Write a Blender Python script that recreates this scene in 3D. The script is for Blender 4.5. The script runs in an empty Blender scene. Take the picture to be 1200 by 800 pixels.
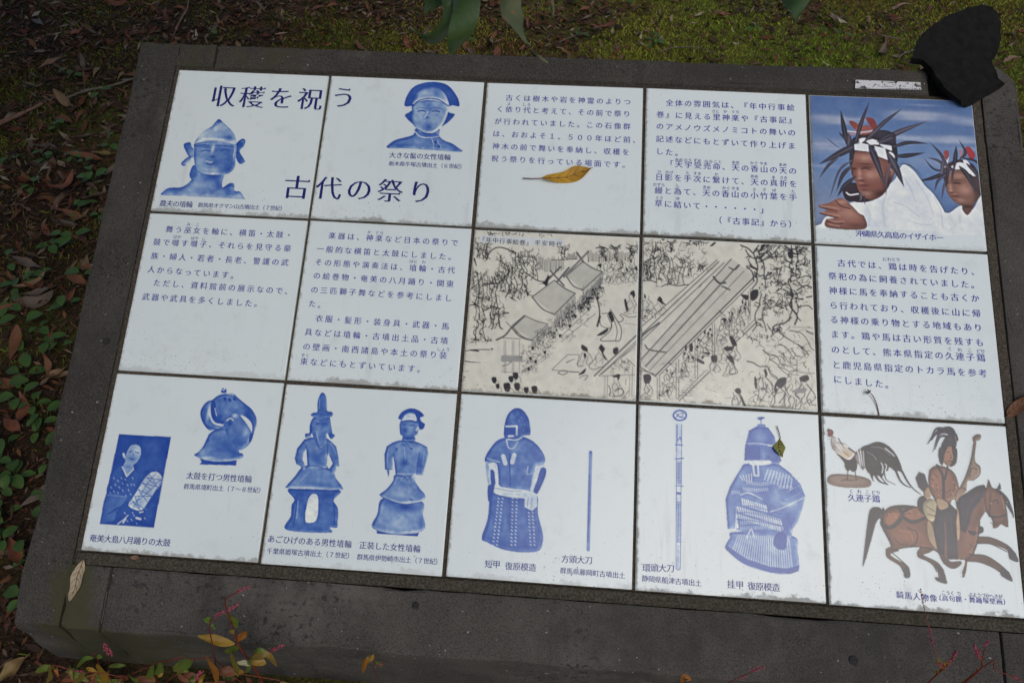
import bpy, bmesh, math, random
import numpy as np
from mathutils import Vector, Matrix, noise as mnoise

C = bpy.context.scene.collection
sc = bpy.context.scene
TILT=math.radians(27);PITCH=0.3;Z0=0.41673
CAM_POS=(-0.01115, -0.85062, 1.30986)
CAM_RIGHT=(0.99729, 0.07359, 0.00064)
CAM_DOWN=(0.05573, -0.74945, -0.65971)
CAM_FWD=(-0.04807, 0.65796, -0.75152)
LENS=24.9447

WHITE=(.71,.77,.765); BLUE=(.042,.108,.40)
# ------------------------------------------------------------------ camera, world, sun, exposure
cd = bpy.data.cameras.new('camera'); cam = bpy.data.objects.new('camera', cd); C.objects.link(cam)
cd.sensor_width = 36; cd.sensor_fit = 'HORIZONTAL'; cd.lens = LENS; cd.clip_start = .02; cd.clip_end = 400
r_, d_, f_ = Vector(CAM_RIGHT), Vector(CAM_DOWN), Vector(CAM_FWD)
cam.matrix_world = Matrix(((r_.x, -d_.x, -f_.x, CAM_POS[0]), (r_.y, -d_.y, -f_.y, CAM_POS[1]), (r_.z, -d_.z, -f_.z, CAM_POS[2]), (0, 0, 0, 1)))
sc.camera = cam
SUN_EL, SUN_AZ = math.radians(52), math.radians(150)      # azimuth clockwise from +y
w = bpy.data.worlds.new('World'); sc.world = w; w.use_nodes = True
nt = w.node_tree; bg = nt.nodes['Background']
sky = nt.nodes.new('ShaderNodeTexSky'); sky.sky_type = 'NISHITA'; sky.sun_disc = False
sky.sun_elevation = SUN_EL; sky.sun_rotation = SUN_AZ; sky.air_density = 1.0; sky.dust_density = 2.5; sky.ozone_density = .6
nt.links.new(sky.outputs[0], bg.inputs[0]); bg.inputs[1].default_value = .07
sd = bpy.data.lights.new('sun', 'SUN'); sun = bpy.data.objects.new('sun', sd); C.objects.link(sun)
sd.energy = .75; sd.angle = math.radians(40); sd.color = (1, .97, .93)
sun.rotation_euler = (math.pi/2 - SUN_EL, 0, math.pi - SUN_AZ)
sc.view_settings.view_transform = 'Standard'; sc.view_settings.look = 'None'
sc.view_settings.exposure = 0.44; sc.view_settings.gamma = 1.0; sc.view_settings.use_curve_mapping = False
sc.cycles.use_denoising = True; sc.cycles.max_bounces = 6

# ------------------------------------------------------------------ helpers
CT, ST = math.cos(TILT), math.sin(TILT)
def W(x, y, z=0.0):
    "board coordinates (right, up the slope, out of the face) to the world"
    return Vector((x, y*CT - z*ST, y*ST + z*CT + Z0))
def XY(X, Y): return ((X-2.5)*PITCH, -(Y-1.5)*PITCH)      # tile pitches from the first tile's corner to board metres
def tag(o, label=None, cat=None, group=None, kind=None):
    if label: o['label'] = label
    if cat: o['category'] = cat
    if group: o['group'] = group
    if kind: o['kind'] = kind
    return o
def empty(name, loc=(0, 0, 0)):
    o = bpy.data.objects.new(name, None); o.location = loc; o.empty_display_size = .05; C.objects.link(o); return o
def link(name, me, m=None, parent=None, loc=None, rot=None):
    o = bpy.data.objects.new(name, me); C.objects.link(o)
    if m is not None and not me.materials: me.materials.append(m)
    if parent: o.parent = parent
    if loc is not None: o.location = loc
    if rot is not None: o.rotation_euler = rot
    return o
def mesh(name, v, f, smooth=False, uv=None):
    me = bpy.data.meshes.new(name); me.from_pydata([tuple(p) for p in v], [], f); me.validate()
    if smooth: me.shade_smooth()
    return me
def npmesh(name, v, f, col=None):
    "big meshes from arrays: v (n,3), f (m,k), optional point colours (n,4)"
    me = bpy.data.meshes.new(name); v = np.asarray(v, np.float32); f = np.asarray(f, np.int32); k = f.shape[1]
    me.vertices.add(len(v)); me.vertices.foreach_set('co', v.ravel())
    me.loops.add(f.size); me.loops.foreach_set('vertex_index', f.ravel())
    me.polygons.add(len(f)); me.polygons.foreach_set('loop_start', np.arange(0, f.size, k, dtype=np.int32))
    me.update(calc_edges=True)
    if col is not None:
        a = me.color_attributes.new('tint', 'FLOAT_COLOR', 'POINT'); a.data.foreach_set('color', np.asarray(col, np.float32).ravel())
    return me
def tube(path, rad, seg=6, taper=1.0, jit=0.0):
    P_ = [Vector(p) for p in path]; v = []; f = []; n = len(P_); up = None
    for i, p in enumerate(P_):
        t = (P_[min(i+1, n-1)]-P_[max(i-1, 0)]).normalized()
        if up is None: up = t.orthogonal().normalized()
        up = (up-t*up.dot(t)).normalized(); s = t.cross(up)
        r = rad*(1+(taper-1)*i/max(n-1, 1))*(1+jit*random.uniform(-1, 1))
        for k in range(seg):
            a = 6.2832*k/seg; v.append(p+(up*math.cos(a)+s*math.sin(a))*r)
    for i in range(n-1):
        for k in range(seg): f.append((i*seg+k, i*seg+(k+1) % seg, (i+1)*seg+(k+1) % seg, (i+1)*seg+k))
    f.append(tuple(range(seg))[::-1]); f.append(tuple((n-1)*seg+k for k in range(seg)))
    return v, f
class N:
    "a small node-tree writer"
    def __init__(s, name):
        s.m = bpy.data.materials.new(name); s.m.use_nodes = True; s.t = s.m.node_tree; s.b = s.t.nodes['Principled BSDF']
    def new(s, t, **k):
        n = s.t.nodes.new(t)
        for a, v in k.items():
            if a.startswith('i_'):
                key = a[2:]; n.inputs[int(key) if key.isdigit() else key].default_value = v
            else: setattr(n, a, v)
        return n
    def ln(s, a, b): s.t.links.new(a, b)
    def put(s, sock, v):
        if isinstance(v, (int, float)): sock.default_value = v
        elif isinstance(v, tuple): sock.default_value = (*v, 1) if len(v) == 3 else v
        else: s.ln(v, sock)
    def obj(s): return s.new('ShaderNodeTexCoord').outputs['Object']
    def noise(s, co, scale, detail=3, rough=.55, dim='3D', wv=None):
        n = s.new('ShaderNodeTexNoise', noise_dimensions=dim); n.inputs['Scale'].default_value = scale; n.inputs['Detail'].default_value = detail; n.inputs['Roughness'].default_value = rough
        s.ln(co, n.inputs['Vector'])
        if wv is not None: s.ln(wv, n.inputs['W'])
        return n.outputs['Fac']
    def ramp(s, x, a, b, lo=0.0, hi=1.0):
        n = s.new('ShaderNodeMapRange', interpolation_type='SMOOTHSTEP'); s.put(n.inputs[0], x); s.put(n.inputs[1], a); s.put(n.inputs[2], b); n.inputs[3].default_value = lo; n.inputs[4].default_value = hi
        return n.outputs[0]
    def math(s, op, a, b=0.0):
        n = s.new('ShaderNodeMath', operation=op); s.put(n.inputs[0], a); s.put(n.inputs[1], b); return n.outputs[0]
    def mix(s, fac, a, b):
        n = s.new('ShaderNodeMix', data_type='RGBA'); s.put(n.inputs[0], fac); s.put(n.inputs[6], a); s.put(n.inputs[7], b); return n.outputs[2]
    def bump(s, h, strength=.3, dist=.01):
        n = s.new('ShaderNodeBump'); n.inputs['Strength'].default_value = strength; n.inputs['Distance'].default_value = dist; s.ln(h, n.inputs['Height']); s.ln(n.outputs[0], s.b.inputs['Normal'])
    def out(s, col, rough=.8, spec=.3):
        s.put(s.b.inputs['Base Color'], col); s.put(s.b.inputs['Roughness'], rough); s.b.inputs['Specular IOR Level'].default_value = spec
        return s.m

# ------------------------------------------------------------------ materials
def m_glaze(kind):
    "glazed white tile, its printed picture or its lettering, with the same speckled dirt"
    n = N(kind); co = n.obj(); rnd = n.new('ShaderNodeObjectInfo').outputs['Random']; wv = n.math('MULTIPLY', rnd, 40.0)
    sp = n.new('ShaderNodeSeparateXYZ'); n.ln(co, sp.inputs[0]); x, y = sp.outputs[0], sp.outputs[1]
    big = n.noise(co, 9, 3, .6, '4D', wv); fine = n.noise(co, 330, 2, .6, '4D', wv); mid = n.noise(co, 90, 4, .65, '4D', wv)
    yb = n.math('ADD', y, .147)                                   # height above the tile's lower edge
    xl = n.math('ADD', x, .147)
    near = n.math('MAXIMUM', n.ramp(yb, .0, .15, 1, 0), n.ramp(xl, .0, .06, .7, 0))
    dens = n.math('ADD', n.math('MULTIPLY', near, .08), n.math('MULTIPLY', big, .15))
    thr = n.math('SUBTRACT', .80, dens)
    speck = n.math('MULTIPLY', n.ramp(n.math('SUBTRACT', fine, thr), 0.0, .07), .75)
    edge = n.math('ADD', yb, n.math('MULTIPLY', n.math('SUBTRACT', mid, .5), .030))
    hvy = n.ramp(rnd, 0, 1, .25, 1.0); lowf = n.noise(co, 14, 3, .6, '4D', n.math('MULTIPLY', rnd, 77.0))
    band = n.math('MULTIPLY', n.ramp(n.math('SUBTRACT', edge, n.math('MULTIPLY', n.math('SUBTRACT', lowf, .5), .028)), .001, .0070, 1, 0), n.math('MULTIPLY', n.ramp(lowf, .3, .6, .35, 1), hvy))
    mp = n.new('ShaderNodeMapping'); mp.inputs['Scale'].default_value = (55, 6, 1); n.ln(co, mp.inputs[0])
    runs = n.math('MULTIPLY', n.math('MULTIPLY', n.ramp(n.noise(mp.outputs[0], 1, 3, .6, '4D', wv), .56, .74), n.ramp(yb, .02, .26, .8, .1)), n.math('MULTIPLY', hvy, .22))
    edl = n.math('ADD', xl, n.math('MULTIPLY', n.math('SUBTRACT', mid, .5), .016))
    bandl = n.math('MULTIPLY', n.ramp(edl, .0, .005, .6, 0), 1.0)
    smear = n.math('MULTIPLY', n.ramp(n.noise(co, 22, 5, .7, '4D', wv), .52, .80), .16)
    dirt = n.math('MINIMUM', n.math('MAXIMUM', n.math('MAXIMUM', speck, n.math('MAXIMUM', smear, runs)), n.math('MAXIMUM', n.math('MULTIPLY', band, .68), bandl)), .9)
    base = n.mix(big, (.70, .77, .76), (.745, .80, .785))
    if kind == 'printed_glaze':
        at = n.new('ShaderNodeAttribute', attribute_name='print')
        base = n.mix(at.outputs['Alpha'], base, at.outputs['Color'])
    dcol = n.mix(mid, (.105, .083, .054), (.20, .165, .11))
    col = n.mix(dirt, base, dcol)
    n.bump(n.math('ADD', n.noise(co, 60, 2), n.math('MULTIPLY', dirt, .8)), .05, .004)
    return n.out(col, n.ramp(dirt, 0, .6, .20, .85), .5)
def m_ink(name, c):
    n = N(name); co = n.obj(); f = n.noise(co, 260, 2)
    return n.out(n.mix(n.ramp(f, .55, .8, 0, .35), c, (.35, .38, .45)), .35, .4)
def m_concrete(name, a=(.042, .038, .0325), b=(.084, .076, .066), moss=True):
    n = N(name); co = n.obj()
    big = n.noise(co, 5, 4, .6); mid = n.noise(co, 38, 4, .65); fine = n.noise(co, 420, 2, .7)
    col = n.mix(n.ramp(big, .3, .7), a, b)
    col = n.mix(n.ramp(fine, .35, .72, 0, .55), col, (.112, .102, .09))
    col = n.mix(n.ramp(fine, .50, .30, 0, .55), col, (.018, .017, .016))
    damp = n.ramp(n.noise(co, 2.6, 5, .7), .50, .66, 0, .5); col = n.mix(damp, col, (.030, .028, .025)); pale = n.ramp(n.noise(co, 3.7, 5, .75), .54, .70, 0, .5); col = n.mix(pale, col, (.135, .122, .107))
    patch = n.math('MULTIPLY', n.ramp(n.noise(co, 7, 2), .48, .68), n.ramp(n.noise(co, 120, 3, .6), .56, .63))
    col = n.mix(n.math('MULTIPLY', patch, .8), col, (.022, .021, .022))            # black lichen spots
    mp = n.new('ShaderNodeMapping'); mp.inputs['Scale'].default_value = (26, 5, 5); n.ln(co, mp.inputs[0])
    col = n.mix(n.ramp(n.noise(mp.outputs[0], 1, 4, .6), .52, .78, 0, .55), col, (.030, .028, .026))
    col = n.mix(n.ramp(mid, .62, .80, 0, .5), col, (.045, .043, .040))
    col = n.mix(n.math('MULTIPLY', n.ramp(n.noise(co, 210, 0), .845, .86), .6), col, (.40, .40, .38))   # pale chips
    if moss:
        at = n.new('ShaderNodeAttribute', attribute_name='moss')
        mk = n.ramp(n.math('ADD', at.outputs['Fac'], n.math('MULTIPLY', n.math('SUBTRACT', mid, .5), 1.1)), .45, .95, 0, .8)
        col = n.mix(mk, col, (.052, .050, .022))
    n.bump(n.math('ADD', n.math('MULTIPLY', mid, .7), n.math('MULTIPLY', fine, .35)), .55, .004)
    return n.out(col, .93, .25)
def m_mortar(name='mortar', a=(.075, .060, .042), b=(.17, .145, .11)):
    n = N(name); co = n.obj(); f = n.noise(co, 260, 3, .7); g = n.noise(co, 25, 3)
    col = n.mix(n.ramp(f, .35, .7), a, b); col = n.mix(n.ramp(g, .5, .75, 0, .6), col, (.05, .045, .025))
    col = n.mix(n.ramp(n.noise(co, 500, 1), .77, .80, 0, .7), col, (.42, .39, .34))
    n.bump(n.math('ADD', f, g), .9, .004); return n.out(col, .95, .2)
def m_leaf(name, a, b, rough=.6, spots=(.03, .02, .012), amt=.5):
    n = N(name); co = n.obj(); rnd = n.new('ShaderNodeObjectInfo').outputs['Random']; wv = n.math('MULTIPLY', rnd, 30.0)
    f = n.noise(co, 28, 3, .6, '4D', wv); g = n.noise(co, 160, 3, .6, '4D', wv)
    col = n.mix(n.ramp(f, .35, .65), a, b); col = n.mix(n.ramp(g, .58, .75, 0, amt), col, spots)
    n.bump(n.noise(co, 120, 2), .2, .003)
    n.b.inputs['Transmission Weight'].default_value = 0
    return n.out(col, rough, .3)
def m_tint(name, rough=.8):
    n = N(name); at = n.new('ShaderNodeAttribute', attribute_name='tint'); return n.out(at.outputs['Color'], rough, .2)
def m_plain(name, a, b, scale=60, rough=.7, bump=.3):
    n = N(name); co = n.obj(); f = n.noise(co, scale, 4, .6); n.bump(f, bump, .004); return n.out(n.mix(n.ramp(f, .35, .65), a, b), rough, .3)
M = {}
M['tile'] = m_glaze('white_glaze'); M['print'] = m_glaze('printed_glaze')
M['title'] = m_ink('title_ink', (.013, .016, .15)); M['body'] = m_ink('text_ink', (.032, .046, .33)); M['cap'] = m_ink('caption_ink', (.018, .032, .24))
M['ruby'] = m_ink('ruby_ink', (.040, .058, .26)); M['black'] = m_ink('black_ink', (.03, .03, .035))
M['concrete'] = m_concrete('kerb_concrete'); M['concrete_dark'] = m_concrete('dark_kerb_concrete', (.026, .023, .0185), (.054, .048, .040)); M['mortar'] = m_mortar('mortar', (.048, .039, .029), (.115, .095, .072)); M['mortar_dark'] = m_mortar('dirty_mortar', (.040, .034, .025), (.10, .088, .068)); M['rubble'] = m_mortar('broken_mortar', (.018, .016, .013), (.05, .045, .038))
M['slate'] = m_plain('black_slate', (.0045, .0040, .0034), (.0095, .0085, .0072), 60, .97, 1.0)
M['plug'] = m_plain('dark_plug', (.018, .018, .018), (.03, .03, .03), 200, .9)
LEAFC = dict(rust=((.11, .038, .02), (.16, .06, .03)), orange=((.16, .062, .026), (.11, .046, .022)), tan=((.19, .12, .065), (.13, .08, .045)), grey=((.125, .095, .072), (.085, .062, .048)),
  ochre=((.20, .14, .05), (.14, .085, .03)), pink=((.26, .15, .115), (.18, .10, .075)), pale=((.34, .29, .21), (.24, .20, .14)), dark=((.075, .042, .026), (.10, .056, .036)))
for k, (a, b) in LEAFC.items(): M['leaf_'+k] = m_leaf('dead_leaf_'+k, a, b)
M['weed'] = m_leaf('weed_green', (.034, .076, .014), (.050, .098, .020), .55, (.02, .05, .012), .3)
M['yellow'] = m_leaf('yellow_leaf', (.50, .28, .018), (.38, .20, .018), .6, (.22, .09, .018), .9)
M['olive_leaf'] = m_leaf('olive_leaf', (.27, .28, .055), (.20, .21, .05), .6, (.08, .08, .03), .4)
M['dry'] = m_leaf('dry_leaf', (.40, .33, .22), (.32, .25, .16), .7, (.14, .09, .05), .6)
M['glossy'] = m_leaf('glossy_green', (.026, .052, .014), (.038, .070, .018), .45, (.012, .024, .008), .5)
M['faded'] = m_leaf('faded_green', (.085, .095, .045), (.06, .075, .032), .55, (.30, .085, .03), 1.0)
SW = dict(green=((.075, .13, .018), (.10, .12, .02)), yellow=((.26, .15, .016), (.20, .12, .018)), orange=((.30, .12, .02), (.22, .085, .016)), olive=((.12, .115, .02), (.16, .10, .02)), brown=((.14, .045, .018), (.10, .04, .018)), pale=((.26, .24, .14), (.22, .17, .10)))
for k, (a, b) in SW.items(): M['sw_'+k] = m_leaf('smartweed_'+k, a, b, .5, (.15, .035, .015), .4)
M['sw_stem'] = m_plain('smartweed_stem', (.15, .020, .014), (.20, .045, .025), 200, .5); M['sw_flower'] = m_plain('smartweed_flower', (.30, .03, .06), (.42, .10, .14), 400, .6)
M['stick'] = m_plain('stick_bark', (.13, .065, .045), (.19, .11, .08), 90, .85); M['stick_pale'] = m_plain('pale_stick', (.15, .125, .10), (.085, .07, .055), 120, .85)
M['bark'] = m_plain('tree_bark', (.035, .028, .02), (.085, .07, .052), 22, .9, .8)
M['tint'] = m_tint('ground_cover')
def m_ground():
    n = N('forest_floor'); co = n.obj(); big = n.noise(co, 1.6, 4, .6); mid = n.noise(co, 14, 5, .65); fine = n.noise(co, 150, 4, .7)
    sp = n.new('ShaderNodeSeparateXYZ'); n.ln(co, sp.inputs[0])
    g = n.ramp(n.math('ADD', n.math('ADD', big, n.math('MULTIPLY', mid, .5)), n.math('MULTIPLY', n.ramp(sp.outputs[0], -1.2, 1.0), .30)), .70, 1.05)
    soil = n.mix(n.ramp(fine, .35, .7), (.022, .014, .009), (.075, .046, .028)); moss = n.mix(n.ramp(fine, .3, .7), (.06, .065, .014), (.16, .16, .035))
    n.bump(n.math('ADD', mid, n.math('MULTIPLY', fine, .7)), .9, .02)
    return n.out(n.mix(g, soil, moss), .95, .1)
M['ground'] = m_ground()

# ------------------------------------------------------------------ the setting
gv = [(x, y, 0) for y in (-60, -8, 8, 60) for x in (-60, -8, 8, 60)]
gf = [(j*4+i, j*4+i+1, j*4+i+5, j*4+i+4) for j in range(3) for i in range(3)]
tag(link('ground', mesh('ground', gv, gf), M['ground']), kind='structure')

# ------------------------------------------------------------------ printed pictures: a raster written as fine coloured mesh
def smooth(pts, closed=True, n=6):
    p=np.array(pts,float)
    if len(p)<3: return p
    if closed: q=np.vstack([p[-1],p,p[0],p[1]])
    else: q=np.vstack([2*p[0]-p[1],p,2*p[-1]-p[-2]])
    t=np.linspace(0,1,n,endpoint=False)[:,None]
    out=[]
    for i in range(1,len(q)-2):
        a,b,c,d=q[i-1],q[i],q[i+1],q[i+2]
        out.append(.5*(2*b+(c-a)*t+(2*a-5*b+4*c-d)*t*t+(3*b-a-3*c+d)*t**3))
    if not closed: out.append(p[-1:])
    return np.vstack(out)

def blur(m, r):
    if r<1: return m
    for _ in range(2):
        for ax in (0,1):
            k=int(r); w=2*k+1
            pad=[(0,0),(0,0)]; pad[ax]=(k+1,k)
            c=np.cumsum(np.pad(m,pad,mode='edge'),axis=ax)
            m=((c[w:]-c[:-w]) if ax==0 else (c[:,w:]-c[:,:-w]))/w
    return m

class Canvas:
    """One printed tile face: a raster of N x N samples in tile coordinates 0..1000."""
    def __init__(s, N, seed=1):
        s.N=N; s.S=2; s.M=N*s.S; s.k=s.M/1000.0
        s.rgb=np.ones((s.M,s.M,3),np.float32)*np.array(WHITE,np.float32)
        s.a=np.zeros((s.M,s.M),np.float32); s.clip=None; s.rng=np.random.RandomState(seed)
        s.cells=[]
    def col(s,c):
        if isinstance(c,(int,float)): return np.array(WHITE)**(1-c)*np.array(BLUE)**c
        return np.array(c,float)
    def mask(s,pts):
        p=np.array(pts,float)*s.k; m=np.zeros((s.M,s.M),bool)
        y0=max(int(p[:,1].min()),0); y1=min(int(p[:,1].max())+1,s.M)
        x1,yy1=np.roll(p,-1,0).T; x0,yy0=p.T
        for y in range(y0,y1):
            yc=y+.5
            hit=((yy0<=yc)&(yy1>yc))|((yy1<=yc)&(yy0>yc))
            if not hit.any(): continue
            xs=np.sort(x0[hit]+(yc-yy0[hit])*(x1[hit]-x0[hit])/(yy1[hit]-yy0[hit]))
            for i in range(0,len(xs)-1,2):
                m[y,max(int(xs[i]+.5),0):max(min(int(xs[i+1]+.5),s.M),0)]=True
        return m
    def paint(s,m,c,a=1.0):
        w=(m*a)[...,None]
        s.rgb=s.rgb*(1-w)+np.asarray(c,np.float32)*w
        s.a=np.maximum(s.a,m*a)
    def F(s,c,pts,sh=0,sm=1,soft=0):
        q=smooth(pts) if sm else np.array(pts,float)
        m=s.mask(q).astype(np.float32)
        mm=blur(m,soft*s.k) if soft else m
        s.paint(mm,s.col(c)); s.clip=mm
        if sh:
            h=blur(m,sh*s.k)*m; gy,gx=np.gradient(h)
            l=(-gx*.7-gy*.7)*sh*s.k*1.4
            tone=np.clip(l,-.5,.5)*m
            if isinstance(c,(int,float)):                     # clay and cloth: relief plus a mottled halftone grain
                n1=blur(s.rng.randn(s.M,s.M).astype(np.float32),4);n2=blur(s.rng.randn(s.M,s.M).astype(np.float32),11)
                tone=tone*1.25+(.052*n1/n1.std()+.040*n2/n2.std()+.10)*m-.55*np.clip(m-blur(m,3),0,1)*m
                s.rgb=np.minimum(s.rgb*((np.array(WHITE)/np.array(BLUE))[None,None]**(tone[...,None]*.55)),np.array(WHITE)).astype(np.float32)
            else: s.rgb=np.clip(s.rgb*(1+.9*tone[...,None]),0,1)
    def b(s,c,x,y,rx,ry,a=1.0,rot=0):
        Y,X=np.mgrid[0:s.M,0:s.M]/s.k
        dx,dy=X-x,Y-y; cr,sr=math.cos(rot),math.sin(rot)
        g=np.exp(-(((dx*cr+dy*sr)/rx)**2+((-dx*sr+dy*cr)/ry)**2)*1.2).astype(np.float32)*a
        m=g*s.clip if s.clip is not None else g
        w=m[...,None]; s.rgb=s.rgb*(1-w)+np.asarray(s.col(c),np.float32)*w
    def L(s,c,w,pts,a=1.0,clip=0,taper=0,sm=1,lens=0):
        q=smooth(pts,False) if (len(pts)>2 and sm) else np.array(pts,float)
        q=q*s.k; w0=w; w=max(w*s.k/2,.45); n=len(q)-1
        x0=max(int(q[:,0].min()-w-2),0);x1=min(int(q[:,0].max()+w+3),s.M);y0=max(int(q[:,1].min()-w-2),0);y1=min(int(q[:,1].max()+w+3),s.M)
        if x1<=x0 or y1<=y0: return
        Y,X=np.mgrid[y0:y1,x0:x1]+.5
        d=np.full(X.shape,-9.0)
        for i in range(n):
            ax,ay=q[i];ux,uy=q[i+1]-q[i];L2=ux*ux+uy*uy+1e-9
            t=np.clip(((X-ax)*ux+(Y-ay)*uy)/L2,0,1)
            ww=w*np.maximum(np.sin(np.pi*np.clip((i+t)/n*.93+.05,0,1)**.8),.06) if lens else w*(1-taper*((i+t)/n)) if taper else w
            d=np.maximum(d,ww-np.hypot(X-ax-t*ux,Y-ay-t*uy))
        m=np.clip(d+.5,0,1).astype(np.float32)*a
        if clip and s.clip is not None: m=m*s.clip[y0:y1,x0:x1]
        wv=m[...,None]; sub=s.rgb[y0:y1,x0:x1]
        s.rgb[y0:y1,x0:x1]=sub*(1-wv)+np.asarray(s.col(c),np.float32)*wv
        s.a[y0:y1,x0:x1]=np.maximum(s.a[y0:y1,x0:x1],m)
        if lens: s.L(tuple(min(v*2.0+.05,1) for v in c),w0*.30,pts,a=.5,taper=.8,sm=sm)
    def noise(s,amp,r=1):
        n=s.rng.randn(s.M,s.M).astype(np.float32)
        if r>0: n=blur(n,r); n/=n.std()+1e-6
        t=np.clip(n*amp,-.4,.4)[...,None]*(s.a>0.05)[...,None]
        s.rgb=np.clip(s.rgb*(1+t),0,1)
    def tone(s,con,shp,mid=.5):
        "print contrast and edge sharpness of a one-ink picture"
        lw,lb=math.log(WHITE[0]),math.log(BLUE[0])
        t=(np.log(np.maximum(s.rgb[...,0],1e-3))-lw)/(lb-lw); t=np.where(s.a>.02,t,0)
        d=t-blur(t,5); d2=t-blur(t,16)
        t2=np.clip(mid+(t-mid)*con+shp*d+shp*.6*d2,.02,1.12)[...,None]
        new=np.array(WHITE)**(1-t2)*np.array(BLUE)**t2; k=s.a[...,None]
        s.rgb=(s.rgb*(1-k)+new*k).astype(np.float32)
    def crisp(s,amt):
        l=s.rgb.mean(2); d=(l-blur(l,4))+.7*(l-blur(l,12))
        s.rgb=np.clip(s.rgb*np.clip(1+amt*d/(l+.05),.5,1.6)[...,None],0,1).astype(np.float32)
    def done(s):
        S=s.S;N=s.N
        a=s.a.reshape(N,S,N,S).mean((1,3))
        w=s.a[...,None]
        num=(s.rgb*w).reshape(N,S,N,S,3).mean((1,3)); den=a[...,None]
        return np.where(den>1e-3,num/np.maximum(den,1e-3),np.array(WHITE)),a
    def run(s,ops):
        for o in ops:
            k=o[0]; getattr(s,k)(*o[1:-1],**o[-1]) if isinstance(o[-1],dict) else getattr(s,k)(*o[1:])
        return s

PICTURES={}
# clay bust of a farmer
PICTURES[0,0]=[
('F',.5,[(56,895),(61,869),(88,845),(125,838),(166,835),(203,812),(227,776),(241,706),(302,686),(426,697),(426,778),(432,822),(455,805),(476,790),(503,797),(512,840),(549,846),(582,887),(584,895),(376,894),(188,893)],{'sh':17.5}),
('b',1,351,749,75.5,67.6,.95),
('b',.95,404,812,35.8,47.7,.8),
('b',.28,288,817,71.6,31.8,.7),
('b',.3,242,860,55.7,19.9,.6),
('b',.85,139,873,35.8,23.9,.7),
('b',.5,77,868,23.9,23.9,.5),
('b',1,474,848,35.8,43.7,.75),
('b',.2,545,875,22.3,20.7,.9),
('b',.3,416,859,31.8,17.5,.6),
('L',.95,6.4,[(441,830),(475,808),(506,815)]),
('F',.75,[(135,533),(172,523),(189,555),(205,571),(215,625),(186,628),(154,586),(135,554)],{'sh':9.5}),
('b',.35,195,601,23.9,31.8,.8),
('F',.4,[(210,621),(178,625),(139,671),(164,691),(188,667),(210,641)],{'sh':8}),
('b',.95,158,683,19.9,7.2,.9),
('F',.88,[(467,530),(501,482),(528,495),(522,534),(502,570),(544,632),(543,646),(517,658),(485,616)],{'sh':9.5}),
('b',.45,511,499,14.3,11.1,.8),
('b',.55,533,634,14.3,14.3,.7),
('F',.85,[(218,682),(207,748),(231,780),(259,762),(251,697)],{'sh':6.4}),
('F',.55,[(205,525),(208,575),(218,641),(240,698),(279,728),(327,739),(395,737),(432,733),(461,724),(486,684),(483,612),(466,517),(392,498),(308,497)],{'sh':11.1}),
('b',.95,440,647,63.6,87.5,.8),
('b',.9,396,566,79.5,35.8,.55),
('b',.95,365,650,43.7,43.7,.7),
('b',.3,298,703,43.7,25.4,.8),
('b',.25,359,708,31.8,19.9,.7),
('b',.3,254,648,31.8,31.8,.6),
('b',.85,263,548,47.7,11.1,.8),
('b',.95,332,615,22.3,12.7,.95),
('b',.2,325,561,10.3,33.4,.9),
('b',.95,450,704,31.8,31.8,.7),
('L',.2,4,[(200,530),(249,515),(317,505),(402,512),(462,523)]),
('L',1,7.2,[(218,548),(253,537),(299,538)]),
('L',1,8.7,[(255,581),(283,574),(310,578)]),
('L',1,8,[(341,536),(391,535),(453,540)]),
('L',.98,8,[(378,571),(403,564),(435,569)]),
('L',1,7.2,[(303,666),(331,673),(355,663)]),
('L',.2,5.6,[(295,647),(324,655),(338,652)]),
('L',.9,4.8,[(272,688),(326,693),(369,675)],{'a':.4}),
('L',.35,7.2,[(468,608),(467,555)]),
('F',.3,[(331,349),(308,376),(291,404),(237,448),(208,500),(204,530),(249,512),(308,500),(401,506),(467,521),(454,464),(413,415),(368,379)],{'sh':14.3}),
('b',.85,412,478,47.7,31.8,.85),
('b',.9,339,363,22.3,14.3,.95),
('b',.12,261,452,55.7,35.8,.9),
('b',.55,314,445,47.7,23.9,.5),
('b',.15,350,405,31.8,20.7,.8),
('b',.7,328,482,63.6,14.3,.5),
('b',.05,214,471,39.8,31.8,.8),
]
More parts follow.
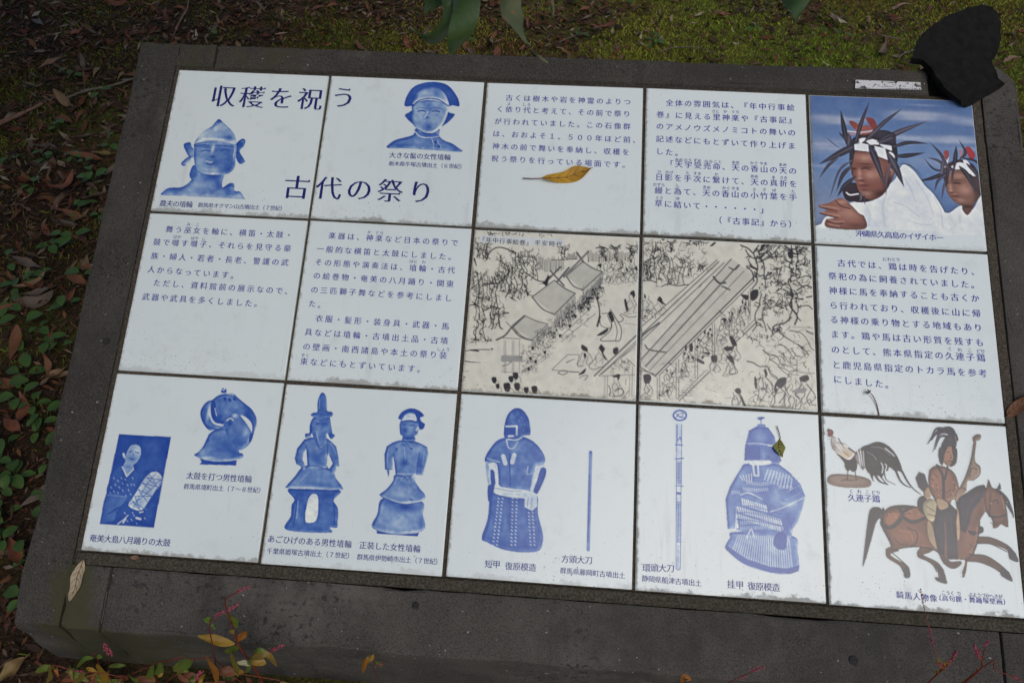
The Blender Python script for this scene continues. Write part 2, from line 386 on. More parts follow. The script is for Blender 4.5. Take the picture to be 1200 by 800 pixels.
# clay bust of a lady
PICTURES[1,0]=[
('F',.88,[(504,200),(503,158),(515,113),(543,63),(587,35),(638,20),(691,17),(745,27),(786,53),(823,99),(847,142),(854,186),(811,181),(784,186),(664,151),(550,198)],{'sm':1}),
('b',.7,784,101,41.4,41.4,.4),
('F',.85,[(512,264),(532,248),(560,236),(579,326),(548,309),(521,282)]),
('F',.82,[(831,244),(803,236),(773,232),(755,329),(783,313),(816,275)]),
('F',.62,[(425,502),(435,473),(471,443),(521,425),(571,406),(588,384),(598,354),(734,348),(746,401),(781,432),(828,448),(868,474),(894,505),(697,502),(535,500)],{'sh':13.8}),
('b',.95,508,484,41.4,17.2,.7),
('b',.95,850,489,31,20.7,.7),
('b',.95,673,383,48.3,27.6,.8),
('b',.4,628,457,55.2,20.7,.4),
('L',.15,5.5,[(591,380),(617,407),(657,418),(702,415)]),
('L',.2,4.8,[(702,415),(727,409),(752,402)],{'a':.8}),
('L',.25,3.4,[(699,421),(712,453),(719,492)]),
('L',1,16.6,[(725,444),(728,447)]),
('L',1,16.6,[(749,474),(752,477)]),
('L',.3,2.8,[(737,430),(744,451),(758,465),(767,497)]),
('F',.42,[(553,192),(554,236),(558,287),(577,337),(619,368),(666,384),(711,378),(747,344),(769,299),(783,248),(785,182),(729,148),(598,154)],{'sh':11}),
('b',.95,669,340,41.4,44.8,.85),
('b',.92,661,195,34.5,55.2,.6),
('b',.85,708,207,55.2,24.1,.5),
('b',.9,656,275,15.2,11,.9),
('b',.25,610,278,24.1,24.1,.6),
('b',.3,722,280,24.1,20.7,.5),
('L',1,9,[(594,234),(615,228),(640,232)]),
('L',1,9,[(684,230),(707,226),(732,232)]),
('L',.15,4.8,[(640,276),(649,258),(658,233)]),
('L',.3,4.1,[(674,260),(689,278)]),
('L',.75,4.1,[(578,217),(616,206),(650,214)]),
('L',.8,4.1,[(670,213),(708,202),(748,209)]),
('F',.45,[(555,185),(561,140),(580,99),(616,65),(654,53),(701,59),(743,88),(770,131),(785,182),(730,159),(664,149),(599,161)],{'sh':13.8}),
('b',.15,619,101,41.4,27.6,.5),
('b',.8,704,90,31,27.6,.6),
('L',.95,8.3,[(555,200),(586,161),(630,143),(676,139),(730,151),(785,189)]),
('L',.2,4.1,[(555,181),(591,150),(636,131),(675,128),(728,137),(777,168)]),
]
# festival photograph
PICTURES[4,0]=[
('F',(.1,.175,.36),[(-13,-25),(1118,-75),(1081,846),(-14,899)],{'sm':0}),
('b',(.19,.3,.5),515,468,1.05e+03,303,.75),
('b',(.5,.53,.6),649,119,163,32.6,.7),
('b',(.45,.47,.55),169,172,175,30.3,.55),
('b',(.45,.47,.55),95,352,128,52.4,.5),
('b',(.48,.52,.6),855,279,175,25.6,.7),
('b',(.5,.53,.6),81,151,100,15.1,.3),
('b',(.5,.53,.6),190,191,87.3,14,.3),
('b',(.5,.53,.6),258,162,114,11.6,.3),
('b',(.5,.53,.6),40,342,108,11.6,.3),
('b',(.5,.53,.6),138,369,83.8,9.3,.3),
('b',(.5,.53,.6),228,321,90.8,10.5,.3),
('b',(.5,.53,.6),606,102,87.3,12.8,.3),
('b',(.5,.53,.6),691,136,94.3,16.3,.3),
('b',(.5,.53,.6),760,107,121,14,.3),
('b',(.5,.53,.6),636,145,122,11.6,.3),
('b',(.5,.53,.6),890,259,100,12.8,.3),
('b',(.5,.53,.6),963,287,95.5,10.5,.3),
('b',(.5,.53,.6),811,294,105,10.5,.3),
('b',(.5,.53,.6),937,337,115,15.1,.3),
('b',(.5,.53,.6),698,46,94.3,8.2,.3),
('b',(.5,.53,.6),1017,171,99,10.5,.3),
('b',(.5,.53,.6),890,127,88.5,16.3,.3),
('b',(.5,.53,.6),485,259,100,16.3,.3),
('b',(.5,.53,.6),67,490,100,15.1,.3),
('b',(.5,.53,.6),547,319,83.8,11.6,.3),
('b',(.42,.46,.56),734,433,140,46.6,.3),
('b',(.3,.34,.42),67,756,140,163,.6),
('b',(.5,.54,.6),593,279,128,18.6,.6),
('b',(.45,.5,.58),954,149,105,23.3,.6),
('F',(.8,.83,.8),[(752,776),(801,765),(870,716),(933,740),(990,646),(999,709),(1005,870),(1007,897),(725,903)]),
('b',(.62,.66,.7),795,837,35,52.6,.6),
('b',(.6,.64,.68),855,798,10.5,43.8,.5),
('F',(.26,.13,.09),[(809,517),(796,573),(790,620),(809,664),(839,699),(874,716),(876,743),(901,776),(933,740),(953,694),(990,646),(1002,563),(979,500),(883,467)]),
('b',(.52,.29,.22),900,610,42,35,.7),
('b',(.52,.29,.22),817,595,10.5,26.3,.7),
('b',(.52,.29,.22),818,620,12.3,7.9,.8),
('b',(.52,.29,.22),871,519,38.5,19.3,.6),
('b',(.52,.29,.22),869,680,29.8,14,.5),
('b',(.52,.29,.22),840,640,14,5.3,.5),
('b',(.065,.028,.026),854,567,29.8,7.9,.75),
('b',(.065,.028,.026),803,568,10.5,7.9,.7),
('b',(.065,.028,.026),966,602,21,70.1,.75),
('b',(.065,.028,.026),906,719,36.8,17.5,.75),
('b',(.065,.028,.026),822,631,15.8,4.4,.8),
('b',(.2,.05,.05),841,652,24.5,4.4,.8),
('b',(.27,.085,.075),842,662,21,4.4,.7),
('b',(.065,.028,.026),841,656,24.5,2.2,.9),
('b',(.065,.028,.026),860,550,29.8,4.4,.7),
('b',(.065,.028,.026),841,681,22.8,4.4,.45),
('L',(.04,.02,.02),4.4,[(838,573),(858,568),(879,575)],{'a':.8}),
('F',(.1,.06,.06),[(781,509),(802,452),(880,411),(960,435),(995,508),(1004,581),(990,646),(962,602),(919,530),(883,476),(823,498),(791,592)]),
('F',(.8,.83,.8),[(786,453),(803,396),(825,376),(822,414),(801,466)]),
('F',(.8,.83,.8),[(835,460),(887,430),(934,455),(954,501),(938,502),(907,475),(858,478)]),
('F',(.8,.83,.8),[(940,474),(980,490),(982,513),(953,515)]),
('F',(.8,.83,.8),[(909,414),(933,418),(947,450),(918,451)]),
('F',(.42,.05,.05),[(928,333),(954,323),(983,369),(972,402),(947,398)]),
('F',(.4,.08,.07),[(797,363),(823,353),(828,385),(809,419)]),
('b',(.7,.5,.5),951,361,17.5,10.5,.7),
('L',(.5,.2,.2),12.3,[(898,349),(899,387)]),
('L',(.068,.0576,.0736),19.7,[(888,411),(926,362),(896,278)],{'lens':1}),
('L',(.085,.072,.092),22,[(822,507),(783,388),(721,303)],{'lens':1}),
('L',(.106,.09,.115),19.7,[(825,479),(763,426),(698,406)],{'lens':1}),
('L',(.0595,.0504,.0644),26.6,[(850,469),(866,384),(876,317)],{'lens':1}),
('L',(.0468,.0396,.0506),25.4,[(816,489),(721,540),(629,568)],{'lens':1}),
('L',(.068,.0576,.0736),15,[(824,489),(734,484),(677,411)],{'lens':1}),
('L',(.085,.072,.092),18.5,[(797,518),(749,557),(723,628)],{'lens':1}),
('L',(.106,.09,.115),13.9,[(804,527),(778,602),(759,685)],{'lens':1}),
('L',(.0595,.0504,.0644),32.4,[(884,458),(928,521),(967,629)],{'lens':1}),
('L',(.0468,.0396,.0506),19.7,[(818,461),(804,527),(791,610)],{'lens':1}),
('L',(.068,.0576,.0736),15,[(862,431),(839,506),(829,572)],{'lens':1}),
('L',(.085,.072,.092),25.4,[(927,437),(972,491),(998,563)],{'lens':1}),
('L',(.106,.09,.115),23.1,[(773,510),(786,444),(803,396)],{'lens':1}),
('L',(.0595,.0504,.0644),17.3,[(906,400),(979,416),(1023,470)],{'lens':1}),
('F',(.8,.83,.8),[(-14,905),(41,876),(75,827),(219,731),(317,708),(394,674),(452,605),(499,554),(548,461),(610,500),(668,594),(717,652),(772,768),(795,872),(381,894)]),
('b',(.62,.67,.72),412,739,25.6,140,.35),
('b',(.66,.7,.74),565,684,105,46.6,.35),
('b',(.6,.65,.7),312,792,23.3,69.9,.4),
('L',(.6,.65,.69),14,[(439,642),(412,739),(415,857)],{'a':.45}),
('L',(.6,.65,.69),10.5,[(533,528),(581,611),(607,705)],{'a':.45}),
('L',(.6,.65,.69),11.6,[(315,744),(333,802),(318,874)],{'a':.45}),
('L',(.6,.65,.69),9.3,[(617,561),(674,666),(706,795)],{'a':.45}),
('L',(.6,.65,.69),10.5,[(478,712),(541,733),(621,799)],{'a':.45}),
('L',(.6,.65,.69),9.3,[(555,826),(618,847),(692,849)],{'a':.45}),
('L',(.6,.64,.68),5.8,[(716,664),(747,746),(754,863)],{'a':.7}),
('F',(.05,.035,.04),[(179,655),(215,599),(280,602),(320,648),(372,693),(316,720),(252,723),(198,714)]),
('L',(.7,.7,.72),8.2,[(201,663),(222,677),(271,668)]),
('F',(.26,.1,.07),[(241,389),(234,482),(239,543),(263,602),(277,650),(318,696),(371,699),(428,655),(476,568),(497,494),(453,422),(401,381),(303,367)]),
('b',(.52,.29,.22),327,422,64,30.3,.75),
('b',(.52,.29,.22),284,531,14,34.9,.75),
('b',(.52,.29,.22),285,564,15.1,10.5,.8),
('b',(.52,.29,.22),350,537,48.9,37.3,.7),
('b',(.52,.29,.22),325,662,32.6,18.6,.6),
('b',(.52,.29,.22),291,596,18.6,7,.5),
('b',(.52,.29,.22),402,498,25.6,46.6,.35),
('b',(.065,.028,.026),326,487,41.9,9.3,.75),
('b',(.065,.028,.026),254,501,16.3,10.5,.7),
('b',(.065,.028,.026),451,593,34.9,87.3,.8),
('b',(.065,.028,.026),401,658,60.6,30.3,.75),
('b',(.065,.028,.026),292,576,18.6,5.8,.85),
('b',(.065,.028,.026),310,640,25.6,5.8,.6),
('b',(.065,.028,.026),242,524,8.2,58.2,.6),
('b',(.065,.028,.026),322,467,39.6,5.8,.8),
('b',(.2,.05,.05),308,605,30.3,5.8,.8),
('b',(.27,.085,.075),309,621,27.9,7,.8),
('b',(.065,.028,.026),307,612,32.6,2.9,.9),
('b',(.52,.29,.22),473,505,12.8,25.6,.8),
('b',(.065,.028,.026),469,513,5.8,11.6,.8),
('L',(.04,.018,.018),5.8,[(296,503),(323,497),(353,504)],{'a':.85}),
('L',(.04,.018,.018),4.7,[(243,507),(261,503)],{'a':.7}),
('F',(.3,.125,.09),[(26,759),(89,737),(134,711),(177,701),(229,748),(269,794),(300,816),(294,896),(83,898),(72,845),(118,831),(33,806),(77,786)]),
('b',(.5,.28,.21),205,797,69.9,41.9,.6),
('b',(.5,.28,.21),165,725,34.9,14,.7),
('L',(.5,.28,.21),10.5,[(45,758),(99,762),(153,770)],{'a':.55}),
('L',(.5,.28,.21),10.5,[(49,798),(108,809),(150,816)],{'a':.55}),
('L',(.5,.28,.21),10.5,[(80,841),(127,855),(176,851)],{'a':.55}),
('L',(.5,.28,.21),10.5,[(89,874),(147,883)],{'a':.55}),
('b',(.12,.05,.04),244,872,58.2,18.6,.6),
('L',(.09,.035,.03),5.8,[(40,767),(98,779),(141,791)]),
('L',(.09,.035,.03),5.8,[(38,808),(107,826),(144,831)]),
('L',(.09,.035,.03),5.8,[(74,853),(127,870),(170,864)]),
('L',(.1,.04,.03),7,[(133,717),(164,752),(217,767)]),
('F',(.06,.05,.06),[(230,396),(239,321),(297,268),(421,231),(497,246),(519,320),(517,444),(481,494),(452,435),(391,363),(281,368),(249,457),(231,494)]),
('F',(.33,.08,.05),[(240,188),(269,178),(343,234),(375,252),(308,267)]),
('F',(.3,.06,.05),[(342,152),(392,156),(410,218),(387,232)]),
('F',(.38,.12,.09),[(277,225),(356,202),(387,245),(309,261)]),
('L',(.55,.5,.5),10.5,[(226,248),(309,252),(376,239)]),
('L',(.5,.25,.22),8.2,[(222,271),(309,261)]),
('F',(.8,.83,.8),[(270,334),(306,311),(315,342),(354,340),(357,383),(264,375)],{'sm':0}),
('F',(.8,.83,.8),[(333,310),(373,296),(411,306),(412,331),(360,334)],{'sm':0}),
('F',(.8,.83,.8),[(386,345),(446,354),(458,432),(404,412)],{'sm':0}),
('F',(.8,.83,.8),[(415,331),(485,336),(489,371),(446,354)],{'sm':0}),
('F',(.8,.83,.8),[(472,378),(498,395),(496,432),(477,415)]),
('F',(.8,.83,.8),[(296,299),(335,291),(305,327)]),
('L',(.0468,.0396,.0506),32.3,[(222,346),(206,222),(192,105)],{'lens':1}),
('L',(.068,.0576,.0736),26.1,[(273,319),(312,191),(371,35)],{'lens':1}),
('L',(.085,.072,.092),27.7,[(328,316),(445,185),(569,75)],{'lens':1}),
('L',(.106,.09,.115),38.4,[(404,325),(530,244),(712,158)],{'lens':1}),
('L',(.0595,.0504,.0644),26.1,[(490,346),(591,310),(711,311)],{'lens':1}),
('L',(.0468,.0396,.0506),30.7,[(508,407),(585,397),(685,374)],{'lens':1}),
('L',(.068,.0576,.0736),46.1,[(294,330),(181,398),(45,481)],{'lens':1}),
('L',(.085,.072,.092),20,[(169,423),(100,488),(42,577)],{'lens':1}),
('L',(.106,.09,.115),15.4,[(244,445),(164,522),(99,707)],{'lens':1}),
('L',(.0595,.0504,.0644),26.1,[(242,482),(185,546),(142,657)],{'lens':1}),
('L',(.0468,.0396,.0506),27.7,[(260,554),(192,618),(145,693)],{'lens':1}),
('F',(.8,.83,.8),[(265,336),(305,327),(354,335),(359,383),(313,377),(263,377)],{'sm':0}),
('F',(.8,.83,.8),[(383,342),(448,356),(459,434),(405,412)],{'sm':0}),
('F',(.8,.83,.8),[(339,310),(378,295),(414,310),(410,330),(360,331)],{'sm':0}),
('F',(.8,.83,.8),[(417,328),(487,336),(487,369),(446,351)],{'sm':0}),
('F',(.8,.83,.8),[(473,378),(500,398),(496,435),(477,416)]),
('L',(.068,.0576,.0736),43,[(354,340),(391,450),(431,606)],{'lens':1}),
('L',(.085,.072,.092),46.1,[(461,385),(503,481),(544,607)],{'lens':1}),
('L',(.106,.09,.115),13.8,[(472,458),(444,569),(435,672)],{'lens':1}),
('L',(.0595,.0504,.0644),16.9,[(176,261),(207,297),(238,358)],{'lens':1}),
('L',(.0468,.0396,.0506),5.4,[(102,302),(139,338),(182,373)],{'lens':1}),
('L',(.068,.0576,.0736),6.9,[(527,455),(591,465),(652,523)],{'lens':1}),
('L',(.085,.072,.092),30.7,[(228,334),(235,296),(231,258)],{'lens':1}),
('L',(.106,.09,.115),15.4,[(288,649),(285,698),(273,722)],{'lens':1}),
('L',(.0595,.0504,.0644),10.8,[(308,673),(306,709),(307,738)],{'lens':1}),
('L',(.0468,.0396,.0506),30.7,[(405,313),(496,258),(514,320)],{'lens':1}),
]
# drummer photograph and clay drummer
PICTURES[0,2]=[
('F',.97,[(89,353),(396,350),(392,854),(80,855)],{'sm':0}),
('b',.85,300,388,76,45.6,.4),
('b',.8,116,825,45.6,38,.5),
('F',.9,[(143,527),(212,538),(248,603),(226,723),(189,696),(87,687),(96,583)]),
('F',.45,[(161,435),(178,411),(209,408),(232,427),(237,468),(224,503),(205,523),(212,538),(185,581),(152,534),(158,504),(152,485)]),
('b',.25,208,440,19.7,25.8,.7),
('b',.7,190,487,30.4,10.6,.6),
('b',.35,182,506,21.3,13.7,.6),
('b',.8,181,532,16.7,7.6,.5),
('L',.9,6.1,[(169,450),(186,444)]),
('L',.9,6.1,[(203,449),(224,451)]),
('L',.8,5.3,[(181,486),(202,490)]),
('L',.7,3.8,[(194,452),(197,471)]),
('L',.35,12.2,[(138,463),(147,480)]),
('L',.25,6.8,[(146,535),(182,586),(213,544)],{'sm':0}),
('F',.78,[(88,691),(193,697),(205,713),(162,785),(155,829),(89,845),(82,827)]),
('L',.6,4.6,[(88,695),(198,698)]),
('L',1,9.1,[(117,796),(219,727)]),
('F',.3,[(224,734),(243,692),(280,608),(310,562),(339,551),(363,557),(388,583),(389,609),(354,670),(322,738),(296,766),(257,761),(229,748)]),
('b',.45,268,742,38,30.4,.7),
('b',.15,340,575,30.4,19,.7),
('L',.75,3.8,[(237,722),(333,760)]),
('L',.75,3.8,[(250,692),(350,685)]),
('L',.75,3.8,[(250,692),(296,766)]),
('L',.75,3.8,[(262,654),(325,716)]),
('L',.75,3.8,[(262,654),(350,685)]),
('L',.75,3.8,[(274,616),(335,649)]),
('L',.75,3.8,[(274,616),(370,632)]),
('L',.75,3.8,[(255,750),(306,621)]),
('L',.75,3.8,[(306,621),(348,555)]),
('L',.75,3.8,[(299,585),(370,632)]),
('L',.75,3.8,[(299,585),(390,594)]),
('L',.75,3.8,[(229,737),(284,704)]),
('L',.75,3.8,[(284,704),(335,649)]),
('L',.75,3.8,[(335,649),(388,583)]),
('L',.75,3.8,[(311,569),(360,618)]),
('L',.75,3.8,[(319,746),(390,594)]),
('L',.75,3.8,[(239,711),(288,762)]),
('L',.6,3,[(229,744),(243,692),(310,563)]),
('L',.2,10.6,[(283,808),(306,812)]),
('L',.35,6.8,[(182,848),(215,818),(233,795)],{'taper':.5}),
('L',.3,9.1,[(212,837),(222,818)]),
('L',.35,6.1,[(295,777),(313,772)]),
('L',.5,3.8,[(107,597),(114,604)]),
('L',.5,3.8,[(133,610),(141,617)]),
('L',.5,3.8,[(163,623),(170,630)]),
('L',.5,3.8,[(122,633),(130,640)]),
('L',.5,3.8,[(148,646),(156,653)]),
('L',.5,3.8,[(174,600),(181,607)]),
('L',.5,3.8,[(191,629),(199,636)]),
('L',.5,3.8,[(102,649),(110,656)]),
('L',.5,3.8,[(170,660),(178,667)]),
('L',.5,3.8,[(122,670),(130,677)]),
('L',.5,3.8,[(205,658),(212,665)]),
('L',.5,3.8,[(147,676),(154,683)]),
('L',.5,3.8,[(214,627),(222,634)]),
('L',.5,3.8,[(214,590),(222,597)]),
('L',.5,3.8,[(101,679),(108,686)]),
('L',.5,3.8,[(149,594),(157,601)]),
('L',.5,3.8,[(230,626),(237,633)]),
('L',.5,3.8,[(196,688),(203,695)]),
('L',.5,3.8,[(221,679),(228,686)]),
('L',.5,3.8,[(263,793),(271,800)]),
('L',.5,3.8,[(252,816),(260,823)]),
('L',.5,3.8,[(287,835),(295,842)]),
('L',.5,3.8,[(231,824),(239,831)]),
('L',.5,3.8,[(327,804),(334,810)]),
('L',.5,3.8,[(313,848),(320,855)]),
('L',.5,3.8,[(253,779),(260,786)]),
('L',.5,3.8,[(207,782),(215,789)]),
('F',.92,[(582,462),(596,479),(584,495),(799,487),(797,457)],{'sm':0}),
('F',.62,[(546,443),(565,427),(588,395),(602,351),(617,314),(669,286),(770,292),(801,406),(822,416),(831,434),(809,450),(761,462),(700,469),(638,467),(580,459)],{'sh':8.7}),
('b',.95,720,368,74.4,55.8,.85),
('b',.3,587,425,24.8,21.7,.7),
('b',.25,635,452,43.4,8.7,.7),
('b',.95,772,414,37.2,31,.6),
('L',.3,3.7,[(551,447),(599,461),(675,469),(761,461),(819,441)]),
('b',.9,612,357,12.4,18.6,.7),
('F',.7,[(597,123),(636,92),(710,81),(752,107),(799,138),(837,164),(869,206),(878,242),(874,279),(869,322),(860,347),(851,250),(781,205),(743,281),(669,286),(615,301),(571,267),(544,219),(543,176),(567,137)],{'sh':6.2}),
('b',.95,817,196,31,55.8,.85),
('b',.35,875,273,8.7,31,.7),
('b',.5,719,134,37.2,31,.5),
('b',1,657,219,24.8,37.2,.9),
('b',.85,565,231,15.5,55.8,.7),
('b',.2,588,198,9.9,46.5,.8),
('F',.95,[(595,129),(610,125),(624,152),(633,189),(652,225),(686,242),(683,257),(645,257),(619,233),(599,191)]),
('L',.35,3.7,[(621,171),(638,214)]),
('L',.22,10.5,[(591,179),(604,222),(633,257),(684,266)]),
('L',.85,7.4,[(561,243),(592,278),(645,290),(687,282)]),
('F',.72,[(718,203),(740,186),(768,200),(812,240),(851,287),(866,323),(856,360),(835,385),(800,400),(764,366),(727,331),(700,284),(710,234)],{'sh':14.9}),
('b',.95,786,352,49.6,43.4,.7),
('b',.3,823,289,21.7,37.2,.7),
('b',.25,744,207,22.3,16.1,.8),
('b',.4,779,267,31,31,.4),
('F',.75,[(686,279),(692,254),(709,228),(731,223),(742,238),(734,263),(712,283)]),
('L',.15,6.2,[(702,238),(721,224),(741,235)]),
('b',1,721,253,13.6,13.6,.8),
('F',.95,[(850,305),(867,310),(865,341),(850,360)]),
('b',.1,858,293,8.7,9.9,0),
('F',.8,[(643,79),(643,57),(651,50),(659,62),(667,52),(673,77)]),
('L',.2,5,[(646,60),(656,66)]),
('L',.2,5,[(641,85),(672,82),(718,90)]),
('L',.95,5,[(655,93),(686,89),(725,95)]),
('L',1,16.1,[(668,111),(674,117)]),
('L',1,16.1,[(697,116),(703,122)]),
('L',1,16.1,[(724,109),(730,114)]),
]
# two clay figures
PICTURES[1,2]=[
('F',.8,[(108,587),(384,579),(363,637),(393,681),(401,761),(397,783),(361,786),(361,812),(120,812),(133,738),(130,678),(141,646)],{'sh':9.5}),
('b',.95,163,614,52.9,25.4,.7),
('b',.95,323,614,52.9,29.6,.7),
('b',.6,328,736,21.1,52.9,.5),
('b',.6,171,746,21.1,52.9,.5),
('F',0,[(220,758),(216,672),(226,625),(247,609),(271,623),(282,688),(281,739),(263,762)]),
('F',.6,[(154,475),(189,457),(280,456),(337,479),(363,519),(403,563),(392,579),(244,583),(95,588),(88,573),(124,524)],{'sh':8.5}),
('b',.85,272,556,74,19,.5),
('F',.62,[(194,298),(153,311),(117,367),(112,420),(124,451),(153,465),(166,485),(181,478),(172,448),(158,427),(158,391),(171,363),(188,447),(191,473),(298,466),(294,398),(303,387),(332,437),(314,470),(307,455),(296,450),(340,505),(353,478),(353,452),(371,451),(362,404),(341,342),(305,313),(281,298)],{'sh':8.5,'sm':0}),
('b',.9,237,412,38.1,47.6,.7),
('F',.68,[(195,180),(276,175),(296,228),(310,270),(323,274),(323,290),(303,302),(278,272),(277,336),(246,357),(213,318),(191,277),(184,301),(157,301),(154,279),(175,273),(173,225)],{'sh':6.3}),
('b',.95,244,220,23.3,19,.7),
('b',.4,222,264,14.8,31.7,.5),
('L',1,7.4,[(211,222),(225,219)]),
('L',1,7.4,[(251,218),(266,219)]),
('b',.45,242,327,19,19,.4),
('F',.78,[(170,171),(186,157),(205,149),(199,93),(210,48),(225,39),(244,57),(255,100),(263,143),(288,147),(299,163),(282,180),(232,178),(189,183)],{'sh':7.4}),
('b',.95,237,169,52.9,8.5,.7),
('L',1,5.3,[(166,343),(181,405),(190,462)],{'a':.7}),
('L',1,5.3,[(291,335),(296,398),(299,452)],{'a':.7}),
('L',1,5.3,[(153,470),(227,457),(337,479)],{'a':.7}),
('L',1,5.3,[(112,420),(132,458)],{'a':.7}),
('L',1,5.3,[(177,213),(189,256),(185,293)],{'a':.7}),
('L',1,5.3,[(289,207),(303,254),(313,293)],{'a':.7}),
('L',1,5.3,[(196,191),(235,197),(279,186)],{'a':.7}),
('L',1,5.3,[(208,276),(246,357),(277,336)],{'a':.7}),
('L',1,5.3,[(112,592),(246,596),(382,579)],{'a':.7}),
('L',1,5.3,[(206,693),(215,773)],{'a':.7}),
('L',1,5.3,[(288,688),(292,768)],{'a':.7}),
('L',1,5.3,[(153,615),(159,696),(157,797)],{'a':.7}),
('L',1,5.3,[(353,602),(369,682),(384,762)],{'a':.7}),
('L',.3,6.3,[(209,70),(214,135)],{'a':.35}),
('L',.3,6.3,[(117,367),(118,420)],{'a':.35}),
('L',.3,6.3,[(209,487),(145,564)],{'a':.35}),
('L',.3,6.3,[(306,323),(344,384)],{'a':.35}),
('L',.3,6.3,[(217,265),(235,317)],{'a':.35}),
('L',.3,6.3,[(164,655),(169,746)],{'a':.35}),
('F',.95,[(618,778),(623,799),(850,800),(857,771)],{'sm':0}),
('F',.5,[(641,605),(851,611),(867,681),(886,737),(880,760),(848,779),(742,793),(623,782),(590,756),(613,698)],{'sh':8.9}),
('b',1,765,645,88.6,29.5,.95),
('b',.95,684,626,49.2,21.7,.8),
('b',.8,861,719,15.7,49.2,.6),
('b',.25,736,737,59.1,34.5,.5),
('L',.3,4.9,[(593,761),(663,787),(761,792),(876,764)]),
('F',.52,[(693,476),(682,511),(652,556),(616,588),(622,597),(694,621),(764,631),(841,616),(873,585),(834,540),(805,503),(797,470)],{'sh':7.9}),
('b',.2,719,576,49.2,23.6,.5),
('b',.9,835,549,19.7,39.4,.5),
('L',1,8.9,[(786,604),(799,607)]),
('L',.95,4.9,[(624,600),(694,624),(764,633),(842,618)]),
('F',.62,[(698,284),(659,298),(626,323),(618,368),(630,451),(641,455),(656,498),(659,454),(673,447),(669,375),(681,413),(693,476),(798,474),(812,469),(845,471),(856,412),(866,352),(857,313),(820,296),(778,283)],{'sh':7.9,'sm':0}),
('b',.95,736,410,29.5,21.7,.8),
('b',.95,820,395,11.8,59.1,.7),
('b',.3,813,326,39.4,29.5,.5),
('b',.35,701,363,19.7,59.1,.4),
('L',.95,3.9,[(706,313),(715,302),(726,314),(738,301),(751,315)]),
('L',.98,9.8,[(683,332),(687,338)]),
('L',.98,8.9,[(760,324),(771,331)]),
('L',.95,3.9,[(738,500),(750,491),(761,504),(774,489),(785,504)]),
('L',.1,11.8,[(790,480),(800,474)]),
('L',1,3.9,[(629,451),(673,447)]),
('F',.7,[(694,173),(788,173),(796,237),(781,258),(783,280),(713,285),(711,263),(694,244)],{'sh':5.9}),
('b',.35,752,220,25.6,25.6,.7),
('b',1,722,227,17.7,15.7,.7),
('L',1,5.9,[(702,196),(724,194)]),
('L',1,5.9,[(745,198),(770,197)]),
('b',.95,742,271,39.4,9.8,.9),
('L',.1,8.9,[(786,223),(793,207)]),
('F',.88,[(677,164),(682,138),(710,111),(750,99),(792,111),(822,135),(813,146),(801,151),(810,171),(831,185),(827,210),(807,219),(795,197),(788,176),(746,165),(711,172)]),
('L',1,4.9,[(671,365),(682,423),(696,471)],{'a':.7}),
('L',1,4.9,[(815,346),(811,405),(812,469)],{'a':.7}),
('L',1,4.9,[(693,479),(749,485),(798,474)],{'a':.7}),
('L',1,4.9,[(660,306),(699,291)],{'a':.7}),
('L',1,4.9,[(626,367),(631,446)],{'a':.7}),
('L',1,4.9,[(713,285),(749,288),(783,280)],{'a':.7}),
('L',.3,5.9,[(638,337),(638,406)],{'a':.35}),
('L',.3,5.9,[(844,334),(841,413)],{'a':.35}),
('L',.3,5.9,[(730,498),(679,579)],{'a':.35}),
('L',.3,5.9,[(670,675),(628,744)],{'a':.35}),
('L',.3,5.9,[(727,322),(739,390)],{'a':.35}),
('F',.3,[(696,173),(705,142),(737,122),(768,133),(782,170),(746,165)],{'sh':4.9}),
('L',.95,5.9,[(695,183),(742,172),(788,180)]),
]
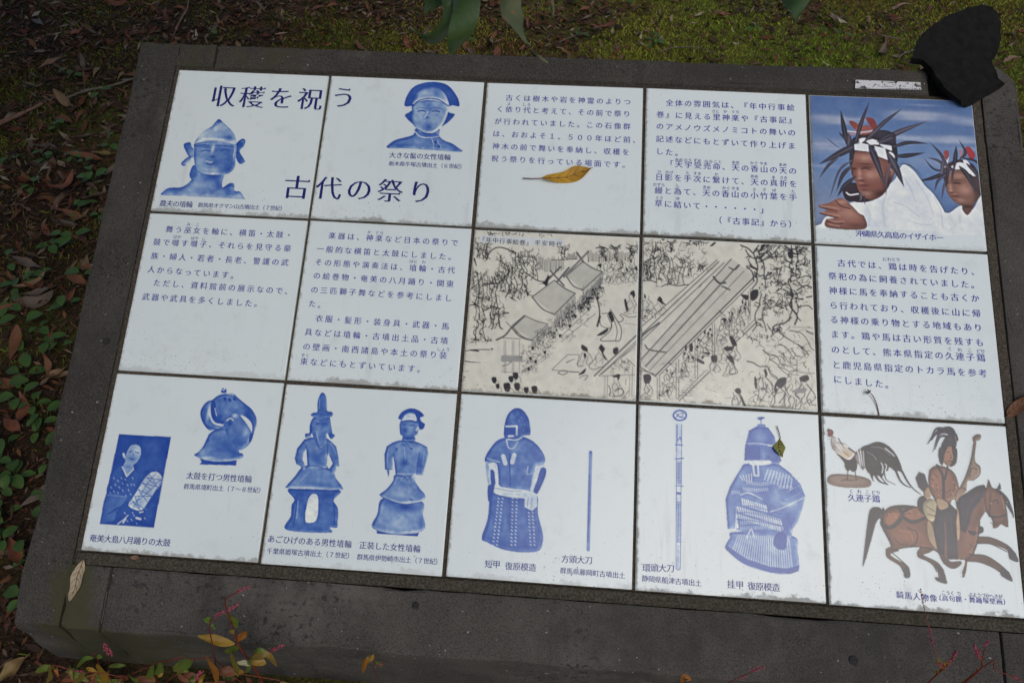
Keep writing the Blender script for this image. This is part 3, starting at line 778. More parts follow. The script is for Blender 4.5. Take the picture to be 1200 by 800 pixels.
# short armour and sword
PICTURES[2,2]=[
('F',.85,[(208,518),(248,543),(392,555),(468,544),(479,640),(505,722),(514,774),(495,832),(410,847),(302,840),(213,809),(179,786),(204,679)],{'sh':10.9}),
('b',1,352,785,142,43.6,.4),
('b',.6,301,672,13.1,120,.35),
('b',.6,399,666,13.1,120,.35),
('L',.25,4.4,[(255,569),(260,573)],{'a':.7}),
('L',.25,4.4,[(254,588),(259,592)],{'a':.7}),
('L',.25,4.4,[(253,608),(258,612)],{'a':.7}),
('L',.25,4.4,[(252,627),(257,631)],{'a':.7}),
('L',.25,4.4,[(251,646),(256,650)],{'a':.7}),
('L',.25,4.4,[(250,665),(255,669)],{'a':.7}),
('L',.25,4.4,[(249,684),(254,688)],{'a':.7}),
('L',.25,4.4,[(248,703),(253,707)],{'a':.7}),
('L',.25,4.4,[(247,722),(252,726)],{'a':.7}),
('L',.25,4.4,[(246,741),(251,745)],{'a':.7}),
('L',.25,4.4,[(245,760),(250,764)],{'a':.7}),
('L',.25,4.4,[(244,779),(249,783)],{'a':.7}),
('L',.25,4.4,[(243,798),(248,802)],{'a':.7}),
('L',.25,4.4,[(242,817),(247,821)],{'a':.7}),
('L',.25,4.4,[(276,568),(282,572)],{'a':.7}),
('L',.25,4.4,[(275,587),(281,591)],{'a':.7}),
('L',.25,4.4,[(274,606),(280,610)],{'a':.7}),
('L',.25,4.4,[(273,626),(279,629)],{'a':.7}),
('L',.25,4.4,[(272,645),(278,649)],{'a':.7}),
('L',.25,4.4,[(271,664),(277,668)],{'a':.7}),
('L',.25,4.4,[(270,683),(276,687)],{'a':.7}),
('L',.25,4.4,[(269,702),(275,706)],{'a':.7}),
('L',.25,4.4,[(268,721),(274,725)],{'a':.7}),
('L',.25,4.4,[(267,740),(273,744)],{'a':.7}),
('L',.25,4.4,[(266,759),(272,763)],{'a':.7}),
('L',.25,4.4,[(265,778),(271,782)],{'a':.7}),
('L',.25,4.4,[(264,797),(270,800)],{'a':.7}),
('L',.25,4.4,[(263,815),(269,819)],{'a':.7}),
('L',.25,4.4,[(332,564),(338,568)],{'a':.7}),
('L',.25,4.4,[(333,583),(338,587)],{'a':.7}),
('L',.25,4.4,[(333,602),(339,606)],{'a':.7}),
('L',.25,4.4,[(334,622),(340,625)],{'a':.7}),
('L',.25,4.4,[(335,641),(340,644)],{'a':.7}),
('L',.25,4.4,[(335,660),(341,664)],{'a':.7}),
('L',.25,4.4,[(336,679),(342,682)],{'a':.7}),
('L',.25,4.4,[(337,698),(342,701)],{'a':.7}),
('L',.25,4.4,[(337,716),(343,720)],{'a':.7}),
('L',.25,4.4,[(338,735),(344,739)],{'a':.7}),
('L',.25,4.4,[(339,754),(344,758)],{'a':.7}),
('L',.25,4.4,[(339,773),(345,777)],{'a':.7}),
('L',.25,4.4,[(340,792),(346,795)],{'a':.7}),
('L',.25,4.4,[(341,810),(346,814)],{'a':.7}),
('L',.25,4.4,[(354,563),(360,567)],{'a':.7}),
('L',.25,4.4,[(355,582),(360,586)],{'a':.7}),
('L',.25,4.4,[(355,601),(361,605)],{'a':.7}),
('L',.25,4.4,[(356,620),(362,624)],{'a':.7}),
('L',.25,4.4,[(356,639),(362,643)],{'a':.7}),
('L',.25,4.4,[(357,658),(363,662)],{'a':.7}),
('L',.25,4.4,[(358,677),(363,681)],{'a':.7}),
('L',.25,4.4,[(358,696),(364,700)],{'a':.7}),
('L',.25,4.4,[(359,715),(365,719)],{'a':.7}),
('L',.25,4.4,[(360,734),(365,738)],{'a':.7}),
('L',.25,4.4,[(360,753),(366,756)],{'a':.7}),
('L',.25,4.4,[(361,771),(367,775)],{'a':.7}),
('L',.25,4.4,[(362,790),(367,794)],{'a':.7}),
('L',.25,4.4,[(362,809),(368,813)],{'a':.7}),
('L',.25,4.4,[(415,559),(421,563)],{'a':.7}),
('L',.25,4.4,[(417,578),(423,582)],{'a':.7}),
('L',.25,4.4,[(420,597),(425,601)],{'a':.7}),
('L',.25,4.4,[(422,616),(428,620)],{'a':.7}),
('L',.25,4.4,[(424,635),(430,639)],{'a':.7}),
('L',.25,4.4,[(427,654),(432,658)],{'a':.7}),
('L',.25,4.4,[(429,673),(434,676)],{'a':.7}),
('L',.25,4.4,[(431,691),(437,695)],{'a':.7}),
('L',.25,4.4,[(433,710),(439,714)],{'a':.7}),
('L',.25,4.4,[(436,729),(441,733)],{'a':.7}),
('L',.25,4.4,[(438,748),(444,751)],{'a':.7}),
('L',.25,4.4,[(440,766),(446,770)],{'a':.7}),
('L',.25,4.4,[(443,785),(448,789)],{'a':.7}),
('L',.25,4.4,[(445,803),(450,807)],{'a':.7}),
('L',.25,4.4,[(437,557),(442,561)],{'a':.7}),
('L',.25,4.4,[(439,576),(445,580)],{'a':.7}),
('L',.25,4.4,[(441,595),(447,599)],{'a':.7}),
('L',.25,4.4,[(444,614),(449,618)],{'a':.7}),
('L',.25,4.4,[(446,633),(452,637)],{'a':.7}),
('L',.25,4.4,[(448,652),(454,656)],{'a':.7}),
('L',.25,4.4,[(450,671),(456,675)],{'a':.7}),
('L',.25,4.4,[(453,690),(458,694)],{'a':.7}),
('L',.25,4.4,[(455,709),(461,713)],{'a':.7}),
('L',.25,4.4,[(457,727),(463,731)],{'a':.7}),
('L',.25,4.4,[(460,746),(465,750)],{'a':.7}),
('L',.25,4.4,[(462,765),(467,769)],{'a':.7}),
('L',.25,4.4,[(464,783),(470,787)],{'a':.7}),
('L',.25,4.4,[(466,802),(472,806)],{'a':.7}),
('F',.2,[(225,517),(259,531),(336,537),(413,532),(414,559),(338,562),(260,553),(226,539)]),
('L',.8,4.4,[(236,517),(313,528),(379,523)]),
('F',.7,[(277,234),(228,254),(187,306),(163,363),(182,384),(232,386),(251,494),(301,512),(401,517),(444,514),(448,394),(486,376),(503,347),(482,299),(429,247),(360,223)],{'sh':10.9}),
('b',.95,320,468,60,43.6,.5),
('b',.45,330,281,39.3,28.4,.6),
('b',.85,432,307,32.7,54.6,.4),
('L',.12,24,[(267,340),(281,378)]),
('L',.12,24,[(328,331),(320,370)]),
('L',.95,7.6,[(300,321),(308,414),(317,500)]),
('L',.3,5.5,[(277,239),(292,289),(320,292),(345,252)]),
('L',.3,4.4,[(179,357),(248,374)]),
('L',.3,5.5,[(409,386),(406,430),(450,416)],{'a':.7}),
('F',.25,[(171,390),(187,387),(212,496),(196,508)]),
('F',.9,[(201,421),(224,430),(234,495),(213,507)]),
('F',.15,[(221,387),(238,397),(251,494),(236,495)]),
('F',.9,[(193,508),(229,501),(226,539),(213,588),(199,583)]),
('F',.2,[(449,405),(486,376),(498,386),(455,502),(429,526)]),
('F',.85,[(481,392),(510,396),(506,445),(468,534),(445,525),(463,459)]),
('F',.15,[(403,549),(428,520),(465,534),(473,598),(446,626),(401,608)],{'sm':0}),
('L',.5,3.3,[(420,558),(417,607)]),
('L',.5,3.3,[(441,557),(439,616)]),
('F',.88,[(261,218),(263,151),(279,99),(316,66),(356,71),(393,114),(407,164),(410,211),(371,220),(356,246),(318,261),(278,245)],{'sh':8.7}),
('b',.55,297,115,15.3,32.7,.5),
('L',.3,8.7,[(271,173),(332,167),(335,216)],{'sm':0}),
('F',1,[(259,182),(322,179),(324,220),(261,220)],{'sm':0}),
('L',.2,8.7,[(291,227),(315,224)]),
('L',.25,6.5,[(286,245),(334,245),(366,228)]),
('L',.5,3.3,[(296,103),(299,104)]),
('L',.5,3.3,[(314,119),(317,120)]),
('L',.5,3.3,[(324,102),(327,103)]),
('L',.5,3.3,[(343,134),(346,135)]),
('L',.5,3.3,[(310,148),(313,149)]),
('L',.5,3.3,[(354,117),(356,118)]),
('L',.5,3.3,[(373,155),(375,156)]),
('L',.5,3.3,[(335,95),(338,96)]),
('L',.5,3.3,[(369,189),(372,190)]),
('L',.5,3.3,[(356,156),(358,157)]),
('L',.62,19.7,[(752,288),(759,809)]),
('L',.4,12.7,[(751,298),(753,405)]),
('L',.9,9.9,[(755,544),(757,775)]),
('L',.4,18.3,[(759,782),(759,809)]),
('L',.25,4.2,[(757,305),(762,775)],{'a':.6}),
]
# ring sword and scale armour
PICTURES[3,2]=[
('L',.8,12.8,[(230,21),(206,31),(195,51),(207,72),(231,78),(257,69),(267,47),(257,28),(230,21)]),
('L',.8,7,[(209,65),(227,42),(251,38),(239,57),(221,54)]),
('L',.8,7,[(211,40),(233,61),(254,59)]),
('F',.18,[(214,95),(243,93),(239,875),(219,877)],{'sm':0}),
('L',.85,4.6,[(212,101),(216,871),(223,880),(235,879),(239,870),(243,99)],{'sm':0}),
('L',.8,3.5,[(219,106),(217,208)]),
('L',.85,5.8,[(222,190),(234,172),(239,189)]),
('L',.95,7,[(208,215),(248,215)]),
('L',.9,8.1,[(209,294),(252,287)]),
('L',.9,5.8,[(210,438),(252,439)]),
('F',.98,[(215,472),(241,471),(241,486),(215,487)],{'sm':0}),
('L',.75,3.5,[(214,306),(243,307)]),
('L',.75,3.5,[(214,313),(243,315)]),
('L',.75,3.5,[(214,320),(243,322)]),
('L',.75,3.5,[(214,327),(243,329)]),
('L',.75,3.5,[(214,334),(243,336)]),
('L',.75,3.5,[(214,341),(243,343)]),
('L',.75,3.5,[(214,348),(243,350)]),
('L',.75,3.5,[(214,355),(243,357)]),
('L',.75,3.5,[(214,362),(243,364)]),
('L',.75,3.5,[(214,369),(243,371)]),
('L',.75,3.5,[(214,376),(244,378)]),
('L',.75,3.5,[(214,383),(244,385)]),
('L',.75,3.5,[(214,390),(244,392)]),
('L',.75,3.5,[(214,397),(244,399)]),
('L',.75,3.5,[(214,404),(244,406)]),
('L',.75,3.5,[(215,411),(244,413)]),
('L',.75,3.5,[(215,418),(244,420)]),
('L',.75,3.5,[(215,425),(244,427)]),
('L',.7,3.5,[(214,524),(241,526)]),
('L',.7,3.5,[(214,531),(241,533)]),
('L',.7,3.5,[(214,538),(241,540)]),
('L',.7,3.5,[(215,545),(241,546)]),
('L',.7,3.5,[(215,552),(241,553)]),
('L',.7,3.5,[(215,558),(241,560)]),
('L',.7,3.5,[(215,565),(241,567)]),
('L',.7,3.5,[(215,572),(241,574)]),
('L',.7,3.5,[(215,579),(241,581)]),
('L',.7,3.5,[(215,586),(242,587)]),
('L',.7,3.5,[(215,592),(242,594)]),
('L',.7,3.5,[(215,599),(242,601)]),
('L',.7,3.5,[(215,606),(242,608)]),
('L',.7,3.5,[(215,613),(242,615)]),
('L',.7,3.5,[(215,620),(242,621)]),
('L',.7,3.5,[(215,626),(242,628)]),
('L',.7,3.5,[(215,633),(242,635)]),
('L',.7,3.5,[(215,640),(242,642)]),
('L',.7,3.5,[(215,647),(242,648)]),
('L',.7,3.5,[(216,654),(242,655)]),
('L',.7,3.5,[(216,660),(242,662)]),
('L',.7,3.5,[(216,667),(242,669)]),
('L',.7,3.5,[(216,674),(242,675)]),
('L',.7,3.5,[(216,681),(242,682)]),
('L',.7,3.5,[(216,687),(242,689)]),
('L',.7,3.5,[(216,694),(242,696)]),
('L',.7,3.5,[(216,701),(242,702)]),
('L',.7,3.5,[(216,707),(242,709)]),
('L',.7,3.5,[(216,714),(242,716)]),
('L',.7,3.5,[(216,721),(243,722)]),
('L',.7,3.5,[(216,728),(243,729)]),
('L',.7,3.5,[(216,734),(243,736)]),
('L',.6,4.6,[(228,314),(228,431)]),
('L',.55,4.6,[(227,535),(224,738)]),
('L',.6,3.5,[(227,755),(225,860)]),
('F',.6,[(530,662),(832,664),(857,740),(865,805),(860,839),(814,861),(725,864),(579,830),(483,760),(480,732),(501,697)],{'sh':9.2}),
('L',.15,4,[(547,678),(512,772)],{'a':.75}),
('L',.15,4,[(558,678),(524,776)],{'a':.75}),
('L',.15,4,[(568,678),(537,780)],{'a':.75}),
('L',.15,4,[(579,677),(550,785)],{'a':.75}),
('L',.15,4,[(590,677),(562,789)],{'a':.75}),
('L',.15,4,[(600,677),(575,793)],{'a':.75}),
('L',.15,4,[(611,677),(588,797)],{'a':.75}),
('L',.15,4,[(622,677),(600,801)],{'a':.75}),
('L',.15,4,[(633,677),(613,805)],{'a':.75}),
('L',.15,4,[(643,677),(625,809)],{'a':.75}),
('L',.15,4,[(654,677),(638,813)],{'a':.75}),
('L',.15,4,[(665,677),(650,817)],{'a':.75}),
('L',.15,4,[(675,677),(663,821)],{'a':.75}),
('L',.15,4,[(686,677),(676,825)],{'a':.75}),
('L',.15,4,[(697,677),(688,829)],{'a':.75}),
('L',.15,4,[(707,677),(701,834)],{'a':.75}),
('L',.15,4,[(718,677),(713,838)],{'a':.75}),
('L',.15,4,[(729,677),(726,837)],{'a':.75}),
('L',.15,4,[(739,677),(738,836)],{'a':.75}),
('L',.15,4,[(750,677),(751,835)],{'a':.75}),
('L',.15,4,[(761,677),(764,834)],{'a':.75}),
('L',.15,4,[(771,677),(776,833)],{'a':.75}),
('L',.15,4,[(782,677),(789,832)],{'a':.75}),
('L',.15,4,[(793,677),(801,832)],{'a':.75}),
('L',.15,4,[(803,677),(814,831)],{'a':.75}),
('L',.15,4,[(814,677),(827,830)],{'a':.75}),
('F',.85,[(480,734),(480,760),(573,827),(713,862),(814,863),(862,844),(865,811),(804,834),(714,832),(591,800)],{'sm':0}),
('F',.7,[(581,298),(539,365),(504,425),(480,495),(490,653),(530,645),(543,514),(536,650),(581,664),(729,682),(831,675),(826,642),(862,595),(893,514),(909,450),(886,389),(830,329),(773,289),(668,286)],{'sh':9.2,'sm':0}),
('b',.35,848,506,46.1,40.3,.7),
('b',.95,811,587,46.1,57.6,.7),
('b',.4,508,562,16.1,69.1,.5),
('b',.35,749,340,57.6,34.6,.6),
('b',.4,562,363,34.6,46.1,.5),
('b',.95,700,424,57.6,34.6,.7),
('b',1,638,655,69.1,23,.5),
('b',.95,827,427,57.6,34.6,.7),
('b',.35,757,466,27.6,57.6,.6),
('L',.12,4.6,[(562,365),(576,388)],{'a':.6}),
('L',.12,4.6,[(577,361),(588,389)],{'a':.6}),
('L',.12,4.6,[(593,357),(599,391)],{'a':.6}),
('L',.12,4.6,[(608,352),(611,393)],{'a':.6}),
('L',.12,4.6,[(623,348),(622,394)],{'a':.6}),
('L',.15,4.6,[(714,319),(692,378)],{'a':.65}),
('L',.15,4.6,[(730,322),(709,384)],{'a':.65}),
('L',.15,4.6,[(747,326),(727,390)],{'a':.65}),
('L',.15,4.6,[(763,329),(744,396)],{'a':.65}),
('L',.15,4.6,[(779,333),(761,401)],{'a':.65}),
('L',.15,4.6,[(795,337),(778,407)],{'a':.65}),
('L',.15,4.6,[(811,340),(795,413)],{'a':.65}),
('L',.15,4.6,[(827,344),(812,419)],{'a':.65}),
('L',.15,4.6,[(843,347),(830,425)],{'a':.65}),
('L',.12,6.9,[(570,487),(574,518)],{'a':.8}),
('L',.12,6.9,[(581,490),(586,520)],{'a':.8}),
('L',.12,6.9,[(593,493),(597,523)],{'a':.8}),
('L',.12,6.9,[(604,495),(609,526)],{'a':.8}),
('L',.12,6.9,[(616,498),(620,528)],{'a':.8}),
('L',.12,6.9,[(627,501),(631,531)],{'a':.8}),
('L',.12,6.9,[(639,503),(643,534)],{'a':.8}),
('L',.12,6.9,[(650,506),(654,536)],{'a':.8}),
('L',.12,6.9,[(662,509),(666,539)],{'a':.8}),
('L',.12,6.9,[(673,511),(677,542)],{'a':.8}),
('L',.12,6.9,[(685,514),(689,544)],{'a':.8}),
('L',.12,6.9,[(696,517),(700,547)],{'a':.8}),
('L',.12,6.9,[(546,531),(552,557)],{'a':.85}),
('L',.12,6.9,[(559,534),(564,560)],{'a':.85}),
('L',.12,6.9,[(572,537),(577,563)],{'a':.85}),
('L',.12,6.9,[(584,540),(590,566)],{'a':.85}),
('L',.12,6.9,[(597,543),(602,569)],{'a':.85}),
('L',.12,6.9,[(609,546),(615,572)],{'a':.85}),
('L',.12,6.9,[(622,549),(627,575)],{'a':.85}),
('L',.12,6.9,[(635,552),(640,578)],{'a':.85}),
('L',.12,6.9,[(647,555),(652,581)],{'a':.85}),
('L',.12,6.9,[(660,558),(665,584)],{'a':.85}),
('L',.12,6.9,[(672,561),(677,587)],{'a':.85}),
('L',.12,6.9,[(685,564),(690,590)],{'a':.85}),
('L',.12,6.9,[(697,567),(702,593)],{'a':.85}),
('L',.12,6.9,[(710,570),(715,596)],{'a':.85}),
('L',.12,6.9,[(722,573),(727,599)],{'a':.85}),
('L',.12,6.9,[(735,576),(740,602)],{'a':.85}),
('L',.12,6.9,[(747,579),(752,605)],{'a':.85}),
('L',.12,6.9,[(760,582),(765,608)],{'a':.85}),
('L',.12,6.9,[(772,585),(777,611)],{'a':.85}),
('L',.12,6.9,[(539,569),(544,589)],{'a':.8}),
('L',.12,6.9,[(552,572),(557,592)],{'a':.8}),
('L',.12,6.9,[(564,575),(570,595)],{'a':.8}),
('L',.12,6.9,[(577,578),(582,598)],{'a':.8}),
('L',.12,6.9,[(589,581),(595,601)],{'a':.8}),
('L',.12,6.9,[(602,584),(607,604)],{'a':.8}),
('L',.12,6.9,[(614,587),(620,607)],{'a':.8}),
('L',.12,6.9,[(627,590),(632,610)],{'a':.8}),
('L',.12,6.9,[(640,593),(645,613)],{'a':.8}),
('L',.12,6.9,[(652,596),(657,616)],{'a':.8}),
('L',.12,6.9,[(665,599),(670,619)],{'a':.8}),
('L',.12,6.9,[(677,602),(682,622)],{'a':.8}),
('L',.12,6.9,[(690,605),(695,625)],{'a':.8}),
('L',.12,6.9,[(702,608),(707,628)],{'a':.8}),
('L',.12,6.9,[(715,611),(720,631)],{'a':.8}),
('L',.12,6.9,[(727,614),(732,634)],{'a':.8}),
('L',.12,6.9,[(740,617),(745,637)],{'a':.8}),
('L',.12,6.9,[(752,620),(757,640)],{'a':.8}),
('L',.12,6.9,[(764,623),(770,643)],{'a':.8}),
('L',.5,3.5,[(515,418),(520,421)]),
('L',.5,3.5,[(528,428),(532,431)]),
('L',.5,3.5,[(540,437),(545,441)]),
('L',.5,3.5,[(553,447),(558,450)]),
('L',.5,3.5,[(566,457),(570,460)]),
('L',.5,3.5,[(578,466),(583,469)]),
('L',.5,3.5,[(591,476),(595,479)]),
('L',.5,3.5,[(603,485),(608,488)]),
('L',.5,3.5,[(616,495),(621,498)]),
('L',.5,3.5,[(628,504),(633,507)]),
('L',.5,3.5,[(641,513),(646,517)]),
('L',.5,3.5,[(653,523),(658,526)]),
('L',.5,3.5,[(666,532),(670,535)]),
('L',.5,3.5,[(678,542),(683,545)]),
('L',.4,3.5,[(815,433),(820,432)]),
('L',.4,3.5,[(826,427),(831,426)]),
('L',.4,3.5,[(837,421),(841,419)]),
('L',.4,3.5,[(847,414),(852,413)]),
('L',.4,3.5,[(858,408),(862,406)]),
('L',.4,3.5,[(868,401),(873,400)]),
('L',.4,3.5,[(879,395),(883,393)]),
('L',.4,3.5,[(889,388),(894,387)]),
('L',.4,3.5,[(805,388),(810,387)]),
('L',.4,3.5,[(816,384),(820,383)]),
('L',.4,3.5,[(826,380),(831,378)]),
('L',.4,3.5,[(837,376),(841,374)]),
('L',.4,3.5,[(847,372),(852,370)]),
('L',.4,3.5,[(858,367),(862,366)]),
('L',.4,3.5,[(868,363),(873,362)]),
('L',.4,3.5,[(879,359),(884,358)]),
('L',.4,3.5,[(803,480),(807,479)]),
('L',.4,3.5,[(814,474),(819,472)]),
('L',.4,3.5,[(826,467),(831,466)]),
('L',.4,3.5,[(838,461),(842,459)]),
('L',.4,3.5,[(849,454),(854,453)]),
('L',.4,3.5,[(861,448),(866,446)]),
('L',.4,3.5,[(873,441),(877,440)]),
('L',.4,3.5,[(884,435),(889,433)]),
('L',.22,4.6,[(597,390),(599,405)],{'a':.55}),
('L',.22,4.6,[(607,391),(609,406)],{'a':.55}),
('L',.22,4.6,[(616,392),(619,407)],{'a':.55}),
('L',.22,4.6,[(626,393),(628,408)],{'a':.55}),
('L',.22,4.6,[(636,393),(638,408)],{'a':.55}),
('L',.22,4.6,[(646,394),(648,409)],{'a':.55}),
('L',.22,4.6,[(656,395),(658,410)],{'a':.55}),
('L',.22,4.6,[(666,396),(668,411)],{'a':.55}),
('L',.22,4.6,[(676,396),(678,411)],{'a':.55}),
('L',.22,4.6,[(685,394),(687,409)],{'a':.55}),
('L',.22,4.6,[(695,392),(697,407)],{'a':.55}),
('L',.22,4.6,[(705,390),(707,405)],{'a':.55}),
('L',.22,4.6,[(715,388),(717,403)],{'a':.55}),
('L',.22,4.6,[(725,386),(727,401)],{'a':.55}),
('L',.22,4.6,[(735,384),(737,399)],{'a':.55}),
('L',.22,4.6,[(745,382),(747,397)],{'a':.55}),
('L',.22,4.6,[(579,426),(581,441)],{'a':.55}),
('L',.22,4.6,[(589,426),(591,441)],{'a':.55}),
('L',.22,4.6,[(599,427),(601,442)],{'a':.55}),
('L',.22,4.6,[(608,427),(610,442)],{'a':.55}),
('L',.22,4.6,[(618,428),(620,443)],{'a':.55}),
('L',.22,4.6,[(628,428),(630,443)],{'a':.55}),
('L',.22,4.6,[(638,429),(640,444)],{'a':.55}),
('L',.22,4.6,[(648,429),(650,444)],{'a':.55}),
('L',.22,4.6,[(658,428),(660,442)],{'a':.55}),
('L',.22,4.6,[(667,426),(669,441)],{'a':.55}),
('L',.22,4.6,[(677,424),(679,439)],{'a':.55}),
('L',.22,4.6,[(687,422),(689,437)],{'a':.55}),
('L',.22,4.6,[(697,420),(699,435)],{'a':.55}),
('L',.22,4.6,[(707,419),(709,433)],{'a':.55}),
('L',.22,4.6,[(559,608),(561,622)],{'a':.55}),
('L',.22,4.6,[(569,607),(571,621)],{'a':.55}),
('L',.22,4.6,[(579,606),(581,620)],{'a':.55}),
('L',.22,4.6,[(588,605),(590,619)],{'a':.55}),
('L',.22,4.6,[(598,604),(600,618)],{'a':.55}),
('L',.22,4.6,[(608,603),(610,617)],{'a':.55}),
('L',.22,4.6,[(618,602),(620,616)],{'a':.55}),
('L',.22,4.6,[(627,601),(629,615)],{'a':.55}),
('L',.22,4.6,[(637,600),(639,614)],{'a':.55}),
('L',.22,4.6,[(647,599),(649,613)],{'a':.55}),
('L',.22,4.6,[(657,598),(659,612)],{'a':.55}),
('L',.22,4.6,[(666,597),(668,611)],{'a':.55}),
('L',.22,4.6,[(676,596),(678,611)],{'a':.55}),
('L',.22,4.6,[(686,596),(688,611)],{'a':.55}),
('L',.22,4.6,[(696,596),(698,610)],{'a':.55}),
('L',.22,4.6,[(705,596),(707,610)],{'a':.55}),
('L',.22,4.6,[(715,595),(717,610)],{'a':.55}),
('L',.22,4.6,[(725,595),(727,609)],{'a':.55}),
('L',.22,4.6,[(734,595),(736,609)],{'a':.55}),
('L',.22,4.6,[(744,594),(746,609)],{'a':.55}),
('L',.22,4.6,[(754,594),(756,609)],{'a':.55}),
('L',.22,4.6,[(764,594),(765,608)],{'a':.55}),
('L',.22,4.6,[(559,636),(561,650)],{'a':.55}),
('L',.22,4.6,[(569,635),(571,649)],{'a':.55}),
('L',.22,4.6,[(578,634),(580,649)],{'a':.55}),
('L',.22,4.6,[(588,633),(590,648)],{'a':.55}),
('L',.22,4.6,[(598,632),(600,647)],{'a':.55}),
('L',.22,4.6,[(607,631),(610,646)],{'a':.55}),
('L',.22,4.6,[(617,630),(619,645)],{'a':.55}),
('L',.22,4.6,[(627,629),(629,644)],{'a':.55}),
('L',.22,4.6,[(637,628),(639,643)],{'a':.55}),
('L',.22,4.6,[(646,627),(648,642)],{'a':.55}),
('L',.22,4.6,[(656,626),(658,641)],{'a':.55}),
('L',.22,4.6,[(666,625),(668,640)],{'a':.55}),
('L',.22,4.6,[(676,624),(678,639)],{'a':.55}),
('L',.22,4.6,[(685,624),(687,638)],{'a':.55}),
('L',.22,4.6,[(695,624),(697,638)],{'a':.55}),
('L',.22,4.6,[(705,623),(707,638)],{'a':.55}),
('L',.22,4.6,[(714,623),(716,637)],{'a':.55}),
('L',.22,4.6,[(724,623),(726,637)],{'a':.55}),
('L',.22,4.6,[(734,622),(736,637)],{'a':.55}),
('L',.22,4.6,[(743,622),(745,637)],{'a':.55}),
('L',.22,4.6,[(753,622),(755,636)],{'a':.55}),
('L',.22,4.6,[(763,622),(765,636)],{'a':.55}),
('L',.22,4.6,[(773,621),(774,636)],{'a':.55}),
('L',.22,4.6,[(782,621),(784,635)],{'a':.55}),
('L',.22,4.6,[(760,358),(762,373)],{'a':.55}),
('L',.22,4.6,[(770,356),(772,371)],{'a':.55}),
('L',.22,4.6,[(780,354),(781,369)],{'a':.55}),
('L',.22,4.6,[(789,351),(791,366)],{'a':.55}),
('L',.22,4.6,[(799,349),(801,364)],{'a':.55}),
('L',.22,4.6,[(809,348),(811,363)],{'a':.55}),
('L',.22,4.6,[(819,349),(821,364)],{'a':.55}),
('L',.22,4.6,[(829,350),(831,365)],{'a':.55}),
('L',.22,4.6,[(839,352),(840,366)],{'a':.55}),
('L',.22,4.6,[(770,407),(772,421)],{'a':.55}),
('L',.22,4.6,[(780,405),(782,420)],{'a':.55}),
('L',.22,4.6,[(790,403),(792,418)],{'a':.55}),
('L',.22,4.6,[(800,401),(802,416)],{'a':.55}),
('L',.22,4.6,[(810,399),(811,414)],{'a':.55}),
('L',.22,4.6,[(819,400),(821,415)],{'a':.55}),
('L',.22,4.6,[(829,400),(831,415)],{'a':.55}),
('L',.22,4.6,[(839,401),(841,416)],{'a':.55}),
('L',.22,4.6,[(779,488),(781,503)],{'a':.55}),
('L',.22,4.6,[(789,490),(791,505)],{'a':.55}),
('L',.22,4.6,[(799,492),(801,506)],{'a':.55}),
('L',.22,4.6,[(809,493),(810,508)],{'a':.55}),
('L',.22,4.6,[(818,495),(820,510)],{'a':.55}),
('L',.22,4.6,[(828,494),(830,509)],{'a':.55}),
('L',.22,4.6,[(838,491),(840,506)],{'a':.55}),
('L',.22,4.6,[(848,489),(850,503)],{'a':.55}),
('L',.22,4.6,[(858,486),(859,500)],{'a':.55}),
('L',.22,4.6,[(515,450),(517,465)],{'a':.55}),
('L',.22,4.6,[(525,448),(527,463)],{'a':.55}),
('L',.22,4.6,[(535,446),(537,461)],{'a':.55}),
('L',.22,4.6,[(544,446),(547,461)],{'a':.55}),
('L',.22,4.6,[(554,446),(556,461)],{'a':.55}),
('L',.95,4.6,[(537,526),(641,525),(778,556)],{'a':.8}),
('L',.95,4.6,[(537,562),(640,560),(777,589)],{'a':.8}),
('L',.95,4.6,[(542,594),(662,603),(787,617)],{'a':.8}),
('L',.95,4.6,[(575,306),(539,388),(506,448)],{'a':.8}),
('L',.95,4.6,[(830,334),(874,413),(907,450)],{'a':.8}),
('L',.95,4.6,[(812,565),(833,631),(826,665)],{'a':.8}),
('L',.95,4.6,[(607,464),(687,493),(721,537)],{'a':.8}),
('L',.2,4.6,[(721,546),(802,514),(909,456)]),
('L',.25,4.6,[(561,467),(607,453),(676,483)]),
('L',.2,9.2,[(633,306),(638,358),(661,357),(659,305)],{'sm':0}),
('L',.2,5.8,[(592,691),(616,645),(632,689)]),
('L',.1,11.5,[(539,605),(543,639)]),
('F',.95,[(741,670),(775,646),(803,666),(796,733),(761,741),(730,715)]),
('F',.88,[(584,280),(590,197),(613,112),(660,83),(719,88),(754,139),(769,221),(788,267),(773,286),(715,289),(698,273)],{'sm':0,'sh':9.2}),
('b',.45,671,138,39.2,34.6,.6),
('b',.55,692,250,11.5,34.6,.9),
('L',.4,4.6,[(594,185),(670,182),(746,190)]),
('F',1,[(600,199),(674,194),(672,272),(589,275)],{'sm':0}),
('L',.2,8.1,[(717,187),(743,190)]),
('F',.15,[(622,283),(721,271),(721,292),(627,303)]),
('L',.6,4.6,[(613,112),(606,172)]),
('F',.85,[(659,39),(679,31),(703,34),(687,47),(667,49)]),
('L',.85,5.8,[(681,45),(681,74)]),
('L',.6,16.1,[(668,80),(698,80)]),
]
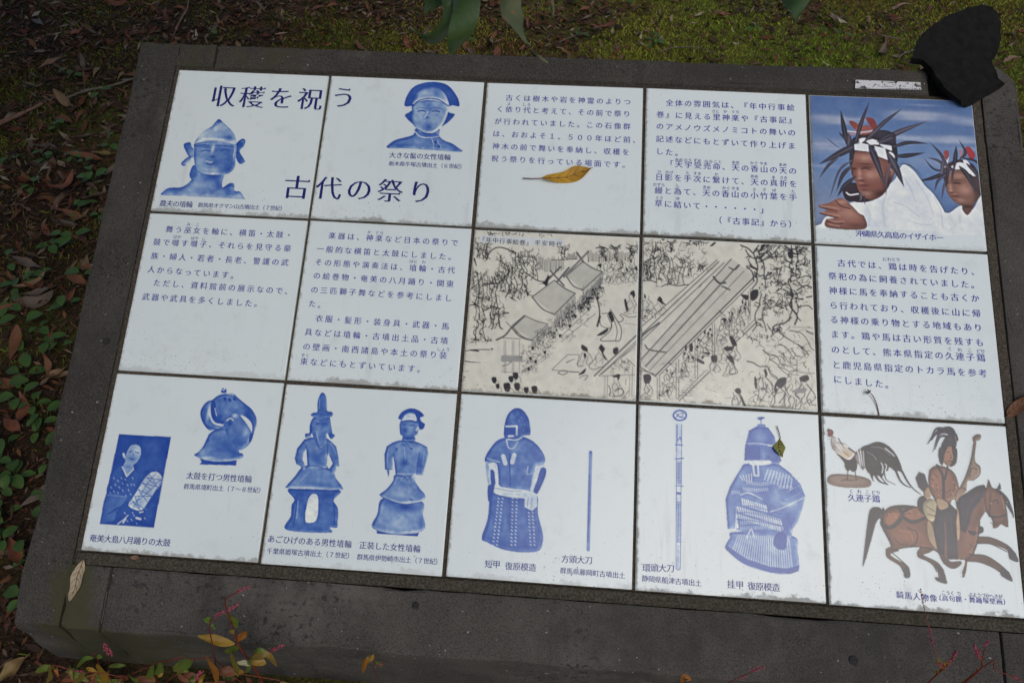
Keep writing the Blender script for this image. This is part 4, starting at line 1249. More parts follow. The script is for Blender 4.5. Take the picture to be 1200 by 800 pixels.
# rooster and mounted archer
PICTURES[4,2]=[
('F',(.3,.2,.155),[(12,354),(31,325),(86,316),(176,319),(236,333),(253,356),(233,379),(161,388),(83,388),(29,377)],{'sh':6.1}),
('b',(.18,.11,.09),127,343,42.7,8.5,.6),
('L',(.12,.09,.08),7.3,[(128,298),(122,347)]),
('L',(.12,.09,.08),7.3,[(167,295),(170,344)]),
('L',(.1,.07,.07),4.3,[(90,355),(121,346),(144,354)]),
('L',(.1,.07,.07),4.3,[(139,349),(169,344),(181,337)]),
('F',(.02,.02,.03),[(67,197),(107,250),(112,280),(126,301),(141,294),(154,302),(175,292),(183,245),(177,196),(123,181)]),
('F',(.25,.22,.24),[(170,203),(202,170),(232,187),(231,261),(208,286),(180,245)],{'sh':3.7}),
('F',(.02,.02,.03),[(206,167),(246,146),(296,128),(344,140),(384,177),(411,231),(419,282),(389,281),(383,287),(354,265),(344,284),(326,291),(312,322),(297,317),(267,313),(259,344),(249,320),(241,303),(229,291),(219,261),(213,207)],{'sh':3.7}),
('L',(.02,.02,.03),15.9,[(384,275),(404,329),(427,354),(456,366)],{'taper':.6}),
('L',(.02,.02,.03),14.6,[(414,273),(446,338),(473,372),(510,400)],{'taper':.6}),
('L',(.02,.02,.03),18.3,[(268,301),(295,342),(339,358)],{'taper':.6}),
('L',(.02,.02,.03),9.8,[(323,291),(332,333),(379,356)],{'taper':.6}),
('L',(.02,.02,.03),12.2,[(250,296),(254,326),(265,345)],{'taper':.6}),
('L',(.02,.02,.03),11,[(292,305),(320,340),(331,351)],{'taper':.6}),
('L',(.02,.02,.03),7.3,[(227,273),(235,297),(237,306)],{'taper':.6}),
('L',(.02,.02,.03),6.1,[(207,262),(212,280),(209,289)],{'taper':.6}),
('L',(.75,.77,.78),3.7,[(337,162),(365,185),(383,202)]),
('L',(.75,.77,.78),3.7,[(310,243),(318,267),(311,298)]),
('L',(.75,.77,.78),3.7,[(330,248),(338,260),(329,285)]),
('L',(.16,.16,.18),3.7,[(238,190),(267,203),(284,227)]),
('L',(.16,.16,.18),3.1,[(258,160),(318,163),(364,203)]),
('F',(.5,.47,.44),[(43,130),(56,111),(74,122),(82,140),(124,150),(153,179),(171,197),(151,229),(129,236),(91,214),(67,200),(47,177)],{'sh':4.9}),
('b',(.55,.4,.2),128,206,30.5,22,.85),
('b',(.7,.7,.68),124,160,30.5,12.2,.7),
('b',(.25,.22,.2),59,170,15.3,24.4,.6),
('L',(.08,.08,.09),8.5,[(86,125),(105,158),(117,175)],{'taper':.7}),
('L',(.12,.12,.12),3.1,[(92,183),(139,217)]),
('L',(.7,.68,.62),3.7,[(69,154),(104,195)]),
('L',(.1,.1,.1),11,[(141,174),(177,200)]),
('L',(.6,.6,.58),4.3,[(184,177),(194,220),(197,269)]),
('L',(.12,.12,.13),4.3,[(192,179),(199,226),(203,267)]),
('L',(.5,.5,.48),4.3,[(201,181),(205,232),(208,266)]),
('L',(.1,.1,.11),4.3,[(209,183),(211,237),(214,264)]),
('L',(.4,.4,.4),4.3,[(217,185),(217,243),(219,263)]),
('F',(.36,.035,.05),[(26,97),(32,81),(51,75),(61,89),(56,108),(40,118),(27,113)]),
('F',(.1,.03,.04),[(22,83),(35,70),(42,78),(29,89)]),
('L',(.36,.04,.05),5.5,[(34,126),(36,130)]),
('F',(.045,.043,.065),[(179,795),(197,677),(217,565),(235,496),(272,479),(299,492),(304,524),(267,561),(233,661),(199,760)]),
('F',(.175,.077,.05),[(298,510),(350,474),(435,463),(533,474),(588,498),(700,505),(743,403),(811,356),(868,353),(851,453),(809,526),(785,638),(744,709),(694,726),(612,718),(546,681),(477,675),(406,684),(342,702),(327,655),(300,601),(285,560)],{'sh':11.3}),
('b',(.3,.12,.07),425,621,84.8,49.5,.7),
('b',(.3,.13,.08),745,627,36.8,70.7,.6),
('L',(.045,.043,.065),5.7,[(427,579),(475,603),(464,659),(406,684)]),
('F',(.175,.077,.05),[(308,697),(344,681),(377,700),(341,716),(334,730),(401,766),(420,785),(424,826),(403,838),(387,801),(372,775),(312,738)]),
('F',(.045,.043,.065),[(392,794),(420,783),(427,819),(417,837),(393,835)]),
('F',(.175,.077,.05),[(491,674),(560,681),(530,703),(501,719),(568,748),(600,787),(609,840),(574,842),(565,789),(540,757),(473,730),(471,707)]),
('F',(.045,.043,.065),[(553,763),(580,768),(613,840),(601,854),(561,843),(551,824),(583,818),(565,789)]),
('F',(.175,.077,.05),[(788,603),(858,603),(938,635),(981,680),(991,717),(947,702),(947,675),(922,656),(855,636),(785,638)]),
('F',(.045,.043,.065),[(937,641),(963,656),(992,717),(947,709),(940,682)]),
('F',(.175,.077,.05),[(738,696),(821,697),(886,733),(937,777),(949,817),(907,800),(895,780),(857,756),(790,733),(715,732)]),
('F',(.045,.043,.065),[(898,753),(931,771),(949,819),(907,804),(889,787)]),
('L',(.045,.043,.065),7.1,[(298,510),(350,474),(435,463),(533,474)]),
('L',(.045,.043,.065),7.1,[(285,560),(300,601),(327,655),(342,702)]),
('L',(.045,.043,.065),7.1,[(342,702),(406,684),(477,675),(546,681),(612,718)]),
('L',(.045,.043,.065),7.1,[(809,526),(785,638),(744,709),(694,726)]),
('L',(.045,.043,.065),7.1,[(308,697),(312,738),(372,775),(391,808)]),
('L',(.045,.043,.065),7.1,[(341,716),(401,766),(420,785)]),
('L',(.045,.043,.065),7.1,[(491,674),(471,714),(540,757),(564,796)]),
('L',(.045,.043,.065),7.1,[(501,719),(568,748),(600,787)]),
('L',(.045,.043,.065),7.1,[(788,603),(858,603),(938,635),(981,680)]),
('L',(.045,.043,.065),7.1,[(785,638),(855,636),(934,669)]),
('L',(.045,.043,.065),7.1,[(738,696),(821,697),(886,733),(937,777)]),
('L',(.045,.043,.065),7.1,[(715,732),(790,733),(857,756),(895,780)]),
('L',(.045,.043,.065),19.8,[(294,574),(343,584),(403,524),(392,476)]),
('L',(.045,.043,.065),18.4,[(403,524),(458,549),(530,516),(561,479)]),
('L',(.045,.043,.065),14.1,[(306,488),(294,574)]),
('L',(.045,.043,.065),14.1,[(463,467),(404,503)]),
('b',(.3,.12,.07),346,535,36.8,22.6,.6),
('F',(.28,.11,.065),[(418,509),(470,475),(512,482),(524,509),(459,535)]),
('F',(.28,.11,.065),[(318,537),(355,506),(387,511),(359,555),(323,569)]),
('F',(.045,.043,.065),[(486,448),(503,412),(538,410),(562,472),(544,515),(497,490)]),
('F',(.045,.043,.065),[(701,491),(693,421),(753,374),(813,335),(856,332),(835,397),(779,472),(752,543),(727,587),(702,561)],{'sh':5.7}),
('F',(.045,.043,.065),[(743,572),(791,575),(801,547),(824,552),(818,581),(761,598)]),
('F',(.175,.077,.05),[(847,354),(883,337),(910,350),(948,390),(955,460),(954,541),(920,532),(902,547),(877,552),(874,507),(846,467)],{'sh':7.1}),
('F',(.175,.077,.05),[(855,368),(876,298),(890,344)],{'sm':0}),
('L',(.045,.043,.065),5.7,[(852,371),(876,298),(890,344)],{'sm':0}),
('F',(.045,.043,.065),[(910,350),(936,306),(939,348)],{'sm':0}),
('F',(.045,.043,.065),[(904,343),(938,355),(975,402),(992,486),(964,445),(935,384)]),
('L',(.045,.043,.065),8.5,[(987,489),(973,396)],{'taper':.8}),
('L',(.045,.043,.065),11.3,[(862,491),(903,494),(954,477)]),
('L',(.045,.043,.065),5.7,[(846,467),(874,507),(877,552)]),
('L',(.045,.043,.065),5.7,[(948,390),(955,460),(954,541)]),
('L',(.045,.043,.065),8.5,[(890,411),(908,404),(915,418)]),
('L',(.045,.043,.065),5.7,[(881,366),(862,491)]),
('F',(.06,.06,.085),[(486,313),(508,278),(540,288),(556,359),(526,389),(499,362)],{'sm':0}),
('F',(.33,.23,.14),[(523,389),(560,351),(567,401),(544,423)],{'sh':5.7}),
('F',(.4,.33,.2),[(521,446),(559,418),(599,441),(610,497),(599,532),(550,536),(521,496)],{'sh':11.3}),
('F',(.33,.23,.14),[(535,544),(555,556),(574,680),(536,627)]),
('F',(.4,.26,.16),[(681,478),(702,477),(698,602),(683,617)]),
('F',(.225,.1,.064),[(566,264),(608,237),(665,248),(698,278),(715,363),(680,408),(647,466),(604,472),(586,435),(558,373),(557,316)],{'sh':11.3}),
('b',(.34,.14,.09),588,314,28.3,56.6,.6),
('L',(.045,.043,.065),5.7,[(566,264),(557,316),(561,373),(592,442)]),
('L',(.045,.043,.065),5.7,[(665,248),(701,285),(717,362)]),
('L',(.045,.043,.065),15.6,[(608,237),(635,296),(630,411)]),
('L',(.045,.043,.065),12.7,[(665,239),(645,310)]),
('L',(.045,.043,.065),5.7,[(593,434),(650,424)]),
('F',(.045,.043,.065),[(593,434),(652,431),(699,474),(686,534),(567,549)],{'sm':0}),
('F',(.045,.043,.065),[(564,535),(689,463),(684,603),(680,727),(625,731),(620,621),(609,725),(578,707),(565,611)],{'sm':0}),
('L',(.15,.08,.07),7.1,[(627,538),(620,724)]),
('F',(.14,.07,.06),[(583,706),(613,711),(638,737),(691,733),(692,753),(649,777),(602,753)]),
('F',(.33,.23,.14),[(594,420),(642,431),(647,459),(604,472)]),
('F',(.28,.14,.09),[(652,135),(689,125),(717,138),(714,204),(687,238),(652,230),(634,180)],{'sh':5.7}),
('F',(.045,.043,.065),[(622,152),(649,128),(674,134),(653,179),(640,235),(621,217)]),
('F',(.055,.05,.06),[(696,132),(723,145),(713,219),(676,243),(698,191)]),
('F',(.045,.043,.065),[(638,129),(679,67),(726,57),(720,131),(689,130)]),
('L',(.045,.043,.065),36.8,[(715,72),(667,38),(607,72),(567,123)],{'taper':.8}),
('L',(.045,.043,.065),25.4,[(709,58),(637,62),(593,165)],{'taper':.8}),
('L',(.045,.043,.065),25.4,[(696,44),(624,36),(584,95)],{'taper':.8}),
('L',(.045,.043,.065),31.1,[(721,87),(697,32),(638,44),(590,102)],{'taper':.8}),
('L',(.045,.043,.065),22.6,[(707,88),(643,77),(604,153)],{'taper':.8}),
('L',(.25,.12,.09),5.7,[(719,72),(721,116)]),
('F',(.32,.22,.15),[(712,363),(754,289),(790,199),(812,110),(811,74),(839,53),(860,60),(850,86),(827,102),(811,198),(837,233),(830,276),(794,307),(765,314),(755,353),(733,361)],{'sh':8.5}),
('L',(.1,.07,.06),5.7,[(712,363),(754,289),(790,199),(812,110)]),
('L',(.1,.07,.06),5.7,[(827,102),(811,198),(837,233),(830,276),(794,307)]),
('L',(.1,.07,.06),5.7,[(775,287),(793,243),(818,248)]),
('F',(.26,.17,.12),[(688,393),(712,356),(748,346),(754,367),(716,398),(692,428)],{'sh':5.7}),
('L',(.3,.2,.13),11.3,[(651,417),(694,407),(739,375)]),
('L',(.1,.05,.045),4.2,[(666,164),(680,160)]),
('L',(.1,.05,.045),4.2,[(695,162),(709,164)]),
('L',(.1,.05,.045),4.2,[(685,174),(689,191),(680,195)]),
('L',(.1,.05,.045),4.2,[(673,210),(693,210)]),
('L',(.1,.05,.045),4.2,[(574,314),(594,335),(598,370)]),
('L',(.1,.05,.045),4.2,[(689,293),(692,350),(667,394)]),
('L',(.1,.05,.045),4.2,[(590,285),(610,305)]),
('L',(.1,.05,.045),4.2,[(619,369),(639,382),(669,366)]),
('L',(.1,.05,.045),4.2,[(568,358),(585,385)]),
('L',(.1,.05,.045),4.2,[(894,520),(910,526)]),
('L',(.1,.05,.045),4.2,[(866,522),(880,543)]),
('L',(.1,.05,.045),4.2,[(825,355),(761,445),(736,530)]),
('L',(.1,.05,.045),4.2,[(810,371),(776,430)]),
('L',(.1,.05,.045),4.2,[(389,525),(447,500)]),
('L',(.1,.05,.045),4.2,[(353,639),(380,665),(421,669)]),
('L',(.1,.05,.045),4.2,[(743,641),(769,666),(759,701)]),
('L',(.1,.05,.045),4.2,[(629,510),(632,607)]),
('L',(.1,.05,.045),4.2,[(657,508),(662,619)]),
('L',(.1,.05,.045),4.2,[(535,459),(575,485)]),
('L',(.1,.05,.045),4.2,[(538,501),(587,512)]),
('L',(.1,.05,.045),4.2,[(502,319),(534,374)]),
('L',(.1,.05,.045),4.2,[(518,296),(549,359)]),
('L',(.35,.25,.16),4.2,[(582,300),(586,302)]),
('L',(.35,.25,.16),4.2,[(590,328),(594,330)]),
('L',(.35,.25,.16),4.2,[(574,350),(578,353)]),
('L',(.35,.25,.16),4.2,[(599,356),(603,358)]),
('L',(.35,.25,.16),4.2,[(687,322),(691,324)]),
('L',(.35,.25,.16),4.2,[(699,349),(703,352)]),
('L',(.35,.25,.16),4.2,[(675,379),(679,382)]),
('L',(.35,.25,.16),4.2,[(603,398),(607,401)]),
('L',(.35,.25,.16),4.2,[(333,515),(337,517)]),
('L',(.35,.25,.16),4.2,[(368,527),(372,529)]),
('L',(.35,.25,.16),4.2,[(447,493),(451,496)]),
('L',(.35,.25,.16),4.2,[(489,505),(493,507)]),
('L',(.35,.25,.16),4.2,[(960,411),(964,413)]),
('L',(.35,.25,.16),4.2,[(875,423),(879,426)]),
('L',(.34,.16,.1),7.1,[(384,596),(440,606),(451,647)],{'a':.5}),
('L',(.34,.16,.1),8.5,[(793,555),(779,625),(747,682)],{'a':.5}),
('L',(.34,.16,.1),7.1,[(936,377),(943,447)],{'a':.5}),
('L',(.15,.06,.04),14.1,[(722,724),(710,779),(698,810)]),
('L',(.15,.06,.04),8.5,[(725,724),(695,794)]),
]

TEXTS={}
TEXTS[0,0]=[
('title','title',172.2,'収穫を祝',331,181,903,176),
('title','title',172.2,'古',903,799,903,799),
('caption','cap',45.3,'農夫の埴輪',74,951,243,950),
('caption','cap',35,'群馬県オクマン山古墳出土（７世紀）',315,950,837,946),
]
TEXTS[1,0]=[
('title','title',169.7,'う',101,157,101,157),
('title','title',169.7,'代の祭り',90,796,670,792),
('caption','cap',44.6,'大きな髷の女性埴輪',465,549,813,547),
('caption','cap',35.9,'栃木県牛塚古墳出土（６世紀）',464,608,912,606),
]
TEXTS[2,0]=[
('lettering','body',47.8,'古くは樹木や岩を神霊のよりつ',150,106,902,107),
('lettering','body',47.8,'く依り代と考えて、その前で祭り',97,190,901,192),
('lettering','body',47.8,'が行われていました。この石像群',90,278,904,280),
('lettering','body',47.8,'は、おおよそ１、５００年ほど前、',86,366,965,373),
('lettering','body',47.8,'神木の前で舞いを奉納し、収穫を',89,453,902,459),
('lettering','body',47.8,'祝う祭りを行っている場面です。',88,539,905,547),
('lettering','ruby',25.3,'よ',152,149,152,149),
('lettering','ruby',25.3,'しろ',249,151,279,151),
]
TEXTS[3,0]=[
('lettering','body',49.8,'全体の雰囲気は、『年中行事絵',148,102,903,100),
('lettering','body',49.8,'巻』に見える里神楽や『古事記』',91,189,910,191),
('lettering','body',49.8,'のアメノウズメノミコトの舞いの',90,272,905,277),
('lettering','body',49.8,'記述などにもとずいて作り上げま',91,360,902,368),
('lettering','body',49.8,'した。',91,447,210,452),
('lettering','body',49.8,'「天宇受売命、天の香山の天の',153,528,903,539),
('lettering','body',49.8,'日影を手次に繋けて、天の真折を',91,622,903,626),
('lettering','body',49.8,'縵と為て、天の香山の小竹葉を手',89,712,900,715),
('lettering','body',49.8,'草に結いて・・・・・・」',90,799,726,809),
('lettering','body',49.8,'（『古事記』から）',448,889,892,893),
('lettering','ruby',24.9,'さと',424,149,448,150),
('lettering','ruby',24.9,'か',496,148,496,148),
('lettering','ruby',24.9,'ぐら',547,147,573,147),
('lettering','ruby',24.9,'あめ',198,498,223,498),
('lettering','ruby',24.9,'のう',252,498,278,499),
('lettering','ruby',24.9,'ずめ',311,498,336,499),
('lettering','ruby',24.9,'のみこと',378,500,462,500),
('lettering','ruby',24.9,'あめ',545,499,570,499),
('lettering','ruby',24.9,'かぐ',657,498,682,498),
('lettering','ruby',24.9,'やま',715,498,740,498),
('lettering','ruby',24.9,'あめ',832,500,857,500),
('lettering','ruby',24.9,'ひ',91,586,91,586),
('lettering','ruby',24.9,'かげ',140,587,165,587),
('lettering','ruby',24.9,'た',264,586,264,586),
('lettering','ruby',24.9,'すき',311,587,336,587),
('lettering','ruby',24.9,'か',440,587,440,587),
('lettering','ruby',24.9,'あめ',658,587,683,588),
('lettering','ruby',24.9,'ま',786,588,786,588),
('lettering','ruby',24.9,'さき',835,589,859,589),
('lettering','ruby',24.9,'かずら',66,674,115,675),
('lettering','ruby',24.9,'し',205,674,205,674),
('lettering','ruby',24.9,'あめ',369,676,393,677),
('lettering','ruby',24.9,'かぐ',486,675,511,675),
('lettering','ruby',24.9,'やま',543,675,568,675),
('lettering','ruby',24.9,'さ',668,676,668,676),
('lettering','ruby',24.9,'さ',729,674,729,674),
('lettering','ruby',24.9,'ば',788,674,788,674),
('lettering','ruby',24.9,'た',902,676,902,676),
('lettering','ruby',24.9,'ぐさ',82,762,106,762),
('lettering','ruby',24.9,'ゆ',206,761,206,761),
]
TEXTS[4,0]=[
('caption','body',46.6,'沖縄県久高島のイザイホー',262,926,732,930),
]
TEXTS[0,1]=[
('lettering','body',47.7,'舞う巫女を軸に、横笛・太鼓・',147,102,899,101),
('lettering','body',47.7,'鼓で囃す囃子、それらを見守る豪',84,189,902,188),
('lettering','body',47.7,'族・婦人・若者・長老、警護の武',87,280,900,280),
('lettering','body',47.7,'人からなっています。',83,368,603,380),
('lettering','body',47.7,'ただし、資料館前の展示なので、',135,452,949,461),
('lettering','body',47.7,'武器や武具を多くしました。',83,543,775,549),
('lettering','ruby',25.2,'み',261,63,261,63),
('lettering','ruby',25.2,'こ',318,63,318,63),
('lettering','ruby',25.2,'はや',192,150,217,150),
('lettering','ruby',25.2,'はや',303,152,328,152),
('lettering','ruby',25.2,'し',372,153,372,153),
]
TEXTS[1,1]=[
('lettering','body',46.7,'楽器は、神楽など日本の祭りで',151,93,905,98),
('lettering','body',46.7,'一般的な横笛と太鼓にしました。',89,183,898,190),
('lettering','body',46.7,'その形態や演奏法は、埴輪・古代',90,269,900,274),
('lettering','body',46.7,'の絵巻物・奄美の八月踊り・関東',91,355,901,361),
('lettering','body',46.7,'の三匹獅子舞などを参考にしまし',89,445,899,450),
('lettering','body',46.7,'た。',88,533,144,537),
('lettering','body',46.7,'衣服・髪形・装身具・武器・馬',142,621,897,624),
('lettering','body',46.7,'具などは埴輪・古墳出土品・古墳',89,708,898,712),
('lettering','body',46.7,'の壁画・南西諸島や本土の祭り装',90,796,900,800),
('lettering','body',46.7,'束などにもとずいています。',87,886,779,890),
('lettering','ruby',24.7,'か',376,58,376,58),
('lettering','ruby',24.7,'ぐら',426,58,453,58),
('lettering','ruby',24.7,'はに',654,231,680,232),
('lettering','ruby',24.7,'わ',730,232,730,232),
('lettering','ruby',24.7,'しょう',871,764,924,764),
('lettering','ruby',24.7,'ぞく',76,850,102,850),
]
TEXTS[2,1]=[
('caption','black',38.1,'『年中行事絵巻』',51,62,337,72),
('caption','black',38.1,'平安時代',388,67,519,71),
]
TEXTS[4,1]=[
('lettering','body',49.3,'古代では、鶏は時を告げたり、',147,105,916,115),
('lettering','body',49.3,'祭祀の為に飼養されていました。',91,189,909,197),
('lettering','body',49.3,'神様に馬を奉納することも古くか',91,279,901,279),
('lettering','body',49.3,'ら行われており、収穫後に山に帰',90,370,900,370),
('lettering','body',49.3,'る神様の乗り物とする地域もあり',90,457,901,456),
('lettering','body',49.3,'ます。鶏や馬は古い形質を残すも',90,545,901,544),
('lettering','body',49.3,'のとして、熊本県指定の久連子鶏',89,636,901,633),
('lettering','body',49.3,'と鹿児島県指定のトカラ馬を参考',91,725,902,724),
('lettering','body',49.3,'にしました。',94,810,380,823),
('lettering','ruby',26,'にわとり',401,65,478,65),
('lettering','ruby',26,'く',733,591,733,591),
('lettering','ruby',26,'れ',788,594,788,594),
('lettering','ruby',26,'こ',844,595,844,595),
('lettering','ruby',26,'どり',891,596,915,596),
]
TEXTS[0,2]=[
('caption','cap',43.5,'太鼓を打つ男性埴輪',544,559,881,557),
('caption','cap',33.7,'群馬県境町出土（７～８世紀）',535,620,965,614),
('caption','cap',43.5,'奄美大島八月踊りの太鼓',59,932,479,929),
]
TEXTS[1,2]=[
('caption','cap',43,'あごひげのある男性埴輪',42,866,472,866),
('caption','cap',43,'正装した女性埴輪',555,866,853,865),
('caption','cap',34.4,'千葉県姫塚古墳出土（７世紀）',42,930,491,926),
('caption','cap',34.4,'群馬県伊勢崎市出土（７世紀）',545,929,977,925),
]
TEXTS[2,2]=[
('caption','cap',43.6,'短甲',227,921,269,920),
('caption','cap',43.6,'復原模造',337,924,464,923),
('caption','cap',43.6,'方頭大刀',638,867,765,865),
('caption','cap',35.2,'群馬県藤岡町古墳出土',630,928,946,931),
]
TEXTS[3,2]=[
('caption','cap',44.6,'環頭大刀',57,881,185,875),
('caption','cap',36,'静岡県船津古墳出土',50,936,333,941),
('caption','cap',44.6,'挂甲',506,936,551,936),
('caption','cap',44.6,'復原模造',614,937,740,936),
]
TEXTS[4,2]=[
('caption','body',43.8,'久連子鶏',141,440,270,438),
('caption','body',39.6,'騎馬人物像',365,926,536,931),
('caption','body',32.5,'（高句麗・舞踊塚壁画）',562,927,908,925),
('caption','ruby',24,'くれこ',140,405,226,404),
('caption','ruby',24,'どり',259,405,284,405),
('caption','ruby',24,'こうく',590,900,636,900),
('caption','ruby',24,'り',670,900,670,900),
('caption','ruby',24,'ぶようづかへきが',728,900,881,900),
]

P = PICTURES
def add(tile, h, k, ops):
    "ink drawing traced on a flat sheet: sheet coordinates to tile coordinates by the sheet's matrix h"
    def s(x, y):
        q = h[6]*x + h[7]*y + 1; return ((h[0]*x + h[1]*y + h[2])/q, (h[3]*x + h[4]*y + h[5])/q)
    for o in ops:
        kw = o[-1] if isinstance(o[-1], dict) else {}; b = list(o[1:-1] if kw else o[1:])
        if o[0] == 'F': b[1] = [s(*q) for q in b[1]]
        elif o[0] == 'L': b[1] *= k*1.02; b[2] = [s(*q) for q in b[2]]
        elif o[0] == 'b': b[1], b[2] = s(b[1], b[2]); b[3] *= k; b[4] *= k
        P[tile].append((o[0], *b, kw) if kw else (o[0], *b))
paper=(.70,.68,.57); K=(.020,.020,.024); G1=(.16,.16,.16)
for t in ((2,1),(3,1)):
    P[t]=[('F',paper,[(0,0),(1000,0),(1000,1000),(0,1000)],{'sm':0}),('b',(.60,.58,.47),500,500,900,300,.15)]
rnd=random.Random(7)
def tree(x,y0,y1,w,n=5,c=K,lw=5,sp=60):
    """bare ink tree: two wavy trunk lines with forked twigs, in zoom pixels"""
    o=[]
    L=[];Rr=[];m=7;w=w*1.3;o.append(('F',(.63,.615,.51),[(x-w*.4,y0),(x-w*.25,y1),(x+w*.25,y1),(x+w*.4,y0)],{'sm':0}))
    for i in range(m):
        f=i/(m-1);y=y0+(y1-y0)*f;ww=w*(1-.55*f)*(1.5 if i==0 else 1)
        dx=rnd.uniform(-.35,.35)*w
        L.append((x-ww/2+dx,y));Rr.append((x+ww/2+dx,y))
    o+=[('L',c,lw,L),('L',c,lw*.9,Rr)]
    for i in range(int(n*1.7)):
        f=rnd.uniform(.4,1);y=y0+(y1-y0)*f;s=rnd.choice((-1,1));xx=x+s*w*.25
        p1=(xx+s*sp*rnd.uniform(.3,.6),y-abs(sp)*rnd.uniform(.1,.5));p2=(p1[0]+s*sp*rnd.uniform(.1,.5),p1[1]-sp*rnd.uniform(.1,.6))
        o.append(('L',c,lw,[(xx,y),p1,p2],{'taper':.7}))
        o.append(('L',c,lw*.7,[p1,(p1[0]+s*sp*.4,p1[1]+sp*rnd.uniform(-.1,.3))],{'taper':.6}))
        if rnd.random()<.6:o.append(('L',c,lw*.7,[p2,(p2[0]-s*sp*.2,p2[1]-sp*.3)],{'taper':.6}))
    for i in range(int(n*1.6)):
        f=rnd.uniform(0,.95);y=y0+(y1-y0)*f
        o.append(('L',c,lw*1.3,[(x+rnd.uniform(-.5,.5)*w,y),(x+rnd.uniform(-.5,.5)*w,y+rnd.uniform(8,26))],{'taper':.6}))
    return o
def scrib(x0,y0,x1,y1,n,c=K,lw=4,ln=22):
    o=[]
    for i in range(n):
        x=rnd.uniform(x0,x1);y=rnd.uniform(y0,y1);a=rnd.uniform(0,6.28);b=a+rnd.uniform(-1.2,1.2);l=rnd.uniform(.4,1)*ln
        o.append(('L',c,lw*rnd.uniform(.6,1.3),[(x,y),(x+l*math.cos(a),y+l*math.sin(a)),(x+l*math.cos(a)+l*math.cos(b),y+l*math.sin(a)+l*math.sin(b))],{'taper':.5}))
    return o
def seat(x,y,s,hat=1,d=1):
    """a small seated figure: dark cap, loose robe lines"""
    j=lambda v:v+rnd.uniform(-5,5)*s
    w=3.4*s**.5
    o=[('F',(.66,.645,.545),[(x-8*s,y+10*s),(j(x-18*s),y+32*s),(j(x-22*s),y+56*s),(x+4*s,j(y+62*s)),(j(x+24*s),y+56*s),(j(x+17*s),y+30*s),(x+8*s,y+10*s)]),
     ('L',K,w,[(x-7*s,y+10*s),(j(x-19*s),j(y+28*s)),(j(x-13*s),j(y+44*s)),(j(x-25*s),j(y+56*s)),(j(x-2*s),j(y+62*s))],{'taper':.5}),('L',K,w,[(x+7*s,y+9*s),(j(x+19*s),j(y+28*s)),(j(x+27*s),j(y+46*s)),(j(x+15*s),j(y+60*s))],{'taper':.4}),('L',K,w*.8,[(x-2*s,y+14*s),(j(x+6*s),j(y+30*s)),(j(x-8*s),j(y+46*s))]),('L',K,w*.8,[(j(x+12*s),j(y+26*s)),(j(x+2*s),j(y+48*s)),(j(x+12*s),j(y+58*s))]),
     ('L',K,w*.8,[(x-7*s*d,y-8*s),(x-10*s*d,y+1*s),(x-5*s*d,y+8*s)])]
    if hat:
        h=rnd.uniform(.7,1.2);o.append(('F',K,[(x-6*s,y-8*s),(j(x-3*s),y-15*s*h),(j(x+8*s*d),y-19*s*h),(x+12*s*d,y-4*s),(x+5*s*d,y+6*s),(x+2*s*d,y-5*s)]))
    return o
def roof(a,b,c,d,lw=9):
    """a thatched roof plane a-b-c-d with its heavy edges and hatching"""
    o=[('F',(.55,.54,.46),[a,b,c,d],{'sm':0})]
    for i in range(1,16):
        f=i/16;p=(a[0]+(d[0]-a[0])*f,a[1]+(d[1]-a[1])*f);q=(b[0]+(c[0]-b[0])*f,b[1]+(c[1]-b[1])*f)
        o.append(('L',(.24,.24,.22),3,[p,q],{'a':rnd.uniform(.15,.5)}))
    return o
A=((2, 1),(0.848331,0.071863,-59.8026,-0.0439778,0.908798,10.0259,6.92174e-06,5.21795e-05),0.8500)
ops=[]
for x,y0,y1,w,n in ((120,790,300,40,6),(215,560,330,30,4),(330,480,250,34,5),(380,490,160,36,6),(430,460,210,30,5),(500,360,180,26,4),(240,710,560,34,3),(200,700,540,20,2),(150,210,90,26,4),(280,440,290,24,4)):
    ops+=tree(x,y0,y1,w,n,lw=6,sp=50)
for i in range(16): ops+=tree(rnd.uniform(60,300),rnd.uniform(330,760),0,rnd.uniform(10,18),2,lw=4,sp=34) if 0 else scrib(rnd.uniform(60,290),rnd.uniform(300,700),rnd.uniform(80,310),rnd.uniform(320,740),5,lw=4,ln=24)
for x,y0,y1,w,n in ((90,640,420,20,4),(170,500,330,18,4),(250,420,300,16,3),(300,330,230,16,3),(355,330,200,18,4),(460,260,150,14,3),(410,250,150,14,3),(260,260,180,12,3),(100,200,90,14,3),(60,420,300,14,3)): ops+=tree(x,y0,y1,w,n,lw=4.5,sp=36)
ops+=scrib(60,120,170,200,14,lw=6)+scrib(300,400,460,500,26,lw=7)+scrib(60,300,120,560,16,lw=5)+scrib(180,10,640,45,24,lw=6)
ops+=[('L',K,9,[(160,210),(180,160),(230,125),(290,130),(350,160)]),('L',K,12,[(70,205),(85,255)],{'taper':.5}),('L',K,10,[(140,385),(200,385),(260,370),(320,300)]),('L',K,8,[(20,545),(60,535),(100,545)]),('L',K,10,[(280,592),(315,594)]),('L',K,8,[(190,70),(160,110),(150,190)]),('L',K,9,[(150,575),(200,550),(245,560)]),('L',K,7,[(30,430),(100,380),(120,330)])]
for i in range(22): ops.append(('L',G1,4,[(520+i*9,200+rnd.uniform(-20,20)),(520+i*9+rnd.uniform(-4,4),290+rnd.uniform(-10,10))]))
ops+=[('L',K,8,[(430,300),(520,360),(580,370)]),('F',K,[(525,390),(570,370),(600,320),(605,350),(590,400),(560,385)])]
add(*A,ops)
B=((2, 1),(0.844616,0.0715483,434.27,-0.0437852,0.904817,-15.6148,6.89143e-06,5.1951e-05),0.8450)
